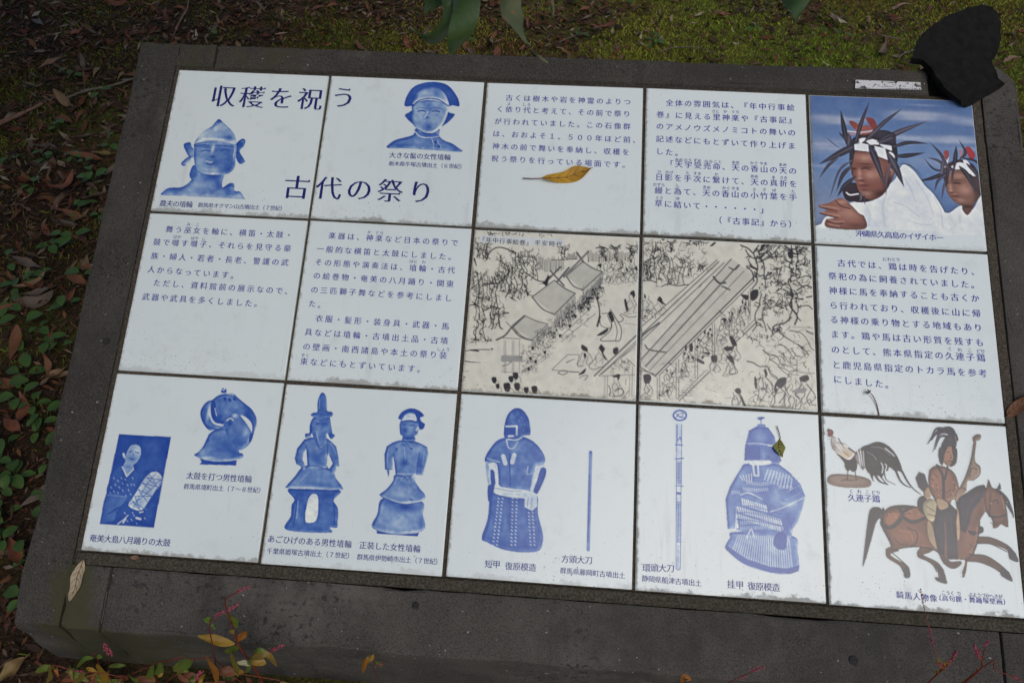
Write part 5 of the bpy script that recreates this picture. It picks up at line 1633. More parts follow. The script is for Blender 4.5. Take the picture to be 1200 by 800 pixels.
ops=tree(125,215,110,22,5,lw=5,sp=45)+tree(615,210,110,24,5,lw=6,sp=45)+tree(500,210,120,20,4,lw=5,sp=40)+tree(410,200,120,20,4,lw=6,sp=40)
for i in range(30): ops.append(('L',K,5,[(300+i*11,160+rnd.uniform(-15,20)),(300+i*11+rnd.uniform(-5,5),225+rnd.uniform(-10,10))],{'a':.8}))
for i in range(10): ops.append(('L',K,5,[(150+i*8,170+rnd.uniform(-10,20)),(150+i*8,210)],{'a':.8}))
ops+=[('L',K,5,[(40,215),(130,212),(220,208)]),('L',K,8,[(360,130),(400,120),(440,135)]),('L',K,10,[(470,110),(500,130),(530,110)])]
for x,y in ((380,270),(430,290),(440,220),(500,300),(520,225),(560,250),(620,230),(640,290),(590,290)): ops+=seat(x,y,1.5,1,rnd.choice((-1,1)))
ops+=scrib(400,230,650,360,30,lw=5,ln=26)
# three roofs stepping down to the left
def hall(p):  # p: ridge-left, ridge-right, eave-right, eave-left
    a,b,c,d=p
    u=[]
    for k in range(9):
        dy=12+k*11;u.append(('L',(.15,.15,.15),2.6,[(d[0]+k*3,d[1]+dy),(c[0]-k*2,c[1]+dy)],{'a':.8}))
    for k in range(26):
        f_=k/25;xx=d[0]+(c[0]-d[0])*f_;yy=d[1]+(c[1]-d[1])*f_;u.append(('L',(.08,.08,.08),3,[(xx,yy+rnd.uniform(10,50)),(xx+rnd.uniform(-6,6),yy+rnd.uniform(60,115))],{'a':.85}))
    return u+roof(a,b,c,d)+[('L',(.10,.10,.10),8,[a,b]),('L',(.10,.10,.10),9,[d,((a[0]*.45+d[0]*.55)-14,(a[1]*.45+d[1]*.55)+16),a]),('L',(.12,.12,.12),9,[d,c],{'sm':0}),('L',(.10,.10,.10),8,[b,((b[0]+c[0])/2-3,(b[1]+c[1])/2+10),c])]
ops+=hall(((145,330),(265,225),(405,300),(265,430)))+[('L',(.10,.10,.10),15,[(130,335),(305,155)]),('L',(.10,.10,.10),13,[(220,160),(270,230)]),('L',(.3,.3,.28),6,[(135,335),(300,165)])]
ops+=hall(((-100,480),(60,360),(210,455),(60,605)))+[('L',(.10,.10,.10),14,[(20,350),(105,265)]),('L',(.10,.10,.10),14,[(80,370),(165,270)]),('L',(.12,.12,.12),12,[(30,290),(130,400)]),('L',K,9,[(0,390),(30,330)])]
# galleries: posts, rails and busy figures under the eaves
for i in range(34):
    f=i/33;x=400-f*380;y=340+f*360
    ops.append(('L',G1,5,[(x,y),(x+rnd.uniform(-5,5),y+rnd.uniform(50,90))]))
ops+=scrib(250,420,420,560,46,c=(.06,.06,.06),lw=4,ln=18)+scrib(130,540,300,680,46,c=(.06,.06,.06),lw=4,ln=18)+scrib(0,620,200,790,46,c=(.06,.06,.06),lw=4,ln=18)
for x,y in ((310,490),(370,490),(250,560),(305,570),(170,690),(210,620),(100,760)): ops.append(('F',K,[(x-9,y-10),(x+8,y-12),(x+9,y+8),(x-6,y+10)]))
ops+=[('L',K,9,[(370,500),(385,600),(365,690)]),('L',K,10,[(390,620),(370,690)]),('L',G1,5,[(320,560),(100,770)]),('L',G1,5,[(355,600),(110,800)]),('L',(.3,.3,.28),5,[(240,480),(250,670)])]
# more heads and sleeves under the eaves, brush specks on the open ground
for i in range(46):
    f=rnd.random();x=395-f*390+rnd.uniform(-14,22);y=400+f*370+rnd.uniform(-30,30)
    ops+=[('F',K,[(x-5,y-6),(x+5,y-7),(x+6,y+4),(x-4,y+5)]),('L',K,3,[(x-6,y+6),(x-10,y+24),(x+8,y+28),(x+6,y+6)])]
ops+=scrib(420,330,650,420,14,c=G1,lw=3,ln=10)+scrib(260,650,650,790,16,c=G1,lw=2.5,ln=8)
# dancer and watchers
ops+=[('L',K,5,[(400,600),(450,605),(470,700),(400,690),(385,650)]),('F',K,[(445,600),(465,585),(490,640),(470,660)]),('L',K,6,[(460,570),(480,600),(520,660),(555,640),(530,610)]),('L',K,6,[(470,640),(460,720),(390,790),(480,795),(530,790),(540,710),(510,650)]),('F',K,[(365,755),(440,705),(440,730),(400,755)]),('L',K,5,[(490,650),(510,720),(500,790)]),('L',K,5,[(440,610),(460,660)])]
ops+=seat(615,480,2.0,1,1)+[('F',K,[(560,505),(575,500),(590,570),(575,580)]),('L',K,5,[(535,600),(600,625),(650,620)]),('L',G1,3,[(555,670),(660,680)])]
add(*B,ops)
C_=((2, 1),(0.600837,0.0508975,-40.3977,-0.0311476,0.643663,552.875,4.90238e-06,3.69566e-05),0.5980)
ops=hall(((520,110),(640,0),(860,80),(700,240)))+[('L',(.1,.1,.1),18,[(355,235),(440,190),(520,95),(630,0)]),('L',(.12,.12,.12),14,[(505,115),(570,190),(640,225),(710,240)]),('L',(.1,.1,.1),8,[(450,60),(560,170)]),('L',(.15,.15,.15),8,[(400,215),(590,225)])]
for x in (430,445,510,525,580): ops.append(('L',(.2,.2,.2),5,[(x,240),(x,560)]))
ops+=[('F',(.33,.33,.30),[(405,385),(610,390),(610,450),(400,450)],{'sm':0}),('L',K,7,[(410,490),(460,480),(500,450)]),('L',G1,5,[(400,545),(570,560)]),('L',G1,5,[(600,550),(860,380)]),('L',G1,5,[(640,550),(870,400)])]
ops+=scrib(600,280,900,420,80,c=(.06,.06,.06),lw=5,ln=24)+scrib(620,420,740,560,50,c=(.06,.06,.06),lw=5,ln=24)+scrib(740,120,920,300,60,c=(.06,.06,.06),lw=5,ln=24)
for x,y in ((710,320),(830,360),(740,450),(690,420),(670,520)): ops.append(('F',K,[(x-12,y-14),(x+10,y-16),(x+12,y+12),(x-8,y+14)]))
ops+=[('L',K,9,[(40,348),(100,335),(180,330),(290,330)]),('L',K,14,[(100,335),(180,345)]),('L',K,13,[(25,438),(90,450),(200,458)],{'taper':.6}),('L',K,16,[(308,322),(314,326)]),('L',K,8,[(15,590),(50,600)]),('L',G1,5,[(40,545),(80,540)])]
for x,y,s in ((330,630,1),(455,700,1.4),(365,690,.8),(495,620,1),(540,590,1.1),(555,695,1.2),(645,730,1.0),(725,725,1.2)):
    ops.append(('F',K,[(x-22*s,y-25*s),(x+20*s,y-30*s),(x+26*s,y+10*s),(x+10*s,y+34*s),(x-14*s,y+20*s)]))
    ops.append(('L',K,4,[(x+20*s,y),(x+45*s,y+20*s),(x+50*s,y+60*s)]))
ops+=tree(190,245,40,60,3,lw=9,sp=60)+tree(350,130,10,60,2,lw=9,sp=50)+scrib(110,220,320,260,16,lw=9,ln=26)
add(*C_,ops)
D=((2, 1),(0.629646,0.053338,463.485,-0.0326411,0.674526,524.489,5.13744e-06,3.87286e-05),0.6250)
ops=[('L',K,5,[(55,500),(200,362),(310,362)],{'sm':0}),('L',K,5,[(55,505),(310,525)]),('L',K,9,[(190,435),(265,402)],{'taper':.4}),('L',K,7,[(110,530),(150,510),(205,520),(160,548),(110,535)]),('L',K,8,[(220,522),(310,525)])]
ops+=seat(360,310,2.6,1,-1)+seat(510,320,2.4,1,1)+[('F',K,[(325,300),(345,272),(380,300),(390,330),(360,330)]),('F',K,[(490,295),(530,285),(550,310),(535,350),(570,410),(545,400),(515,340)]),('F',K,[(625,310),(660,292),(675,310),(665,355),(630,355)]),('F',K,[(305,545),(370,490),(360,530),(320,552)]),('L',K,6,[(310,370),(295,465),(340,470)]),('L',K,6,[(470,390),(400,460),(440,500),(530,470)]),('L',K,6,[(310,580),(340,560),(390,560),(360,600)]),('F',K,[(350,345),(375,360),(370,395),(355,390)])]
ops+=[('L',(.1,.1,.1),14,[(450,560),(840,185)]),('L',(.13,.13,.13),8,[(490,560),(840,240)]),('L',(.1,.1,.1),8,[(515,545),(840,265)]),('L',(.2,.2,.2),6,[(600,460),(830,300)]),('L',G1,6,[(490,560),(830,550)]),('L',K,6,[(750,400),(830,470)]),('L',G1,5,[(550,560),(545,750)]),('L',G1,5,[(572,560),(568,750)]),('L',G1,5,[(780,560),(775,750)]),('L',G1,5,[(805,470),(800,750)]),('L',K,5,[(745,590),(742,640)])]
ops+=scrib(600,420,790,520,34,lw=5,ln=26)+seat(655,590,2.6,1,1)+[('F',K,[(615,560),(680,548),(685,570),(640,575)]),('L',K,8,[(640,700),(670,680),(715,690),(710,740),(640,750),(630,720)]),('L',K,7,[(580,650),(600,690),(590,745)]),('L',K,5,[(720,760),(770,700)])]
add(*D,ops)
E_=((3, 1),(0.704059,0.0155819,-28.6565,-0.0368051,0.760575,-16.7711,5.79282e-06,4.36692e-05),0.7120)
ops=[]
for x,y0,y1,w,n in ((130,400,100,34,6),(200,390,110,34,6),(270,440,200,36,5),(375,430,200,32,5),(435,360,240,22,3),(60,380,230,26,4),(90,390,220,18,3),(520,320,260,16,2),(545,310,270,14,2),(290,150,70,20,4)):
    ops+=tree(x,y0,y1,w,n,lw=7,sp=48)
ops+=scrib(420,50,600,95,26,lw=8,ln=24)+scrib(40,60,300,150,22,lw=6,ln=26)+scrib(40,300,240,400,20,lw=6)
ops+=[('L',K,9,[(30,405),(90,395),(160,412)]),('L',K,9,[(205,445),(260,425),(330,440),(430,430)]),('L',G1,5,[(150,445),(205,450)]),('F',K,[(610,105),(640,75),(665,70),(640,100)]),('F',K,[(195,40),(230,40),(215,58)])]
for y in range(350,410,12): ops.append(('L',G1,4,[(285,y),(350,y+2)]))
ops+=seat(75,540,2.0,1,-1)+seat(185,570,2.0,1,1)+[('F',K,[(165,560),(190,540),(210,570),(240,605),(200,590)])]+scrib(30,640,170,740,22,lw=6,ln=30)
# long boarded roof: three rails and the boards across them
def lerp(a,b,f):return (a[0]+(b[0]-a[0])*f,a[1]+(b[1]-a[1])*f)
add(*E_,ops)
Z=((3, 1),(1.41224,0.031255,-70.3452,-0.0738255,1.5256,-42.3829,1.16195e-05,8.75938e-05),1.3880)
ops=[('F',(.66,.64,.54),[(378,128),(420,125),(520,190),(105,620),(35,585),(5,500)],{'sm':0})]
r0=((0,478),(378,125));r1=((40,555),(425,125));r2=((72,590),(470,165));r3=((100,612),(520,195));r00=((-20,470),(365,128))
for i in range(66):
    f=i/65.;ops.append(('L',(.17,.17,.17),2.2,[lerp(*r1,f),lerp(*r3,f+.0)],{'a':.75}))
for r,w in ((r00,4),(((0,488),(372,136)),5),(((0,515),(395,140)),4),(r1,5),(((62,580),(455,150)),6),(((78,598),(480,175)),3),(((105,618),(525,198)),7),(((120,618),(525,215)),4)):ops.append(('L',(.10,.10,.10),w,list(r)))
ops+=[('L',(.08,.08,.08),7,[(0,500),(60,440),(120,395)]),('L',(.08,.08,.08),9,[(350,200),(372,225),(400,225)]),('L',(.08,.08,.08),7,[(385,240),(420,255)]),('L',(.08,.08,.08),6,[(60,490),(80,510),(150,520)]),('L',(.08,.08,.08),6,[(415,160),(440,170),(460,150)]),('L',(.1,.1,.1),5,[(0,560),(105,622)]),('L',(.12,.12,.12),4,[(0,585),(100,612)])]
for x,y0,y1 in ((112,625,720),(122,620,722),(192,560,715),(203,550,718),(272,470,630),(283,465,632),(345,400,570),(355,395,535),(418,350,460),(428,335,450),(498,260,390),(506,250,385)):
    ops.append(('L',(.12,.12,.12),3,[(x,y0),(x,y1)]))
ops+=[('L',(.1,.1,.1),5,[(205,725),(330,605)]),('L',(.1,.1,.1),3,[(195,720),(320,595)]),('L',(.1,.1,.1),5,[(440,480),(540,385)]),('L',(.1,.1,.1),3,[(435,470),(530,375)])]
for i in range(9): ops.append(('L',(.2,.2,.2),2.5,[(200+i*8,700-i*11),(265,705-i*11)]))
for x,y,d in ((70,650,1),(150,650,1),(160,600,-1),(225,570,1),(240,510,-1),(300,480,1),(320,440,-1),(380,430,1),(390,390,1),(450,400,-1),(460,360,1),(480,310,-1),(350,550,1),(420,560,1),(440,500,-1),(400,510,1)):ops+=seat(x,y,.95,1,d)
ops+=scrib(380,330,500,460,44,c=(.08,.08,.08),lw=2.5,ln=12)+scrib(120,560,260,720,36,c=(.08,.08,.08),lw=2.5,ln=14)+scrib(290,420,420,540,30,c=(.08,.08,.08),lw=2.5,ln=14)
for q in ([(55,615),(82,615),(85,640),(65,655),(55,640)],[(248,485),(262,485),(262,515),(250,515)],[(282,545),(310,560),(308,570),(280,558)],[(305,520),(335,520),(330,532)],[(418,455),(435,460),(450,490),(430,490)],[(395,500),(430,495),(430,510),(405,515)],[(340,535),(365,535),(365,560),(345,560)],[(410,540),(430,535),(440,575),(425,560)],[(465,275),(500,280),(490,300)],[(510,260),(540,255),(535,290),(510,300)]):ops.append(('F',K,q))
for i in range(60):
    f=rnd.random();x=110+f*400+rnd.uniform(-10,30);y=690-f*420+rnd.uniform(-40,30)
    ops+=[('L',(.05,.05,.05),2.2,[(x,y),(x+rnd.uniform(-8,8),y+9),(x+rnd.uniform(-8,8),y+18)])]
    if i%3==0: ops.append(('F',K,[(x-4,y-6),(x+4,y-7),(x+5,y+3),(x-3,y+4)]))
for i in range(14): ops.append(('L',(.12,.12,.12),2.2,[(130+i*25,690-i*22),(160+i*25,690-i*22)]))
ops+=scrib(540,60,770,420,120,lw=3.2,ln=17)+scrib(560,430,780,600,60,lw=2.6,ln=24)+scrib(40,50,330,230,70,lw=2.8,ln=17)+scrib(520,600,780,740,60,lw=2.6,ln=20)+scrib(250,560,520,720,14,c=G1,lw=2,ln=8)
for x,y,s,d in ((560,610,1.5,-1),(640,650,1.7,1),(735,640,1.7,1),(450,690,1.4,-1),(690,690,1.3,-1)): ops+=seat(x,y,s,0,d)
add(*Z,ops)
add(*((3, 1),(0.700328,0.0154994,491.591,-0.0366101,0.756544,-16.3202,5.76213e-06,4.34378e-05),0.7070),tree(285,430,60,60,9,lw=10,sp=110)+tree(590,420,60,60,9,lw=10,sp=100)+tree(300,790,470,60,5,lw=9,sp=50)+tree(580,700,440,50,5,lw=10,sp=60)+scrib(380,250,560,620,50,lw=11,ln=38)+scrib(600,60,740,420,34,lw=8,ln=34)+scrib(140,40,480,170,24,lw=8,ln=40)+scrib(380,760,480,800,12,lw=10,ln=34)+[('L',K,10,[(300,130),(350,125),(390,155),(480,158)]),('L',K,9,[(390,150),(450,80),(480,60)]),('L',K,12,[(130,60),(190,85),(240,130)]),('F',K,[(530,120),(570,110),(575,170),(540,165)]),('L',K,11,[(180,240),(230,290),(240,360)]),('L',K,14,[(560,430),(570,500),(550,570),(610,660),(590,730)]),('L',K,12,[(400,790),(420,740),(500,720),(560,670)]),('L',K,12,[(610,440),(680,400),(740,420)]),('L',K,10,[(620,340),(680,320),(740,330)]),('L',K,9,[(620,580),(700,570),(740,600)]),('L',K,12,[(690,500),(740,490)]),('L',K,12,[(620,515),(660,512)]),('L',G1,5,[(570,750),(750,760)]),('L',K,8,[(310,340),(370,340),(430,290)]),('L',K,9,[(440,400),(460,300),(480,240)]),('L',K,9,[(550,370),(560,300),(580,250)])])
add(*((3, 1),(0.617165,0.0136588,487.464,-0.0322627,0.666706,517.544,5.07788e-06,3.82796e-05),0.6150),[('L',K,w,q,{'taper':.35}) for w,q in ((12,[(205,347),(260,360),(320,395),(390,395),(420,450),(490,510)]),(10,[(350,240),(400,280),(480,300),(520,370),(560,380)]),(9,[(420,330),(480,370),(520,420),(590,480)]),(10,[(500,190),(560,210),(600,260),(640,320)]),(11,[(500,70),(560,120),(640,170),(700,210),(750,290)]),(14,[(680,190),(740,240),(780,290)]),(9,[(600,60),(700,80),(760,140),(800,220),(840,250)]),(8,[(540,270),(580,340),(610,360)]),(8,[(520,290),(560,350)]),(9,[(620,230),(660,290),(720,310)]),(8,[(640,430),(720,450),(840,460)]),(8,[(500,400),(560,420),(610,450)]),(14,[(760,65),(820,95)]),(10,[(440,90),(450,50),(500,45),(540,90)]),(8,[(560,380),(640,410)]),(6,[(420,470),(470,510),(520,530)]),(6,[(640,100),(660,130)]),(6,[(680,95),(700,125)]),(6,[(580,470),(690,470)]))]
 +scrib(200,110,470,160,22,lw=8,ln=26)+scrib(500,360,620,400,14,c=G1,lw=6,ln=26)
 +[('F',K,[(460,570),(500,510),(550,495),(575,510),(560,560),(520,600),(480,580),(490,630),(460,635)]),('F',K,[(690,505),(730,478),(770,475),(785,510),(760,535),(720,540)]),('F',K,[(360,425),(385,430),(395,470),(380,490)]),('F',K,[(90,610),(130,595),(150,630),(130,655),(100,640)]),('F',K,[(20,320),(40,290),(60,310),(95,400),(70,370)]),('F',K,[(140,655),(165,690),(195,770),(160,740)]),('F',K,[(40,120),(72,120),(110,190),(70,190)]),('F',K,[(272,500),(290,498),(298,590),(280,600)]),('L',K,6,[(75,640),(85,670),(110,665)]),('F',(.13,.13,.13),[(330,595),(370,590),(365,615),(335,612)]),
 ('L',K,6,[(320,450),(330,490),(365,510)]),('L',K,6,[(330,500),(305,560),(320,600),(300,710)]),('L',K,6,[(370,540),(390,610),(370,660),(320,740)]),('L',K,5,[(380,560),(460,680)]),('L',K,6,[(540,630),(460,660),(420,760)]),('L',K,6,[(560,640),(600,700)]),('L',K,5,[(550,650),(540,750)]),('L',K,6,[(470,580),(455,610)]),('L',K,6,[(680,540),(690,560),(720,560)]),('F',(.25,.25,.24),[(620,620),(700,600),(760,600),(740,640),(640,640)]),('L',K,7,[(710,690),(730,750),(790,700),(810,750),(850,755)]),('L',K,6,[(660,770),(700,720)]),('L',K,6,[(560,620),(610,560)]),('L',K,7,[(10,470),(60,470),(115,450),(90,400)]),('L',K,5,[(100,710),(80,700),(120,690)]),('L',G1,5,[(0,690),(70,690),(60,720)])])
# white title strip
add(*((2, 1),(1.44023,0.122003,-90.6304,-0.0746618,1.54288,-44.6869,1.17512e-05,8.8586e-05),1.4100),[('F',(.66,.69,.70),[(82,58),(440,76),(437,106),(78,88)],{'sm':0})])
STONE_TOP=[(.6313,.5218),(.6386,.5361),(.6447,.5591),(.6618,.5824),(.6824,.5992),(.7006,.6129),(.7186,.6239),(.7483,.6371),(.7701,.6414),(.787,.6396),(.7962,.6252),(.8005,.6032),(.7953,.5659),(.7876,.5389),(.7772,.5236),(.7765,.5104),(.7812,.5024),(.7839,.4846),(.7916,.4785),(.7515,.458),(.7131,.4379),(.6984,.4501),(.6857,.4641),(.672,.4847),(.6665,.5041),(.6536,.5184)]
STONE_FRONT=[(.8045,.4831),(.7842,.4678),(.7605,.4531),(.7427,.4406),(.728,.4322),(.7226,.4346)]
STONE_EDGE=(18,20)
FILLER=[(-.6916,-.5044),(-.6912,-.52),(-.6907,-.5418),(-.6913,-.5521)]
YELLOW_A=[(-.0374,.2523),(-.0235,.2475),(-.0003,.2469),(.0228,.2497),(.0379,.2581),(.0482,.2701),(.0552,.279)]
YELLOW_B=[(-.0374,.2523),(-.0282,.2613),(-.009,.2665),(.0064,.2698),(.0215,.2795),(.0389,.2812),(.0552,.279)]
YELLOW_S=[(-.0704,.2516),(-.0548,.2515),(-.0374,.2528)]
SMALL_A=[(.3795,-.192),(.3707,-.2019),(.3671,-.208),(.3714,-.214),(.3771,-.2195),(.3818,-.2227)]
SMALL_B=[(.3795,-.192),(.3821,-.1977),(.3847,-.2028),(.3873,-.2078),(.3844,-.2149),(.3818,-.2227)]
SMALL_S=[(.3742,-.1723),(.3774,-.1823),(.3795,-.1927)]
DRY_A=[(-.7383,-.4587),(-.7493,-.4695),(-.7561,-.4837),(-.7547,-.4946),(-.7509,-.5043),(-.7508,-.5133),(-.748,-.5217)]
DRY_B=[(-.7383,-.4587),(-.7351,-.4717),(-.7356,-.481),(-.7345,-.4914),(-.7358,-.5006),(-.7416,-.5101),(-.748,-.5217)]
CHIP_A=[(-.6632,-.45),(-.6601,-.4471),(-.6546,-.4459),(-.6477,-.4478)]
CHIP_B=[(-.6632,-.45),(-.6576,-.4522),(-.652,-.4518),(-.6477,-.4478)]
EDGE_A=[(.7442,-.1344),(.7497,-.12),(.7604,-.1081),(.7749,-.0987),(.7916,-.0949)]
EDGE_B=[(.7442,-.1344),(.7579,-.1322),(.7695,-.1245),(.7817,-.1111),(.7916,-.0949)]
TWIG=[(.5412,-.1447),(.5374,-.1266),(.5316,-.114),(.5252,-.1077)]
TWIG_TIPS=[(.5178,-.1083),(.5219,-.103),(.5268,-.1039),(.52,-.111)]
HANGING=[([(-.1167,-.0646,1.0467),(-.1308,-.065,1.0305),(-.1337,-.0862,1.0107),(-.1258,-.1196,.9963),(-.1235,-.145,.9918),(-.1261,-.1621,.9811),(-.1277,-.1608,.9688),(-.1267,-.1528,.957)],[(-.1167,-.0646,1.0467),(-.1041,-.0789,1.0334),(-.0969,-.0979,1.0163),(-.097,-.1197,.9972),(-.0973,-.1316,.9868),(-.1035,-.1452,.9753),(-.1165,-.1548,.9677),(-.1251,-.1622,.9618)]),([(-.1282,-.0478,1.0355),(-.1517,-.0505,1.0179),(-.1547,-.0724,.9976),(-.1401,-.1002,.9876),(-.1362,-.1258,.9829),(-.1435,-.1409,.9741),(-.1563,-.1334,.968),(-.1737,-.1151,.9664)],[(-.1282,-.0478,1.0355),(-.1271,-.0623,1.0228),(-.127,-.0846,1.0032),(-.1284,-.1015,.9885),(-.128,-.1149,.9768),(-.132,-.1269,.9665),(-.1484,-.1365,.9592),(-.1716,-.1248,.9709)]),([(-.0721,-.0791,1.0578),(-.0905,-.0837,1.0381),(-.089,-.104,1.0189),(-.0766,-.1365,1.005),(-.0714,-.1624,.9999),(-.061,-.1719,.995),(-.0513,-.1705,.982),(-.0387,-.1654,.967),(-.0248,-.1663,.9587)],[(-.0721,-.0791,1.0578),(-.0583,-.095,1.043),(-.0497,-.1155,1.0245),(-.0552,-.1371,1.006),(-.0517,-.1463,.9976),(-.0509,-.1568,.9884),(-.0461,-.1649,.981),(-.0383,-.1741,.9725),(-.0245,-.1805,.966)]),([(-.1472,-.003,1.0227),(-.1687,-.0087,1.0024),(-.1771,-.0262,.9862),(-.1666,-.0612,.9702),(-.1645,-.0818,.97),(-.1632,-.09,.9668)],[(-.1472,-.003,1.0227),(-.1396,-.0201,1.0073),(-.1399,-.0378,.9918),(-.1447,-.0617,.9712),(-.1532,-.0694,.965),(-.1661,-.0757,.9603)]),([(-.0441,-.0289,1.0201),(-.0434,-.0326,1.0),(-.0369,-.0463,.9863),(-.0294,-.0715,.979),(-.0248,-.0918,.9789),(-.022,-.1016,.9741)],[(-.0441,-.0289,1.0201),(-.0277,-.0437,1.0061),(-.022,-.0594,.992),(-.0228,-.0732,.9799),(-.0217,-.08,.9739),(-.0222,-.0872,.9677)]),([(.2373,.008,1.0344),(.2226,-.0002,1.0114),(.2189,-.0204,.9926),(.2261,-.0527,.9792),(.2261,-.0746,.9779),(.2322,-.0874,.9704)],[(.2373,.008,1.0344),(.2589,-.0111,1.0163),(.2659,-.0313,.9982),(.2501,-.0531,.9801),(.2443,-.0618,.9729),(.2369,-.0727,.9638)])]
TWIG_PATH=[(-.3451,.2611,1.0405),(-.2075,.0712,1.0383),(-.1199,-.0392,1.0426),(-.0522,-.0563,1.0498),(.035,-.0224,1.0474),(.24,.0262,1.0368)]
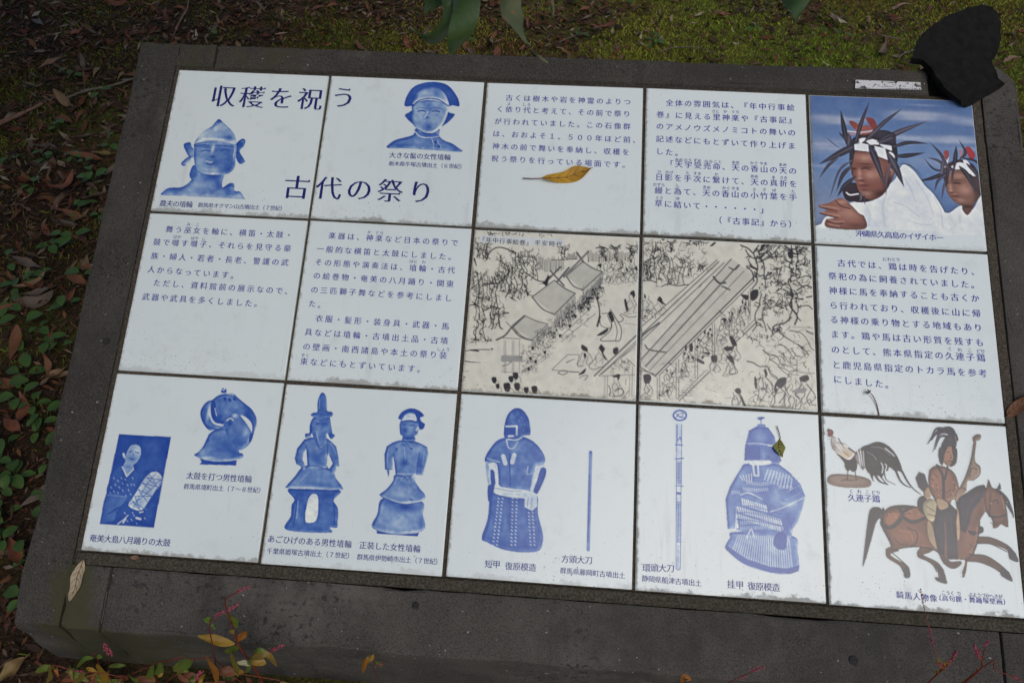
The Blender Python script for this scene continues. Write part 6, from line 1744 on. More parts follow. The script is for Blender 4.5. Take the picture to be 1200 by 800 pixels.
SMARTWEED={'main': {'stems': [(.0022,[(-.4578,-.535,-.0105),(-.4429,-.535,.0674),(-.4335,-.535,.1622),(-.429,-.535,.2415),(-.4212,-.535,.2931),(-.4143,-.535,.3279),(-.4036,-.535,.386),(-.394,-.535,.428),(-.3643,-.535,.4658)]),(.0014,[(-.5162,-.55,.0449),(-.4597,-.55,.2516),(-.438,-.55,.3335),(-.4238,-.55,.3839),(-.4082,-.55,.408),(-.3886,-.55,.432)]),(.0013,[(-.4647,-.545,.0694),(-.4668,-.545,.1104),(-.4721,-.545,.1858),(-.4711,-.545,.2216),(-.4878,-.545,.2138),(-.5232,-.545,.2014),(-.5536,-.545,.1902),(-.6024,-.545,.154)]),(.0012,[(-.4314,-.535,.1502),(-.4096,-.535,.1963),(-.3912,-.535,.2315),(-.3593,-.535,.2682)]),(.0012,[(-.3881,-.55,.1443),(-.3943,-.55,.1514),(-.4237,-.55,.161),(-.4513,-.55,.1708)])],'spikes': [[(-.3674,-.535,.4626),(-.3479,-.535,.4791)],[(-.406,-.55,.4114),(-.3886,-.55,.432)],[(-.3912,-.535,.2315),(-.3571,-.535,.2723)],[(-.4896,-.56,.2075),(-.5183,-.56,.15)],[(-.4017,-.535,.3923),(-.379,-.535,.4197)],[(-.5275,-.545,.2004),(-.5134,-.545,.1959)]],'leaves': [([(-.4326,-.535,.2589),(-.4573,-.535,.2642),(-.478,-.535,.2842)],.015,'yellow'),([(-.4267,-.535,.2745),(-.3979,-.535,.315)],.01,'orange'),([(-.4267,-.535,.2494),(-.4626,-.535,.2149)],.009,'green'),([(-.4251,-.54,.2048),(-.402,-.54,.1945)],.015,'yellow'),([(-.4159,-.545,.2271),(-.3886,-.545,.2487),(-.3812,-.545,.2041)],.013,'olive'),([(-.4578,-.56,.2765),(-.47,-.56,.2243),(-.4879,-.56,.1404)],.02,'orange'),([(-.4772,-.55,.1768),(-.4569,-.55,.161)],.018,'brown'),([(-.4046,-.535,.3828),(-.4064,-.535,.3581),(-.408,-.535,.3292)],.011,'green'),([(-.4362,-.545,.2524),(-.4522,-.545,.1867),(-.4612,-.545,.134)],.012,'olive'),([(-.4215,-.55,.3874),(-.4258,-.55,.4015)],.009,'green'),([(-.4245,-.55,.3715),(-.4185,-.55,.3759)],.008,'green'),([(-.4093,-.55,.2448),(-.4342,-.55,.1751)],.008,'green'),([(-.4332,-.55,.2276),(-.4175,-.55,.2158)],.009,'pale'),([(-.5024,-.56,.2473),(-.5374,-.56,.1749)],.012,'olive'),([(-.4737,-.57,.283),(-.5151,-.57,.2427)],.016,'green'),([(-.414,-.54,.3194),(-.4174,-.54,.3318)],.008,'olive'),([(-.3865,-.54,.2483),(-.3988,-.54,.2492),(-.4161,-.54,.2187)],.01,'green')]},'left': {'stems': [(.0013,[(-.663,-.56,.0985),(-.6139,-.56,.1596),(-.5591,-.56,.2142),(-.5215,-.56,.2465),(-.4937,-.56,.2717)]),(.0012,[(-.7488,-.55,-.0195),(-.6966,-.55,.0999),(-.6626,-.55,.1843),(-.6546,-.55,.2136)]),(.0012,[(-.7311,-.565,.1764),(-.6946,-.565,.1689),(-.6566,-.565,.1702),(-.6318,-.565,.1596)]),(.0011,[(-.7013,-.54,.0643),(-.6689,-.54,.1381),(-.6424,-.54,.2044)])],'spikes': [[(-.6371,-.54,.2282),(-.6524,-.54,.1787)],[(-.6424,-.54,.2044),(-.6468,-.54,.176)],[(-.6871,-.565,.1791),(-.6839,-.565,.1633)]],'leaves': [([(-.6646,-.55,.1918),(-.6867,-.55,.1785),(-.7211,-.55,.1287)],.008,'green'),([(-.6515,-.56,.1956),(-.6723,-.56,.1405),(-.6979,-.56,.0707)],.018,'yellow'),([(-.6129,-.565,.1729),(-.6178,-.565,.1284)],.014,'green'),([(-.5234,-.57,.2636),(-.5561,-.57,.2046)],.014,'green'),([(-.5403,-.57,.2519),(-.5797,-.57,.1778)],.01,'green'),([(-.6699,-.57,.188),(-.7184,-.57,.1197)],.01,'olive'),([(-.7185,-.57,.1962),(-.7712,-.57,.1057)],.01,'olive'),([(-.6601,-.55,.1928),(-.6458,-.55,.2041)],.007,'green')]},'short': {'stems': [(.001,[(-.2588,-.53,.0263),(-.2481,-.53,.101),(-.2412,-.53,.1682),(-.2379,-.53,.2173),(-.2439,-.53,.2274)])],'spikes': [[(-.2375,-.53,.1937),(-.227,-.53,.2042)]],'leaves': [([(-.2373,-.53,.2213),(-.2543,-.53,.2015),(-.2638,-.53,.1498)],.009,'orange'),([(-.2386,-.53,.221),(-.2479,-.53,.2265)],.008,'olive'),([(-.2365,-.53,.2176),(-.2306,-.53,.1873)],.006,'green'),([(-.2367,-.53,.2253),(-.2401,-.53,.2359)],.007,'yellow')]},'right': {'stems': [(.0016,[(.5298,-.53,.2596),(.5188,-.53,.3038),(.5104,-.53,.3834),(.5014,-.53,.4168),(.499,-.53,.4286)]),(.0009,[(.6084,-.47,.19),(.6,-.459,.2),(.5898,-.4424,.215),(.587,-.4238,.226),(.5811,-.4056,.238),(.5785,-.3877,.245),(.5781,-.3778,.25)]),(.0015,[(.5814,-.525,.2551),(.5699,-.525,.2994),(.5615,-.525,.3625),(.5424,-.525,.3978),(.5194,-.525,.4331)]),(.0011,[(.5615,-.525,.3625),(.5786,-.525,.3598),(.602,-.525,.3446),(.626,-.525,.3291)]),(.001,[(.5615,-.525,.3625),(.5432,-.525,.4044),(.5253,-.525,.4493)])],'spikes': [[(.5887,-.4462,.215),(.587,-.4238,.226)],[(.5798,-.3946,.243),(.5781,-.3778,.25)],[(.4947,-.53,.3862),(.5149,-.53,.3642)],[(.5194,-.525,.4331),(.5415,-.525,.3976)],[(.5109,-.53,.3802),(.4994,-.53,.4256)],[(.6135,-.525,.3368),(.6287,-.525,.3261)],[(.5292,-.525,.4353),(.5258,-.525,.4524)]],'leaves': [([(.513,-.53,.3638),(.487,-.53,.4039)],.006,'olive'),([(.5121,-.53,.3704),(.5069,-.53,.3957)],.007,'yellow'),([(.5102,-.53,.3631),(.5142,-.53,.3395)],.006,'olive'),([(.5615,-.525,.3625),(.5628,-.525,.3489)],.006,'orange')]},'tip': {'stems': [(.001,[(.2743,-.53,.1888),(.2717,-.53,.2385),(.2812,-.53,.2686),(.2901,-.53,.2937),(.2986,-.53,.3177)]),(.001,[(.2247,-.53,.1481),(.2194,-.53,.1911),(.2133,-.53,.2312)])],'spikes': [[(.2892,-.53,.2972),(.2998,-.53,.3216)],[(.2841,-.53,.2616),(.2889,-.53,.2706)]],'leaves': [([(.2101,-.53,.2222),(.2105,-.53,.2465),(.2199,-.53,.241)],.01,'orange')]}}
WEEDS=[(-1.363,.579,1.3),(-1.379,.535,1.0),(-1.322,.557,1.1),(-1.347,.418,.9),(-1.455,.46,1.0),(-1.385,.367,1.0),(-1.364,.301,1.0),(-1.32,.274,1.1),(-1.252,.279,1.1),(-1.258,.241,.8),(-1.201,.19,1.0),(-1.253,.159,1.4),(-1.222,.095,1.2),(-1.18,.191,.8),(-1.238,.057,1.2),(-1.184,.024,1.2),(-1.148,.01,.8),(-1.108,-.017,1.0),(-1.406,.846,1.0),(-1.445,.887,.8),(-1.505,.928,.8),(-1.705,.913,1.1),(-1.603,.93,.9),(-1.109,-.052,.8),(-1.16,-.089,.9),(-1.031,-.139,.9),(-1.094,-.168,.9),(-1.865,1.873,.7),(-1.368,1.764,.7),(-1.772,1.437,.8),(-1.653,1.11,.8),(-1.598,1.303,.7),(-1.234,.332,.9),(-.913,-.406,.6),(-1.026,-.314,.7),(-1.078,-.245,.8),(.335,1.856,1.0),(.352,1.872,.8),(1.025,1.979,.8),(1.063,1.932,.7),(.726,1.971,.7),(.258,2.19,.7),(-.468,1.903,.8),(-.359,1.839,.8),(.055,1.892,.7),(-1.57,.791,1.1),(-1.379,.723,.8)]
BIG_LEAVES=[(-.909,-.551,-.883,-.519,.03,'ochre','large yellow brown leaf curled beside the near corner of the board'),(-1.405,.662,-1.333,.645,.03,'orange','orange brown leaf lying by the small round weeds beside the board'),(-1.449,.467,-1.354,.441,.03,'grey','grey brown leaf with pointed tip among the weeds beside the board'),(-1.369,.331,-1.288,.359,.035,'grey','long folded grey brown leaf between two clumps of weeds'),(-1.28,.423,-1.215,.396,.032,'orange','broad rust coloured leaf against the dark edge of the board'),(-1.693,1.159,-1.616,1.123,.035,'orange','bright orange dead leaf on dark moss behind the broken stick'),(-2.156,1.851,-2.05,1.784,.03,'grey','pale grey leaf lying at the far end of the dark litter'),(-1.914,1.723,-1.888,1.775,.03,'rust','red brown leaf on dark litter behind the stick'),(-1.92,1.475,-1.858,1.544,.026,'tan','tan leaf half folded between the two sticks'),(-1.475,.967,-1.397,.955,.026,'ochre','ochre leaf touching the kerb near the pale stick'),(-1.16,.062,-1.127,.11,.03,'tan','tan pointed leaf beside the kerb below the round weeds'),(-1.19,-.035,-1.147,-.054,.03,'rust','dark red leaf under the lowest clump of weeds'),(-1.021,-.305,-.981,-.354,.035,'rust','dark rust leaf standing on edge beside the kerb'),(-.934,-.427,-.89,-.442,.03,'orange','glowing orange leaf beside the near corner of the board'),(.088,1.923,.207,1.961,.035,'rust','long rust leaf on the moss behind the far kerb'),(.036,2.07,.095,2.105,.03,'orange','orange leaf on moss behind the hanging green leaf'),(.588,2.08,.659,2.101,.03,'rust','reddish leaf on the moss behind the middle of the far kerb'),(1.032,2.091,1.107,2.081,.04,'grey','curled grey brown leaf on bright moss'),(1.334,2.215,1.425,2.253,.04,'pink','pinkish brown curled leaf on bright moss near the dark slab'),(1.078,2.072,1.104,2.036,.03,'pale','small pale leaf on bright moss near the dark slab'),(1.62,1.785,1.68,1.822,.03,'pink','pinkish leaf beside the dark slab'),(1.761,2.034,1.78,2.0,.04,'rust','rust leaf on brown moss beyond the dark slab')]
STICKS=[([(-1.867,1.081,.02),(-1.824,1.136,.02),(-1.778,1.214,.02),(-1.772,1.231,.02)],.011,'reddish broken stick lying in the dark litter'),([(-1.722,1.252,.02),(-1.666,1.324,.02),(-1.592,1.364,.02),(-1.531,1.422,.02)],.008,'grey white bare stick running up to the kerb'),([(-1.529,1.799,.02),(-1.545,1.902,.02),(-1.556,1.995,.02),(-1.599,2.114,.02)],.006,'thin curved twig standing out behind the far kerb corner'),([(.354,1.76,.02),(.395,1.796,.02),(.492,1.811,.02),(.573,1.763,.02),(.588,1.725,.02)],.003,'thin pale looped stem on the moss beside the far kerb'),([(1.201,1.975,.02),(1.258,1.944,.02),(1.303,1.933,.02)],.004,'pale straw lying on bright moss near the dark slab'),([(1.237,1.786,.02),(1.28,1.829,.02),(1.33,1.86,.02)],.004,'short pale straw touching the dark slab'),([(-.026,1.813,.02),(.028,1.866,.02),(.088,1.906,.02)],.003,'pale split stem lying behind the far kerb')]
PLUGS=[(.4817,-.5221),(-.1935,-.4905),(-.7801,-.0942)]
STICKER=[(.5362,.4842),(.6541,.4839),(.6545,.4677),(.5344,.4661)]

# ------------------------------------------------------------------ lettering: outlines of the built-in font, thinned to brush-book strokes
fc = bpy.data.curves.new('glyph', 'FONT'); fo = bpy.data.objects.new('glyph', fc); C.objects.link(fo)
GL = {}
def glyph(ch, style):
    key = (ch, style)
    if key in GL: return GL[key]
    fc.body = ch; bpy.context.view_layer.update()
    cu = fo.to_curve(bpy.context.evaluated_depsgraph_get())
    loops = []
    for s in cu.splines:
        bp = s.bezier_points; n = len(bp); pts = []
        for i in range(n):
            a, b = bp[i], bp[(i+1) % n]; p0, p1, p2, p3 = (np.array(v[:2]) for v in (a.co, a.handle_right, b.handle_left, b.co))
            d = p3-p0; L = np.hypot(*d)+1e-9
            dev = max(abs(d[0]*(p1-p0)[1]-d[1]*(p1-p0)[0]), abs(d[0]*(p2-p0)[1]-d[1]*(p2-p0)[0]))/L
            for t in ((0,) if dev < .004 else (0, .33, .67)):
                pts.append((1-t)**3*p0 + 3*(1-t)**2*t*p1 + 3*(1-t)*t*t*p2 + t**3*p3)
        q = [pts[0]]
        for p in pts[1:]:
            if np.hypot(*(p-q[-1])) > 1e-4: q.append(p)
        if np.hypot(*(q[0]-q[-1])) < 1e-4: q.pop()
        if len(q) > 2: loops.append(np.array(q))
    fo.to_curve_clear()
    if not loops: GL[key] = (np.zeros((0, 2)), []); return GL[key]
    area = [.5*np.sum(p[:, 0]*np.roll(p[:, 1], -1)-np.roll(p[:, 0], -1)*p[:, 1]) for p in loops]
    sg = math.copysign(1, area[int(np.argmax(np.abs(area)))])
    dy, dx = {'title': (.012, -.012), 'text': (.003, -.010), 'ruby': (-.002, -.004)}[style]
    out = []
    for p in loops:
        e = np.roll(p, -1, 0)-p; e /= np.hypot(e[:, 0], e[:, 1])[:, None]+1e-9
        nn = np.stack([e[:, 1], -e[:, 0]], 1)*sg                 # outward normal of each edge
        a, b = np.roll(nn, 1, 0), nn; v = a+b; v /= np.maximum(1+np.sum(a*b, 1), .5)[:, None]
        q = p - v*np.array([dx, dy])
        if style == 'title':                                     # small triangular stops at the right end of level strokes
            r = []; m = len(p)
            for i in range(m):
                r.append(q[i]); j = (i+1) % m; ed = p[j]-p[i]; L = abs(ed[1])
                if abs(ed[0]) < .012 and .05 < L < .1 and nn[i][0] > .9:
                    pe, ne = e[i-1], e[j]
                    if abs(pe[1]) < .1 and abs(ne[1]) < .1 and np.hypot(*(p[i]-p[i-1])) > .12 and np.hypot(*(p[(j+1) % m]-p[j])) > .12:
                        top = max(q[i][1], q[j][1]); lo = q[i] if q[i][1] < q[j][1] else q[j]
                        tri = [np.array([lo[0]-.012, top+.055]), np.array([lo[0]-.085, top])]
                        if q[i][1] < q[j][1]: r += [tri[0]]; q[j] = tri[1]
                        else: r[-1] = tri[1]; r += [tri[0]]
            q = np.array(r)
        out.append(q)
    sarea = lambda ps: abs(sum(.5*np.sum(p[:, 0]*np.roll(p[:, 1], -1)-np.roll(p[:, 0], -1)*p[:, 1]) for p in ps))
    for ps in (out, [p+(q-p)*.5 if len(p) == len(q) else p for p, q in zip(loops, out)], loops):
        c2 = bpy.data.curves.new('g2', 'CURVE'); c2.dimensions = '2D'; c2.fill_mode = 'BOTH'
        for q in ps:
            s = c2.splines.new('POLY'); s.points.add(len(q)-1); s.use_cyclic_u = True
            s.points.foreach_set('co', np.c_[q, np.zeros(len(q)), np.ones(len(q))].astype(np.float32).ravel())
        o2 = bpy.data.objects.new('g2', c2); me = o2.to_mesh()
        v = np.array([x.co[:2] for x in me.vertices]).reshape(-1, 2); f = [tuple(p.vertices) for p in me.polygons]; ar = sum(p.area for p in me.polygons)
        o2.to_mesh_clear(); bpy.data.objects.remove(o2); bpy.data.curves.remove(c2)
        if abs(ar-sarea(ps)) < .04*ar: break                     # the fill is sound
    else:
        print('glyph', ch, style, ar, sarea(ps))
    GL[key] = (v-np.array([.5, .38]), f); return GL[key]

# ------------------------------------------------------------------ the information board
board = tag(empty('information_board'), 'low sloping information board of white picture tiles in a dark concrete kerb', 'sign')
def kerb(name, X0, X1, Y0, Y1, zt=0.0, label=None, chamfer=None, seed=0, corner=None, m='concrete', cuts=14, jit=.0017, bev=.007, flush=None):
    "one kerb block: its top lies in the slope, its sides go straight down into the ground"
    bm = bmesh.new(); g = .0012
    pts = [(X0, Y0), (X1, Y0), (X1, Y1), (X0, Y1)]
    tv = []; bv = []
    for X, Y in pts:
        x, y = XY(X, Y); x += 0 if X == flush else (g if X == X0 else -g); y -= g if Y == Y0 else -g
        p = W(x, y, zt); tv.append(bm.verts.new(p)); bv.append(bm.verts.new((p.x, p.y, -.03)))
    bm.faces.new(tv[::-1]); bm.faces.new(bv)
    for i in range(4): bm.faces.new((tv[i], tv[(i+1) % 4], bv[(i+1) % 4], bv[i]))
    bm.normal_update(); bmesh.ops.recalc_face_normals(bm, faces=bm.faces)
    if corner is not None:
        e = [e for e in bm.edges if set(e.verts) == {tv[corner], bv[corner]}]
        bmesh.ops.bevel(bm, geom=e, offset=.045, segments=5, profile=.5, affect='EDGES')
    if chamfer:
        e = [e for e in bm.edges if set(e.verts) == {tv[0], tv[1]}]
        bmesh.ops.bevel(bm, geom=e, offset=chamfer, segments=1, affect='EDGES')
    e = [e for e in bm.edges if all(v.co.z > .03 for v in e.verts) or e.calc_face_angle(0) > 1.0]
    fx = None if flush is None else XY(flush, 0)[0]
    if fx is not None: e = [x for x in e if not all(abs(v.co.x-fx) < 1e-4 for v in x.verts)]
    bmesh.ops.bevel(bm, geom=[x for x in e if all(v.co.z > -.02 for v in x.verts)], offset=bev, segments=2, profile=.6, affect='EDGES', clamp_overlap=True)
    bmesh.ops.subdivide_edges(bm, edges=[e for e in bm.edges if e.calc_length() > .03], cuts=cuts, use_grid_fill=True)
    me = bpy.data.meshes.new(name)
    bm.normal_update()
    for v in bm.verts:
        q = v.co*1.0; nz = mnoise.noise(q*24 + Vector((seed*7.3, 0, 0))) + .6*mnoise.noise(q*70)
        v.co += v.normal*jit*nz
        wear = mnoise.noise(q*11 + Vector((0, seed*3.1, 0)))+.5*mnoise.noise(q*33)
        if wear > .28 and -.2 < v.normal.z < .86: v.co -= v.normal*min((wear-.28)*.012, .005)
    bm.to_mesh(me); bm.free(); me.shade_smooth(); me.set_sharp_from_angle(angle=math.radians(24))
    at = me.attributes.new('moss', 'FLOAT', 'POINT'); mo = []
    for v in me.vertices:
        X = v.co.x/PITCH+2.5; Y = 1.5-((v.co.y*CT + (v.co.z-Z0)*ST))/PITCH
        k = 0.0
        if Y > 2.9: k += 1.05*math.exp(-((X+.0-(Y-3.2)*.12)/.16)**2) + .35*math.exp(-((X-.3)/.5)**2)*(1 if v.normal.z < .5 else .3) + .6*math.exp(-((X-5.1)/.16)**2)
        if Y > 3.36 : k += .55*math.exp(-((X-.35)/.6)**2)
        if Y < 0 and X < .8: k += .62
        if Y < -.2: k += .15
        mo.append(k)
    at.data.foreach_set('value', mo)
    o = link(name, me, M[m], board)
    if label: o['label'] = label
    return o
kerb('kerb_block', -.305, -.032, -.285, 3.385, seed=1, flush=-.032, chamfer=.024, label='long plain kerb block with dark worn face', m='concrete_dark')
kerb('kerb_block', -.032, .19, 3.045, 3.385, seed=1, flush=-.032, label='short corner kerb block stained green with moss', cuts=8)
kerb('kerb_block', .19, 4.85, 3.045, 3.385, seed=3, label='long front kerb block speckled with black lichen', cuts=40)
kerb('kerb_block', 4.85, 5.04, 3.045, 3.385, seed=4, label='short pale corner kerb block with mossy inner edge', cuts=8)
kerb('kerb_block', 5.04, 5.268, -.270, 3.385, seed=5, corner=1, label='kerb block with rounded outer corner', cuts=20)
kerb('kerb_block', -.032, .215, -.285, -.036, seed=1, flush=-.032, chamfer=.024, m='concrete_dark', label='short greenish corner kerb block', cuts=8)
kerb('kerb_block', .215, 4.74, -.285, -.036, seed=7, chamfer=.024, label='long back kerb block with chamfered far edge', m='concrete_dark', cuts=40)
kerb('broken_corner', 4.742, 5.038, -.280, -.038, zt=-.022, seed=8, label='broken corner with dark rubble', m='rubble', cuts=8, jit=.008)
def slab(name, X0, X1, Y0, Y1, z1, z0, m, nx=60, ny=40, jit=.001, seed=0):
    v = []; f = []
    x0, y0 = XY(X0, Y0); x1, y1 = XY(X1, Y1)
    for j in range(ny+1):
        for i in range(nx+1):
            x = x0+(x1-x0)*i/nx; y = y0+(y1-y0)*j/ny
            v.append(W(x, y, z1 + jit*(mnoise.noise(Vector((x*60, y*60, seed)))+.5*mnoise.noise(Vector((x*170, y*170, seed))))))
    for j in range(ny):
        for i in range(nx):
            a = j*(nx+1)+i; f.append((a, a+nx+1, a+nx+2, a+1))
    n = len(v); rim = [i for i in range(nx+1)]+[j*(nx+1)+nx for j in range(1, ny+1)]+[ny*(nx+1)+i for i in range(nx-1, -1, -1)]+[j*(nx+1) for j in range(ny-1, 0, -1)]
    dn = W(0, 0, z0)-W(0, 0, z1)
    v += [v[i]+dn for i in rim]
    for k in range(len(rim)):
        k2 = (k+1) % len(rim); f.append((rim[k], rim[k2], n+k2, n+k))
    return link(name, mesh(name, v, f, True), M[m], board)
slab('mortar_bed', -.03, 5.038, -.034, 2.988, -.0045, -.03, 'mortar', 120, 80, .0014, 1)
slab('mortar_strip', -.03, 5.038, 2.990, 3.052, -.0012, -.03, 'mortar_dark', 160, 6, .0016, 2)
slab('mortar_strip', 4.984, 5.037, -.034, 2.989, -.0012, -.0040, 'mortar', 6, 120, .0014, 3)
slab('mortar_strip', -.03, -.004, -.034, 2.989, -.0016, -.0040, 'mortar', 4, 120, .0012, 4)

T = .98*PITCH
def tile_mesh():
    bm = bmesh.new(); h = T/2
    vs = [bm.verts.new((x, y, z)) for z in (-.008, 0) for x, y in ((-h, -h), (h, -h), (h, h), (-h, h))]
    bm.faces.new(vs[3::-1]); bm.faces.new(vs[4:])
    for i in range(4): bm.faces.new((vs[i], vs[(i+1) % 4], vs[4+(i+1) % 4], vs[4+i]))
    bmesh.ops.bevel(bm, geom=[e for e in bm.edges if all(v.co.z > -.001 for v in e.verts)], offset=.0016, segments=3, affect='EDGES')
    me = bpy.data.meshes.new('tile'); bm.to_mesh(me); bm.free(); me.shade_smooth(); me.set_sharp_from_angle(angle=math.radians(60)); me.materials.append(M['tile']); return me
TM = tile_mesh()
TL = {(0,0):'tile with clay farmer bust and first half of the title', (1,0):'tile with clay bust of lady in crescent hair', (2,0):'tile of blue text under the yellow leaf', (3,0):'tile of dense blue text with quotation', (4,0):'colour photograph tile of women praying in leaf crowns',
 (0,1):'half empty tile of blue text', (1,1):'tile filled with ten lines of blue text', (2,1):'ink drawing tile with thatched halls and title strip', (3,1):'ink drawing tile with long boarded roof', (4,1):'tile of blue text with dry twig on it',
 (0,2):'tile with drummer photograph and clay drummer', (1,2):'tile with two standing clay figures', (2,2):'tile with short armour and straight sword', (3,2):'tile with ring sword and scale armour', (4,2):'colour tile with rooster and mounted archer'}
random.seed(5)
GN = 250
def picture(tile, parent, box=None):
    cv = Canvas(GN, tile[0]*7+tile[1]*31+1).run(PICTURES[tile])
    if tile in ((4, 0), (4, 2)): cv.crisp(.45 if tile[1] == 0 else .7)
    elif tile[1] != 1: cv.tone(1.04, .62, .58)
    rgb, al = cv.done()
    if tile in ((2, 1), (3, 1)):
        rr = np.random.RandomState(3); nz = blur(rr.randn(GN, GN), 3); nz /= nz.std(); rgb = np.clip(rgb*(1+.035*nz+.03*rr.randn(GN, GN))[..., None], 0, 1)
    else:
        rr = np.random.RandomState(4); nz = blur(rr.randn(GN, GN), 2); nz = .5*nz/nz.std()+.5*rr.randn(GN, GN); nb = blur(rr.randn(GN, GN), 7); nz = nz+.7*nb/nb.std(); rgb = np.clip(rgb*np.exp((.16 if tile not in ((4, 0), (4, 2)) else .07)*nz)[..., None]**np.array([1.0, .8, .35]), 0, 1)
    keep = al > .02
    pad = np.pad(keep, 1)
    cell = np.zeros((GN-1, GN-1), bool)
    cell |= keep[:-1, :-1] | keep[1:, :-1] | keep[:-1, 1:] | keep[1:, 1:]
    idx = -np.ones((GN, GN), int); used = np.zeros((GN, GN), bool)
    jj, ii = np.nonzero(cell)
    for dj in (0, 1):
        for di in (0, 1): used[jj+dj, ii+di] = True
    idx[used] = np.arange(used.sum()); J, I = np.nonzero(used)
    # samples sit at cell centres; the outermost reach the tile's flat face, not its rounded rim
    lim = T/2-.0017
    x = np.clip(((I+.5)/GN-.5)*T*1.004, -lim, lim); y = np.clip((.5-(J+.5)/GN)*T*1.004, -lim, lim)
    v = np.stack([x, y, np.full(len(x), .00025)], 1)
    f = np.stack([idx[jj, ii], idx[jj+1, ii], idx[jj+1, ii+1], idx[jj, ii+1]], 1)
    me = npmesh('picture', v, f)
    a = me.color_attributes.new('print', 'FLOAT_COLOR', 'POINT')
    a.data.foreach_set('color', np.concatenate([rgb[used], al[used][:, None]], 1).astype(np.float32).ravel())
    return link('picture', me, M['print'], parent)
def lettering(tile, parent):
    rows = TEXTS.get(tile, []); mains = [r for r in rows if r[1] != 'ruby']; groups = {}
    for r in rows:                                                # reading aids belong to the row they stand over
        k = min(mains, key=lambda q: abs(q[5]-30-r[5])+max(0, q[4]-r[4], r[4]-q[6])) if r[1] == 'ruby' else r
        groups.setdefault('all' if k[0] == 'lettering' else rows.index(k), []).append(r)
    for key, rs in groups.items():
        V = []; F = []; mi = []; n = 0; mats = []
        main = [r for r in rs if r[1] != 'ruby'][0]
        for _, ink, em, s, x0, y0, x1, y1 in rs:
            if M[ink] not in mats: mats.append(M[ink])
            for i, ch in enumerate(s):
                t = i/max(len(s)-1, 1); cx, cy = x0+(x1-x0)*t, y0+(y1-y0)*t
                gv, gf = glyph(ch, 'title' if ink == 'title' else 'ruby' if ink == 'ruby' else 'text')
                if not len(gv): continue
                p = gv*em; px = (cx+p[:, 0])/1000-.5; py = .5-(cy-p[:, 1])/1000
                V.append(np.stack([px*T, py*T, np.full(len(px), .0005)], 1)); F += [tuple(k+n for k in q) for q in gf]; n += len(gv); mi += [mats.index(M[ink])]*len(gf)
        me = mesh('lettering', np.concatenate(V), F)
        for m in mats: me.materials.append(m)
        me.polygons.foreach_set('material_index', mi[:len(me.polygons)])
        link({'title': 'title_lettering', 'lettering': 'lettering', 'caption': 'caption'}[main[0]], me, None, parent)
for r in range(3):
    for c in range(5):
        x, y = XY(c+.49, r+.49)
        o = link('tile', TM, None, board, W(x+random.uniform(-.0006, .0006), y+random.uniform(-.0006, .0006), random.uniform(.001, .0022)), (TILT+random.uniform(-.0045, .0045), random.uniform(-.0045, .0045), random.uniform(-.0012, .0012)))
        o['label'] = TL[c, r]
        if (c, r) in PICTURES: picture((c, r), o)
        lettering((c, r), o)
bpy.data.objects.remove(fo); bpy.data.curves.remove(fc)

def patch(pts, nx, ny, z):
    a, b, c_, d = [Vector(p) for p in pts]; v = []; f = []
    for j in range(ny+1):
        for i in range(nx+1):
            s, t = i/nx, j/ny; p = (a*(1-s)+b*s)*(1-t)+(d*(1-s)+c_*s)*t; v.append(W(p.x, p.y, z))
    for j in range(ny):
        for i in range(nx): q = j*(nx+1)+i; f.append((q, q+nx+1, q+nx+2, q+1))
    return v, f
def m_sticker():
    n = N('worn_white_paint'); co = n.obj(); f = n.noise(co, 150, 4, .7); g = n.noise(co, 40, 2)
    st = n.new('ShaderNodeMapping'); st.inputs['Scale'].default_value = (30, 260, 260); n.ln(co, st.inputs[0]); h = n.noise(st.outputs[0], 1.0, 3)
    k = n.math('MAXIMUM', n.ramp(f, .545, .60), n.ramp(h, .575, .63))
    return n.out(n.mix(k, (.62, .62, .62), (.03, .03, .03)), .6)
v, f = patch(STICKER, 24, 4, .0022); o = link('worn_sticker', mesh('worn_sticker', v, f), m_sticker(), board); o['label'] = 'peeling white sticker strip'
v, f = tube([W(*p, .0012) for p in FILLER], .0007, 5, .8, .4); link('joint_filler', mesh('joint_filler', v, f), M['stick_pale'], board)
for (x, y), rr in zip(PLUGS, (.0068, .0055, .0062)):
    bm = bmesh.new(); ring = [W(x+rr*math.cos(a)*random.uniform(.9, 1.1), y+rr*math.sin(a)*random.uniform(.9, 1.1), .0022) for a in np.linspace(0, 6.283, 14)[:-1]]
    top = [bm.verts.new(p) for p in ring]; bot = [bm.verts.new(p-(W(0, 0, .006)-W(0, 0, 0))) for p in ring]
    bm.faces.new(top); [bm.faces.new((bot[i], bot[(i+1) % 13], top[(i+1) % 13], top[i])) for i in range(13)]
    me = bpy.data.meshes.new('bolt_plug'); bm.to_mesh(me); bm.free(); link('bolt_plug', me, M['plug'], board)

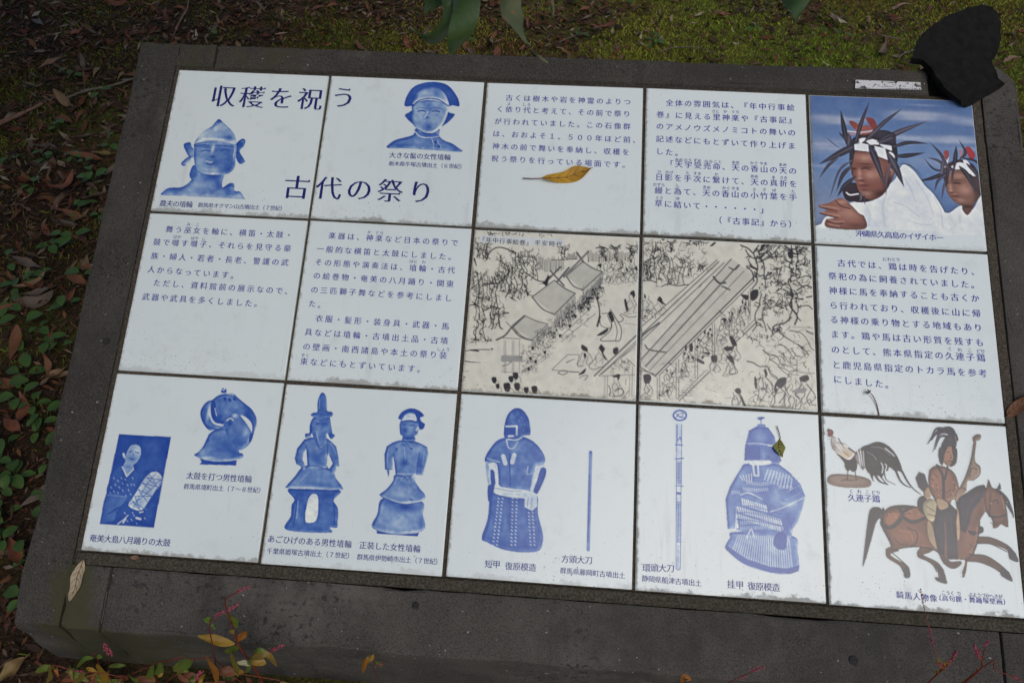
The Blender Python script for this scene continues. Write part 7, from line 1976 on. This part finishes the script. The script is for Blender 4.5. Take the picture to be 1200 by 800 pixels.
# ------------------------------------------------------------------ the dark slab on the broken corner
def stone():
    zt = .020; top = [Vector((*p, zt)) for p in STONE_TOP]; n = len(top); front = [Vector((*p, .004)) for p in STONE_FRONT]
    i0, i1 = STONE_EDGE                                              # the broken front face runs between these two corners
    bm = bmesh.new(); cx = sum((p for p in top), Vector())/n
    up, lo = [], []
    for i in range(n):
        a, b = top[i], top[(i+1) % n]; k = max(1, int((b-a).length/.004))
        for q in range(k):
            s = (i+q/k); p = a+(b-a)*(q/k); up.append(p)
            if i0 <= s <= i1:
                t = (s-i0)/(i1-i0)*(len(front)-1); j = min(int(t), len(front)-2); lo.append(front[j].lerp(front[j+1], t-j))
            else: l = cx+(p-cx)*.955; lo.append(Vector((l.x, l.y, .004)))
    rings = []
    for f in (0, .35, .7, 1, 1.15):
        ring = []
        for p, l in zip(up, lo):
            q = p.lerp(l, min(f, 1)); d = (p-cx).normalized()
            q = q+d*(mnoise.noise(Vector((p.x*60, p.y*60, f*2)))*.0032+mnoise.noise(Vector((p.x*210, p.y*210, f*3)))*.0022)
            if f > 1: q = cx+(q-cx)*.93
            ring.append(bm.verts.new(W(q.x, q.y, q.z if f <= 1 else .0022)))
        rings.append(ring)
    m = len(up); prev = rings[0]
    for s in (.9, .75, .6, .45, .3, .15):
        ring = []
        for p in up:
            q = cx+(p-cx)*s; z = zt+.0030*mnoise.noise(Vector((q.x*20, q.y*20, 1)))+.0016*mnoise.noise(Vector((q.x*75, q.y*75, 2)))+.0006*mnoise.noise(Vector((q.x*240, q.y*240, 3)))
            ring.append(bm.verts.new(W(q.x, q.y, z)))
        for i in range(m): bm.faces.new((prev[i], prev[(i+1) % m], ring[(i+1) % m], ring[i]))
        prev = ring
    c0 = bm.verts.new(W(cx.x, cx.y, zt))
    for i in range(m): bm.faces.new((prev[i], prev[(i+1) % m], c0))
    for a, b in zip(rings, rings[1:]):
        for i in range(m): bm.faces.new((b[i], b[(i+1) % m], a[(i+1) % m], a[i]))
    bm.faces.new(rings[-1][::-1])
    bmesh.ops.recalc_face_normals(bm, faces=bm.faces)
    me = bpy.data.meshes.new('stone_slab'); bm.to_mesh(me); bm.free(); me.shade_smooth(); me.set_sharp_from_angle(angle=math.radians(35))
    return tag(link('stone_slab', me, M['slate']), 'jagged black stone slab lying on the broken corner of the board', 'stone')
stone()

# ------------------------------------------------------------------ leaves and twigs
def fine(path, k=4):
    "Catmull-Rom through 3D points"
    return [Vector(p) for p in smooth([tuple(p) for p in path], False, k)] if len(path) > 2 else [Vector(path[0]).lerp(Vector(path[1]), i/k) for i in range(k+1)]
def resample(a, n):
    a = np.array([tuple(p) for p in a], float); a = smooth(a, False, 6) if len(a) > 2 else a
    d = np.r_[0, np.cumsum(np.linalg.norm(np.diff(a, axis=0), axis=1))]; t = np.linspace(0, d[-1], n)
    return np.stack([np.interp(t, d, a[:, k]) for k in range(a.shape[1])], 1)
def lofted(A_, B_, n=14, m=5, lift=.006, curl=.004, fn=None, seed=0):
    "a leaf between two traced edges, arched along its midrib"
    a = resample(A_, n); b = resample(B_, n); v = []; f = []; rr = random.Random(seed); ph = rr.uniform(0, 6)
    for i in range(n):
        t = i/(n-1)
        for j in range(m):
            s = j/(m-1); p = a[i]*(1-s)+b[i]*s
            z = lift*(1-abs(2*s-1))*-.55*math.sin(math.pi*t) + curl*(.6+.5*math.sin(t*5+ph)) + lift*abs(2*s-1)*.5*math.sin(t*7+ph+s*2)
            v.append(fn(p, max(z, 0)))
    for i in range(n-1):
        for j in range(m-1): q = i*m+j; f.append((q, q+1, q+m+1, q+m))
    return v, f
onb = lambda base: (lambda p, z: W(p[0], p[1], base+z))
def board_leaf(name, label, A_, B_, m, base, stem=None, lift=.006, sm='stick', seed=1, cat='leaf', srad=.0011):
    v, f = lofted(A_, B_, lift=lift, fn=onb(base), seed=seed); loc = Vector(v[0])
    o = tag(empty(name, loc), label, cat)
    link('blade', mesh('blade', [Vector(p)-loc for p in v], f, True), M[m], o)
    n = len(v)//5; rib = [Vector(v[i*5+2])+Vector((0, 0, .0007))-loc for i in range(n)]
    vv, ff = tube(rib, .0007, 5, .3); 
    for i in range(2, n-3, 2):                                       # side veins
        for e in (0, 4):
            q = [Vector(v[i*5+2]), Vector(v[(i+1)*5+(1 if e == 0 else 3)]), Vector(v[(i+2)*5+e]).lerp(Vector(v[(i+2)*5+2]), .15)]
            a_, b_ = tube([p+Vector((0, 0, .0006))-loc for p in q], .00035, 4, .5); k = len(vv); vv = vv+a_; ff = ff+[tuple(j+k for j in g) for g in b_]
    link('midrib', mesh('midrib', vv, ff, True), M[sm], o)
    if stem:
        vv, ff = tube([W(x, y, base+.003)-loc for x, y in stem], srad, 5, .8); link('stalk', mesh('stalk', vv, ff, True), M[sm], o)
    return o
board_leaf('fallen_leaf', 'yellow leaf with a dark stalk lying on the text tile in the top row', YELLOW_A, YELLOW_B, 'yellow', .0028, YELLOW_S, .010, 'stick', 3)
board_leaf('fallen_leaf', 'small olive green pointed leaf lying on the helmet of the scale armour tile', SMALL_A, SMALL_B, 'olive_leaf', .0028, SMALL_S, .006, 'stick', 5, srad=.0008)
board_leaf('fallen_leaf', 'pale beige dry leaf with ragged edge lying on the mossy corner block', DRY_A, DRY_B, 'dry', .0015, None, .006, 'leaf_tan', 7)
board_leaf('fallen_leaf', 'tiny brown leaf scrap on the mortar below the drummer photograph tile', CHIP_A, CHIP_B, 'leaf_pink', .001, None, .003, 'leaf_tan', 8)
board_leaf('fallen_leaf', 'brown curled leaf lying on the kerb block beside the text tile with twig', EDGE_A, EDGE_B, 'leaf_orange', .0015, None, .010, 'leaf_tan', 9)
tw = empty('dry_twig', W(*TWIG[0], .003)); tag(tw, 'short dark dry twig with a forked tip lying on the blue text tile', 'twig')
v, f = tube(fine([W(x, y, .0032+.002*i) for i, (x, y) in enumerate(TWIG)]), .0009, 6, .8); link('stem', mesh('stem', [p-tw.location for p in v], f, True), M['stick'], tw)
for x, y in TWIG_TIPS:
    v, f = tube([W(*TWIG[-1], .009), W(*TWIG[-1], .009).lerp(W(x, y, .010), .55), W(x, y, .010)], .0012, 6, .6); link('bud', mesh('bud', [p-tw.location for p in v], f, True), M['bark'], tw)

def leaf_shape(L, wd, bend, fold, seed, n=10, m=5, tip=1.0, stalk=True, wavy=.0):
    "a loose leaf lying along +x"
    rr = random.Random(seed); v = []; f = []
    for i in range(n):
        t = i/(n-1); ww = wd*.5*(math.sin(math.pi*min(1, t*.96+.02)**.85)**.9)*(1-.25*t*tip)+.0006
        tw_ = rr.uniform(-.2, .2)+t*bend*2
        for j in range(m):
            s = 2*j/(m-1)-1
            z = bend*L*(t-.5)**2*2.2 + fold*abs(s)*ww + wavy*math.sin(t*9+s*2+seed)*ww
            y = s*ww*math.cos(fold*.8); v.append((t*L-.5*L, y+.04*L*math.sin(t*3+seed), z+s*ww*tw_*.6))
    for i in range(n-1):
        for j in range(m-1): q = i*m+j; f.append((q, q+1, q+m+1, q+m))
    if stalk:
        k = len(v); p0 = Vector(v[2]); d = Vector((-1, rr.uniform(-.4, .4), rr.uniform(-.1, .3)))
        a, b = tube([p0, p0+d*L*.12, p0+d*L*.2], .0011, 4, .8); v += [tuple(q) for q in a]; f += [tuple(i+k for i in q) for q in b]
    return v, f
LS = []
rr = random.Random(11)
for i in range(7):
    v, f = leaf_shape(1.0, rr.uniform(.24, .38), rr.uniform(-.5, .7), rr.uniform(.1, .8), i, stalk=False, wavy=rr.uniform(0, .35)); LS.append((v, f))
LM = {}
def leaf_mesh(shape, mat):
    if (shape, mat) not in LM:
        me = mesh('fallen_leaf', *LS[shape], True); me.materials.append(M[mat]); LM[shape, mat] = me
    return LM[shape, mat]
rr = random.Random(21)
for x0, y0, x1, y1, wd, col, lab in BIG_LEAVES:
    L = math.hypot(x1-x0, y1-y0); L = min(max(L, .05), .115); v, f = leaf_shape(L, max(wd*.9, L*.28), rr.uniform(-.1, .45), rr.uniform(.15, .7), rr.randrange(99), 12, 5, stalk=True, wavy=.25)
    o = link('fallen_leaf', mesh('fallen_leaf', v, f, True), M['leaf_'+col], None, ((x0+x1)/2, (y0+y1)/2, .024), (rr.uniform(-.25, .25), rr.uniform(-.2, .1), math.atan2(y1-y0, x1-x0)+rr.choice((0, math.pi)))); tag(o, lab, 'leaf')
# loose dead leaves over the visible ground
def on_board(x, y, m=.0): return -.85-m < x < .845+m and -.52-m < y < .49+m
def behind(x, y): return -.8 < x < .8 and .45 < y < 1.35       # hidden by the board from where people stand
LAB = {'rust': 'red brown dead leaf', 'orange': 'orange brown dead leaf', 'tan': 'tan dead leaf', 'grey': 'grey brown dead leaf', 'dark': 'dark brown dead leaf', 'pink': 'pinkish dead leaf', 'ochre': 'ochre dead leaf', 'pale': 'pale dead leaf'}
rr = random.Random(31); cnt = 0
while cnt < 270:
    u = rr.random()
    if u < .34: x, y = rr.uniform(-1.75, -.86), rr.uniform(-.6, 1.5)
    elif u < .72: x, y = rr.uniform(-2.6, -.2), rr.uniform(1.15, 2.6)
    else: x, y = rr.uniform(-.3, 2.1), rr.uniform(1.25, 2.55)
    if x < -1.55-.25*max(y, 0) or on_board(x, y, .01): continue
    if x > -.2 and rr.random() < .35: continue
    left = x < -.85 and y < 1.3; far = x > -.2
    col = rr.choice(['rust', 'rust', 'dark', 'dark', 'dark', 'grey', 'tan', 'grey', 'orange', 'rust'] if not far else ['pink', 'rust', 'tan', 'pale', 'grey', 'orange'])
    L = rr.uniform(.045, .098) if not far else rr.uniform(.035, .08)
    o = link('fallen_leaf', leaf_mesh(rr.randrange(7), 'leaf_'+col), None, None, (x, y, rr.uniform(.008, .026)), (rr.gauss(0, .3), rr.gauss(0, .3), rr.uniform(0, 6.28)))
    o.scale = (L, L*rr.uniform(.8, 1.2), L)
    where = 'among weeds on the ground along the side kerb' if left else ('on the green moss behind the board' if far else 'in the dark leaf litter behind the board')
    tag(o, LAB[col]+' '+where, 'leaf', 'fallen leaves '+('among the weeds' if left else 'on the moss' if far else 'in the litter')); cnt += 1
for pts, rad, lab in STICKS:
    p = fine([(x, y, z+rad*.5) for x, y, z in pts]); v, f = tube(p, rad*.72, 7, .6, .22); o0 = Vector(p[0])
    tag(link('stick', mesh('stick', [q-o0 for q in v], f, True), M['stick' if 'red' in lab or 'curved' in lab else 'stick_pale'], None, o0), lab, 'stick')

# ------------------------------------------------------------------ small round-leaved weeds
def weed(x, y, s, seed):
    rr = random.Random(seed); o = empty('ground_weed', (x, y, 0)); n = rr.randint(2, 4); a0 = rr.uniform(0, 6)
    for k in range(n):
        a = a0+k*6.283/n+rr.uniform(-.4, .4); L = rr.uniform(.024, .040)*s; h = rr.uniform(.012, .045); rad = rr.uniform(.012, .034)*s
        base = Vector((math.cos(a)*rad*.4, math.sin(a)*rad*.4, h)); d = Vector((math.cos(a), math.sin(a), rr.uniform(-.15, .25))).normalized(); sd = Vector((0, 0, 1)).cross(d).normalized(); nn = d.cross(sd)
        v = []; f = []
        for i in range(8):
            t = i/7; ww = L*.36*math.sin(math.pi*(t*.94+.03))**.6
            for j in range(5):
                q = j/2-1; v.append(base+d*(L*t)+sd*(q*ww)+nn*(abs(q)*ww*.25-L*.25*t*t))
        for i in range(7):
            for j in range(4): b = i*5+j; f.append((b, b+1, b+6, b+5))
        link('leaf', mesh('leaf', v, f, True), M['weed'], o)
        v, f = tube([(0, 0, 0), (base.x*.5, base.y*.5, h*.7), base], .0011, 4, .8); link('stem', mesh('stem', v, f, True), M['weed'], o)
    return o
rr = random.Random(77)
for i in range(34):                                                # more of the same weeds down the shaded side
    y = rr.uniform(-.42, 1.05); WEEDS.append((-.90-rr.random()**1.4*(.22+.3*max(y+.3, 0)), y, rr.choice((.7, .8, .9, 1.0, 1.15))))
for i, (x, y, s) in enumerate(WEEDS):
    near = x < -.8 and y < 1.25
    lab = ('broad clump of round green weed leaves among dead leaves by the side kerb' if s >= 1.1 else 'low green weed with small round leaves by the side kerb') if near else 'small green weed standing in the moss behind the board'
    tag(weed(x, y, s*(1.0 if near else 1.15), 100+i), lab, 'weed', 'weeds '+('large by the kerb' if near and s >= 1.1 else 'small by the kerb' if near else 'behind the board'))

# ------------------------------------------------------------------ smartweed growing up against the front kerb
SWL = {'main': 'tall smartweed with red stems and yellow leaves before the front kerb', 'left': 'low smartweed with curved green leaf before the mossy corner block', 'short': 'single short smartweed sprig with orange leaves against the front kerb',
 'right': 'bare red smartweed stalks leaning over the archer tile', 'tip': 'lone red smartweed stalk between the short sprig and the bare stalks'}
def smartweed(key, d):
    p0 = Vector(d['stems'][0][1][0]); root = Vector((p0.x, p0.y-.03, 0)); o = tag(empty('smartweed', root), SWL[key], 'weed'); rr = random.Random(len(key))
    for i, (rad, pts) in enumerate(d['stems']):
        q = [Vector(p) for p in pts]
        if q[0].z > .02 and i < 1 or (q[0].z > .02 and q[0].y < -.5): q = [Vector((q[0].x+rr.uniform(-.01, .01), q[0].y-.02, 0))]+q if i < 4 else q
        v, f = tube(fine(q, 4), rad*.72, 6, .6, .12); link('stem', mesh('stem', [p-root for p in v], f, True), M['sw_stem'], o)
    for pts in d['spikes']:
        q = fine(pts, 8); v = []; f = []
        L = sum((q[i+1]-q[i]).length for i in range(len(q)-1)); nb = max(10, int(L/.0013))
        for k in range(nb):
            t = k/(nb-1)*(len(q)-1); i = min(int(t), len(q)-2); c = q[i].lerp(q[i+1], t-i)+Vector((rr.gauss(0, 1), rr.gauss(0, 1), rr.gauss(0, 1)))*.0016*(1-.4*k/nb); r = rr.uniform(.0008, .0015); b = len(v)
            for dx, dy, dz in ((1,0,0),(-1,0,0),(0,1,0),(0,-1,0),(0,0,1.3),(0,0,-1.3)): v.append(c+Vector((dx, dy, dz))*r)
            f += [tuple(b+j for j in t3) for t3 in ((0,2,4),(2,1,4),(1,3,4),(3,0,4),(2,0,5),(1,2,5),(3,1,5),(0,3,5))]
        link('flower_spike', mesh('flower_spike', [p-root for p in v], f, True), M['sw_flower'], o)
    for pts, wd, col in d['leaves']:
        q = fine(pts, 6 if len(pts) == 2 else 4); n = len(q); v = []; f = []; view = (Vector(CAM_POS)-q[0]).normalized()
        tilt = rr.uniform(-.5, .5)
        for i, p in enumerate(q):
            t = i/(n-1); d_ = (q[min(i+1, n-1)]-q[max(i-1, 0)]).normalized(); sd_ = d_.cross(Vector((.3*tilt, -.55, .8))).normalized(); nn = d_.cross(sd_).normalized()
            ww = wd*.5*math.sin(math.pi*(t*.95+.03))**.75
            for j in range(5):
                s = j/2-1; v.append(p+sd_*s*ww+nn*(abs(s)*ww*.35+.0012*math.sin(t*8+s*3)))
        for i in range(n-1):
            for j in range(4): b = i*5+j; f.append((b, b+1, b+6, b+5))
        link('leaf', mesh('leaf', [p-root for p in v], f, True), M['sw_'+col], o)
rr = random.Random(8)
for key, x0, x1, nl in (('main', -.52, -.27, 46), ('left', -.82, -.50, 46)):   # the leafy foot of each plant
    for i in range(nl):
        x = rr.uniform(x0, x1); y = rr.uniform(-.552, -.520); z = rr.uniform(.012, .075); a = rr.uniform(0, 6.28); L = rr.uniform(.018, .042)
        SMARTWEED[key]['leaves'].append(([(x, y, z), (x+math.cos(a)*L*.5, y-abs(math.sin(a))*L*.3, z+rr.uniform(-.2, .5)*L*.5), (x+math.cos(a)*L, y-abs(math.sin(a))*L*.5, z+rr.uniform(-.5, .3)*L)], L*rr.uniform(.22, .34), rr.choice(['green', 'green', 'olive', 'orange', 'brown', 'brown', 'yellow'])))
    for i in range(5):
        x = rr.uniform(x0, x1); SMARTWEED[key]['stems'].append((.0012, [(x, -.56, .0), (x+rr.uniform(-.02, .02), -.545, .03), (x+rr.uniform(-.05, .05), -.535, .075)]))
for k, d in SMARTWEED.items(): smartweed(k, d)

# ------------------------------------------------------------------ the evergreen that hangs over the board
TR = Vector((-2.75, .55, 0))
tree = tag(empty('evergreen_tree', TR), 'broad leaved evergreen tree whose drooping twig hangs over the far kerb', 'tree')
def part(name, v, f, m, sm_=True): return link(name, mesh(name, [Vector(p)-TR for p in v], f, sm_), M[m], tree)
v, f = tube(fine([TR+Vector((0, 0, -.1)), TR+Vector((.03, .02, .8)), TR+Vector((.02, .06, 1.7)), TR+Vector((.12, .1, 2.6)), TR+Vector((.1, .2, 3.6)), TR+Vector((.2, .3, 4.6))], 5), .17, 12, .35, .06); part('trunk', v, f, 'bark')
tp = [Vector(p) for p in TWIG_PATH]
limbs = [[TR+Vector((.05, .06, 1.9)), Vector((-1.9, .5, 2.35)), Vector((-1.1, .35, 2.45)), Vector((-.55, .2, 1.95)), Vector((-.32, .05, 1.5)), tp[0]],
         [TR+Vector((.1, .1, 2.5)), Vector((-1.7, 1.1, 3.1)), Vector((-.6, 1.5, 3.5)), Vector((.5, 1.8, 3.7))],
         [TR+Vector((.1, .1, 2.7)), Vector((-2.0, -.3, 3.2)), Vector((-1.3, -.9, 3.5)), Vector((-.7, -1.3, 3.6))],
         [TR+Vector((.1, .15, 3.0)), Vector((-2.4, 1.5, 3.6)), Vector((-1.9, 2.6, 3.9))]]
for i, l in enumerate(limbs):
    v, f = tube(fine(l, 6), (.035, .06, .055, .055)[i], 9, (.10, .3, .3, .3)[i], .05); part('branch', v, f, 'bark')
v, f = tube(fine(tp, 5), .0034, 7, .5, .1); part('twig', v, f, 'bark')
for i, (A_, B_) in enumerate(HANGING):
    v, f = lofted(A_, B_, 18, 5, fn=lambda p, z: Vector(p)+Vector(CAM_FWD)*(z*1.2), lift=.012, curl=.004, seed=i)
    o = part('leaf', v, f, ['glossy', 'glossy', 'faded', 'glossy', 'faded', 'glossy'][i])
    if i == 2: o['label'] = 'faded grey green leaf with orange blotch'
rng = np.random.RandomState(9)
def crown(n, blobs):
    V = []; 
    w_ = np.array([b[6] for b in blobs], float); w_ /= w_.sum(); ch = rng.choice(len(blobs), n, p=w_)
    b = np.array([q[:6] for q in blobs])[ch]; d = rng.randn(n, 3); d /= np.linalg.norm(d, axis=1)[:, None]; r = rng.rand(n, 1)**.45
    c = b[:, :3]+d*r*b[:, 3:6]
    ax = rng.randn(n, 3); ax[:, 2] -= .5; ax /= np.linalg.norm(ax, axis=1)[:, None]; sd = np.cross(ax, rng.randn(n, 3)); sd /= np.linalg.norm(sd, axis=1)[:, None]
    nn = np.cross(ax, sd); L = rng.uniform(.09, .15, (n, 1)); wd = L*rng.uniform(.17, .22, (n, 1))
    pts = np.stack([c, c+ax*L*.35+sd*wd+nn*L*.05, c+ax*L*.7+sd*wd*.8+nn*L*.03, c+ax*L, c+ax*L*.7-sd*wd*.8+nn*L*.03, c+ax*L*.35-sd*wd+nn*L*.05], 1)
    base = np.arange(n)[:, None]*6
    f = np.concatenate([base+np.array([[0, 1, 2, 3]]), base+np.array([[0, 3, 4, 5]])])
    g = rng.rand(n, 1); col = np.concatenate([.022+.03*g, .06+.05*g, .018+.015*g, np.ones((n, 1))], 1)
    return pts.reshape(-1, 3), f, np.repeat(col, 6, 0)
CROWN = [(-2.6, .6, 4.3, 1.1, 1.1, .9, 3), (-1.6, 1.4, 3.7, 1.0, .9, .55, 3), (-1.2, 1.8, 3.6, .8, .8, .5, 2.4), (-1.6, .4, 3.3, .9, .8, .5, 3), (-2.0, 2.5, 4.0, 1.0, .9, .6, 2.5), (-1.2, -.8, 3.7, .8, .6, .4, 1.6), (-.9, .5, 3.0, .6, .5, .3, 1.6), (-2.3, -.7, 2.7, .9, .9, .8, 4), (-1.7, -1.7, 2.9, .8, .8, .7, 3), (-1.5, .2, 2.9, .8, .8, .5, 3), (-1.25, -.5, 2.5, .6, .7, .4, 3.5), (-.9, .75, 2.5, .6, .6, .4, 3), (-.95, -.95, 2.35, .5, .5, .4, 3), (-3.4, 1.4, 3.8, .9, .9, .7, 2)]  # crown lumps out of view, spread and weighted to shade the board's left
v, f, cl = crown(21000, CROWN)
o = link('crown', npmesh('crown', v-np.array(TR), f, cl), M['tint'], tree)

# ------------------------------------------------------------------ ground cover that nobody could count
rng = np.random.RandomState(17)
def vnoise(x, y, s, seed):
    r = np.random.RandomState(seed); g = r.rand(64, 64); X = x*s; Y = y*s; i = np.floor(X).astype(int); j = np.floor(Y).astype(int); u = X-i; v_ = Y-j; u = u*u*(3-2*u); v_ = v_*v_*(3-2*v_)
    q = lambda a, b: g[(i+a) % 64, (j+b) % 64]
    return (q(0, 0)*(1-u)+q(1, 0)*u)*(1-v_)+(q(0, 1)*(1-u)+q(1, 1)*u)*v_
def scatter(n, dens):
    out = []
    while sum(len(o) for o in out) < n:
        x = rng.uniform(-3.2, 3.0, n); y = rng.uniform(-1.3, 3.4, n)
        k = ~((x > -.86) & (x < .86) & (y > -.53) & (y < .50))
        vis = np.where((x < -.8) & (x > -2.7), 1.0, np.where((y > 1.15) & (x > -3), 1.0, .26)); vis = np.where((x < -1.5-.45*np.maximum(y, 0)) & (y < 1.8), .1, vis)
        p = dens(x, y)*vis; k &= rng.rand(n) < p; out.append(np.stack([x[k], y[k]], 1))
    return np.concatenate(out)[:n]
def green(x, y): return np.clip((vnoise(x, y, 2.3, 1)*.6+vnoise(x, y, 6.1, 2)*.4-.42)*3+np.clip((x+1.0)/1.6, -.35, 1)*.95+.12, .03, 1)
def blades(n, hmin, hmax, wd):
    p = scatter(n, green); n = len(p); x, y = p.T
    a = rng.uniform(0, 6.283, n); h = rng.uniform(hmin, hmax, n)*(.6+.8*vnoise(x, y, 5, 3)); ln = rng.uniform(.3, 1.3, n)*h; b = rng.uniform(0, 6.283, n)
    w_ = wd*rng.uniform(.6, 1.3, n); dx, dy = np.cos(a)*w_, np.sin(a)*w_; lx, ly = np.cos(b)*ln, np.sin(b)*ln
    z = np.zeros(n)
    pts = np.stack([np.stack([x-dx, y-dy, z], 1), np.stack([x+dx, y+dy, z], 1), np.stack([x+dx*.6+lx*.4, y+dy*.6+ly*.4, h*.65], 1), np.stack([x+lx, y+ly, h], 1)], 1)
    f = np.arange(n)[:, None]*4+np.array([[0, 1, 2, 3]])
    g = green(x, y); t = rng.rand(n); t2 = vnoise(x, y, 3.3, 8)
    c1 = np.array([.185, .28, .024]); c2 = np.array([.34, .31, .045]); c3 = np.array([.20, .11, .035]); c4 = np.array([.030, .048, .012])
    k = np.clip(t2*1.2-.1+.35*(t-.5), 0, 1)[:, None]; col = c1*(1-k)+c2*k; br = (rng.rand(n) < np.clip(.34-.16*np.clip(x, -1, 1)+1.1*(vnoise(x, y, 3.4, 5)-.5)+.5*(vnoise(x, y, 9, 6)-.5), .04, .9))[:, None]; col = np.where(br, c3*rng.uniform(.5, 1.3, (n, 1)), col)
    dk = np.clip((-x-.1)/1.0, 0, 1)[:, None]*.55; col = col*(1-dk)+c4*dk; col *= rng.uniform(.6, 1.35, (n, 1))  # blades darken leftwards: the tree's shade is put into their colour
    return pts.reshape(-1, 3), f, np.repeat(np.concatenate([col, np.ones((n, 1))], 1), 4, 0)
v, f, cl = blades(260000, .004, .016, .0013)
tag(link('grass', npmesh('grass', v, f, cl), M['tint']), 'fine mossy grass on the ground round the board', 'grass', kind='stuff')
def litter(n):
    p = scatter(n, lambda x, y: np.clip(1.05-.85*green(x, y), .06, 1)); n = len(p); x, y = p.T
    a = rng.uniform(0, 6.283, n); L = rng.uniform(.004, .028, n)*rng.uniform(.5, 1.2, n)*np.where(y < .4, .62, 1); w_ = L*rng.uniform(.12, .42, n); z = rng.uniform(.003, .018, n)
    ex, ey = np.cos(a)*L, np.sin(a)*L; sx, sy = -np.sin(a)*w_, np.cos(a)*w_; t1, t2 = rng.uniform(-.5, .5, (2, n))
    pts = np.stack([np.stack([x-ex, y-ey, z-t1*L], 1), np.stack([x+sx, y+sy, z+t2*w_], 1), np.stack([x+ex, y+ey, z+t1*L], 1), np.stack([x-sx, y-sy, z-t2*w_], 1)], 1)
    pal = np.array([(.085, .03, .016), (.055, .03, .018), (.12, .075, .045), (.16, .12, .08), (.03, .018, .012), (.11, .05, .022), (.22, .18, .13)])
    col = pal[rng.choice(7, n, p=[.23, .23, .15, .07, .19, .11, .02])]*rng.uniform(.6, 1.3, (n, 1))
    return pts.reshape(-1, 3), np.arange(n)[:, None]*4+np.array([[0, 1, 2, 3]]), np.repeat(np.concatenate([col, np.ones((n, 1))], 1), 4, 0)
v, f, cl = litter(50000)
tag(link('leaf_litter', npmesh('leaf_litter', v, f, cl), M['tint']), 'small brown scraps of leaf and straw on the ground', 'litter', kind='stuff')
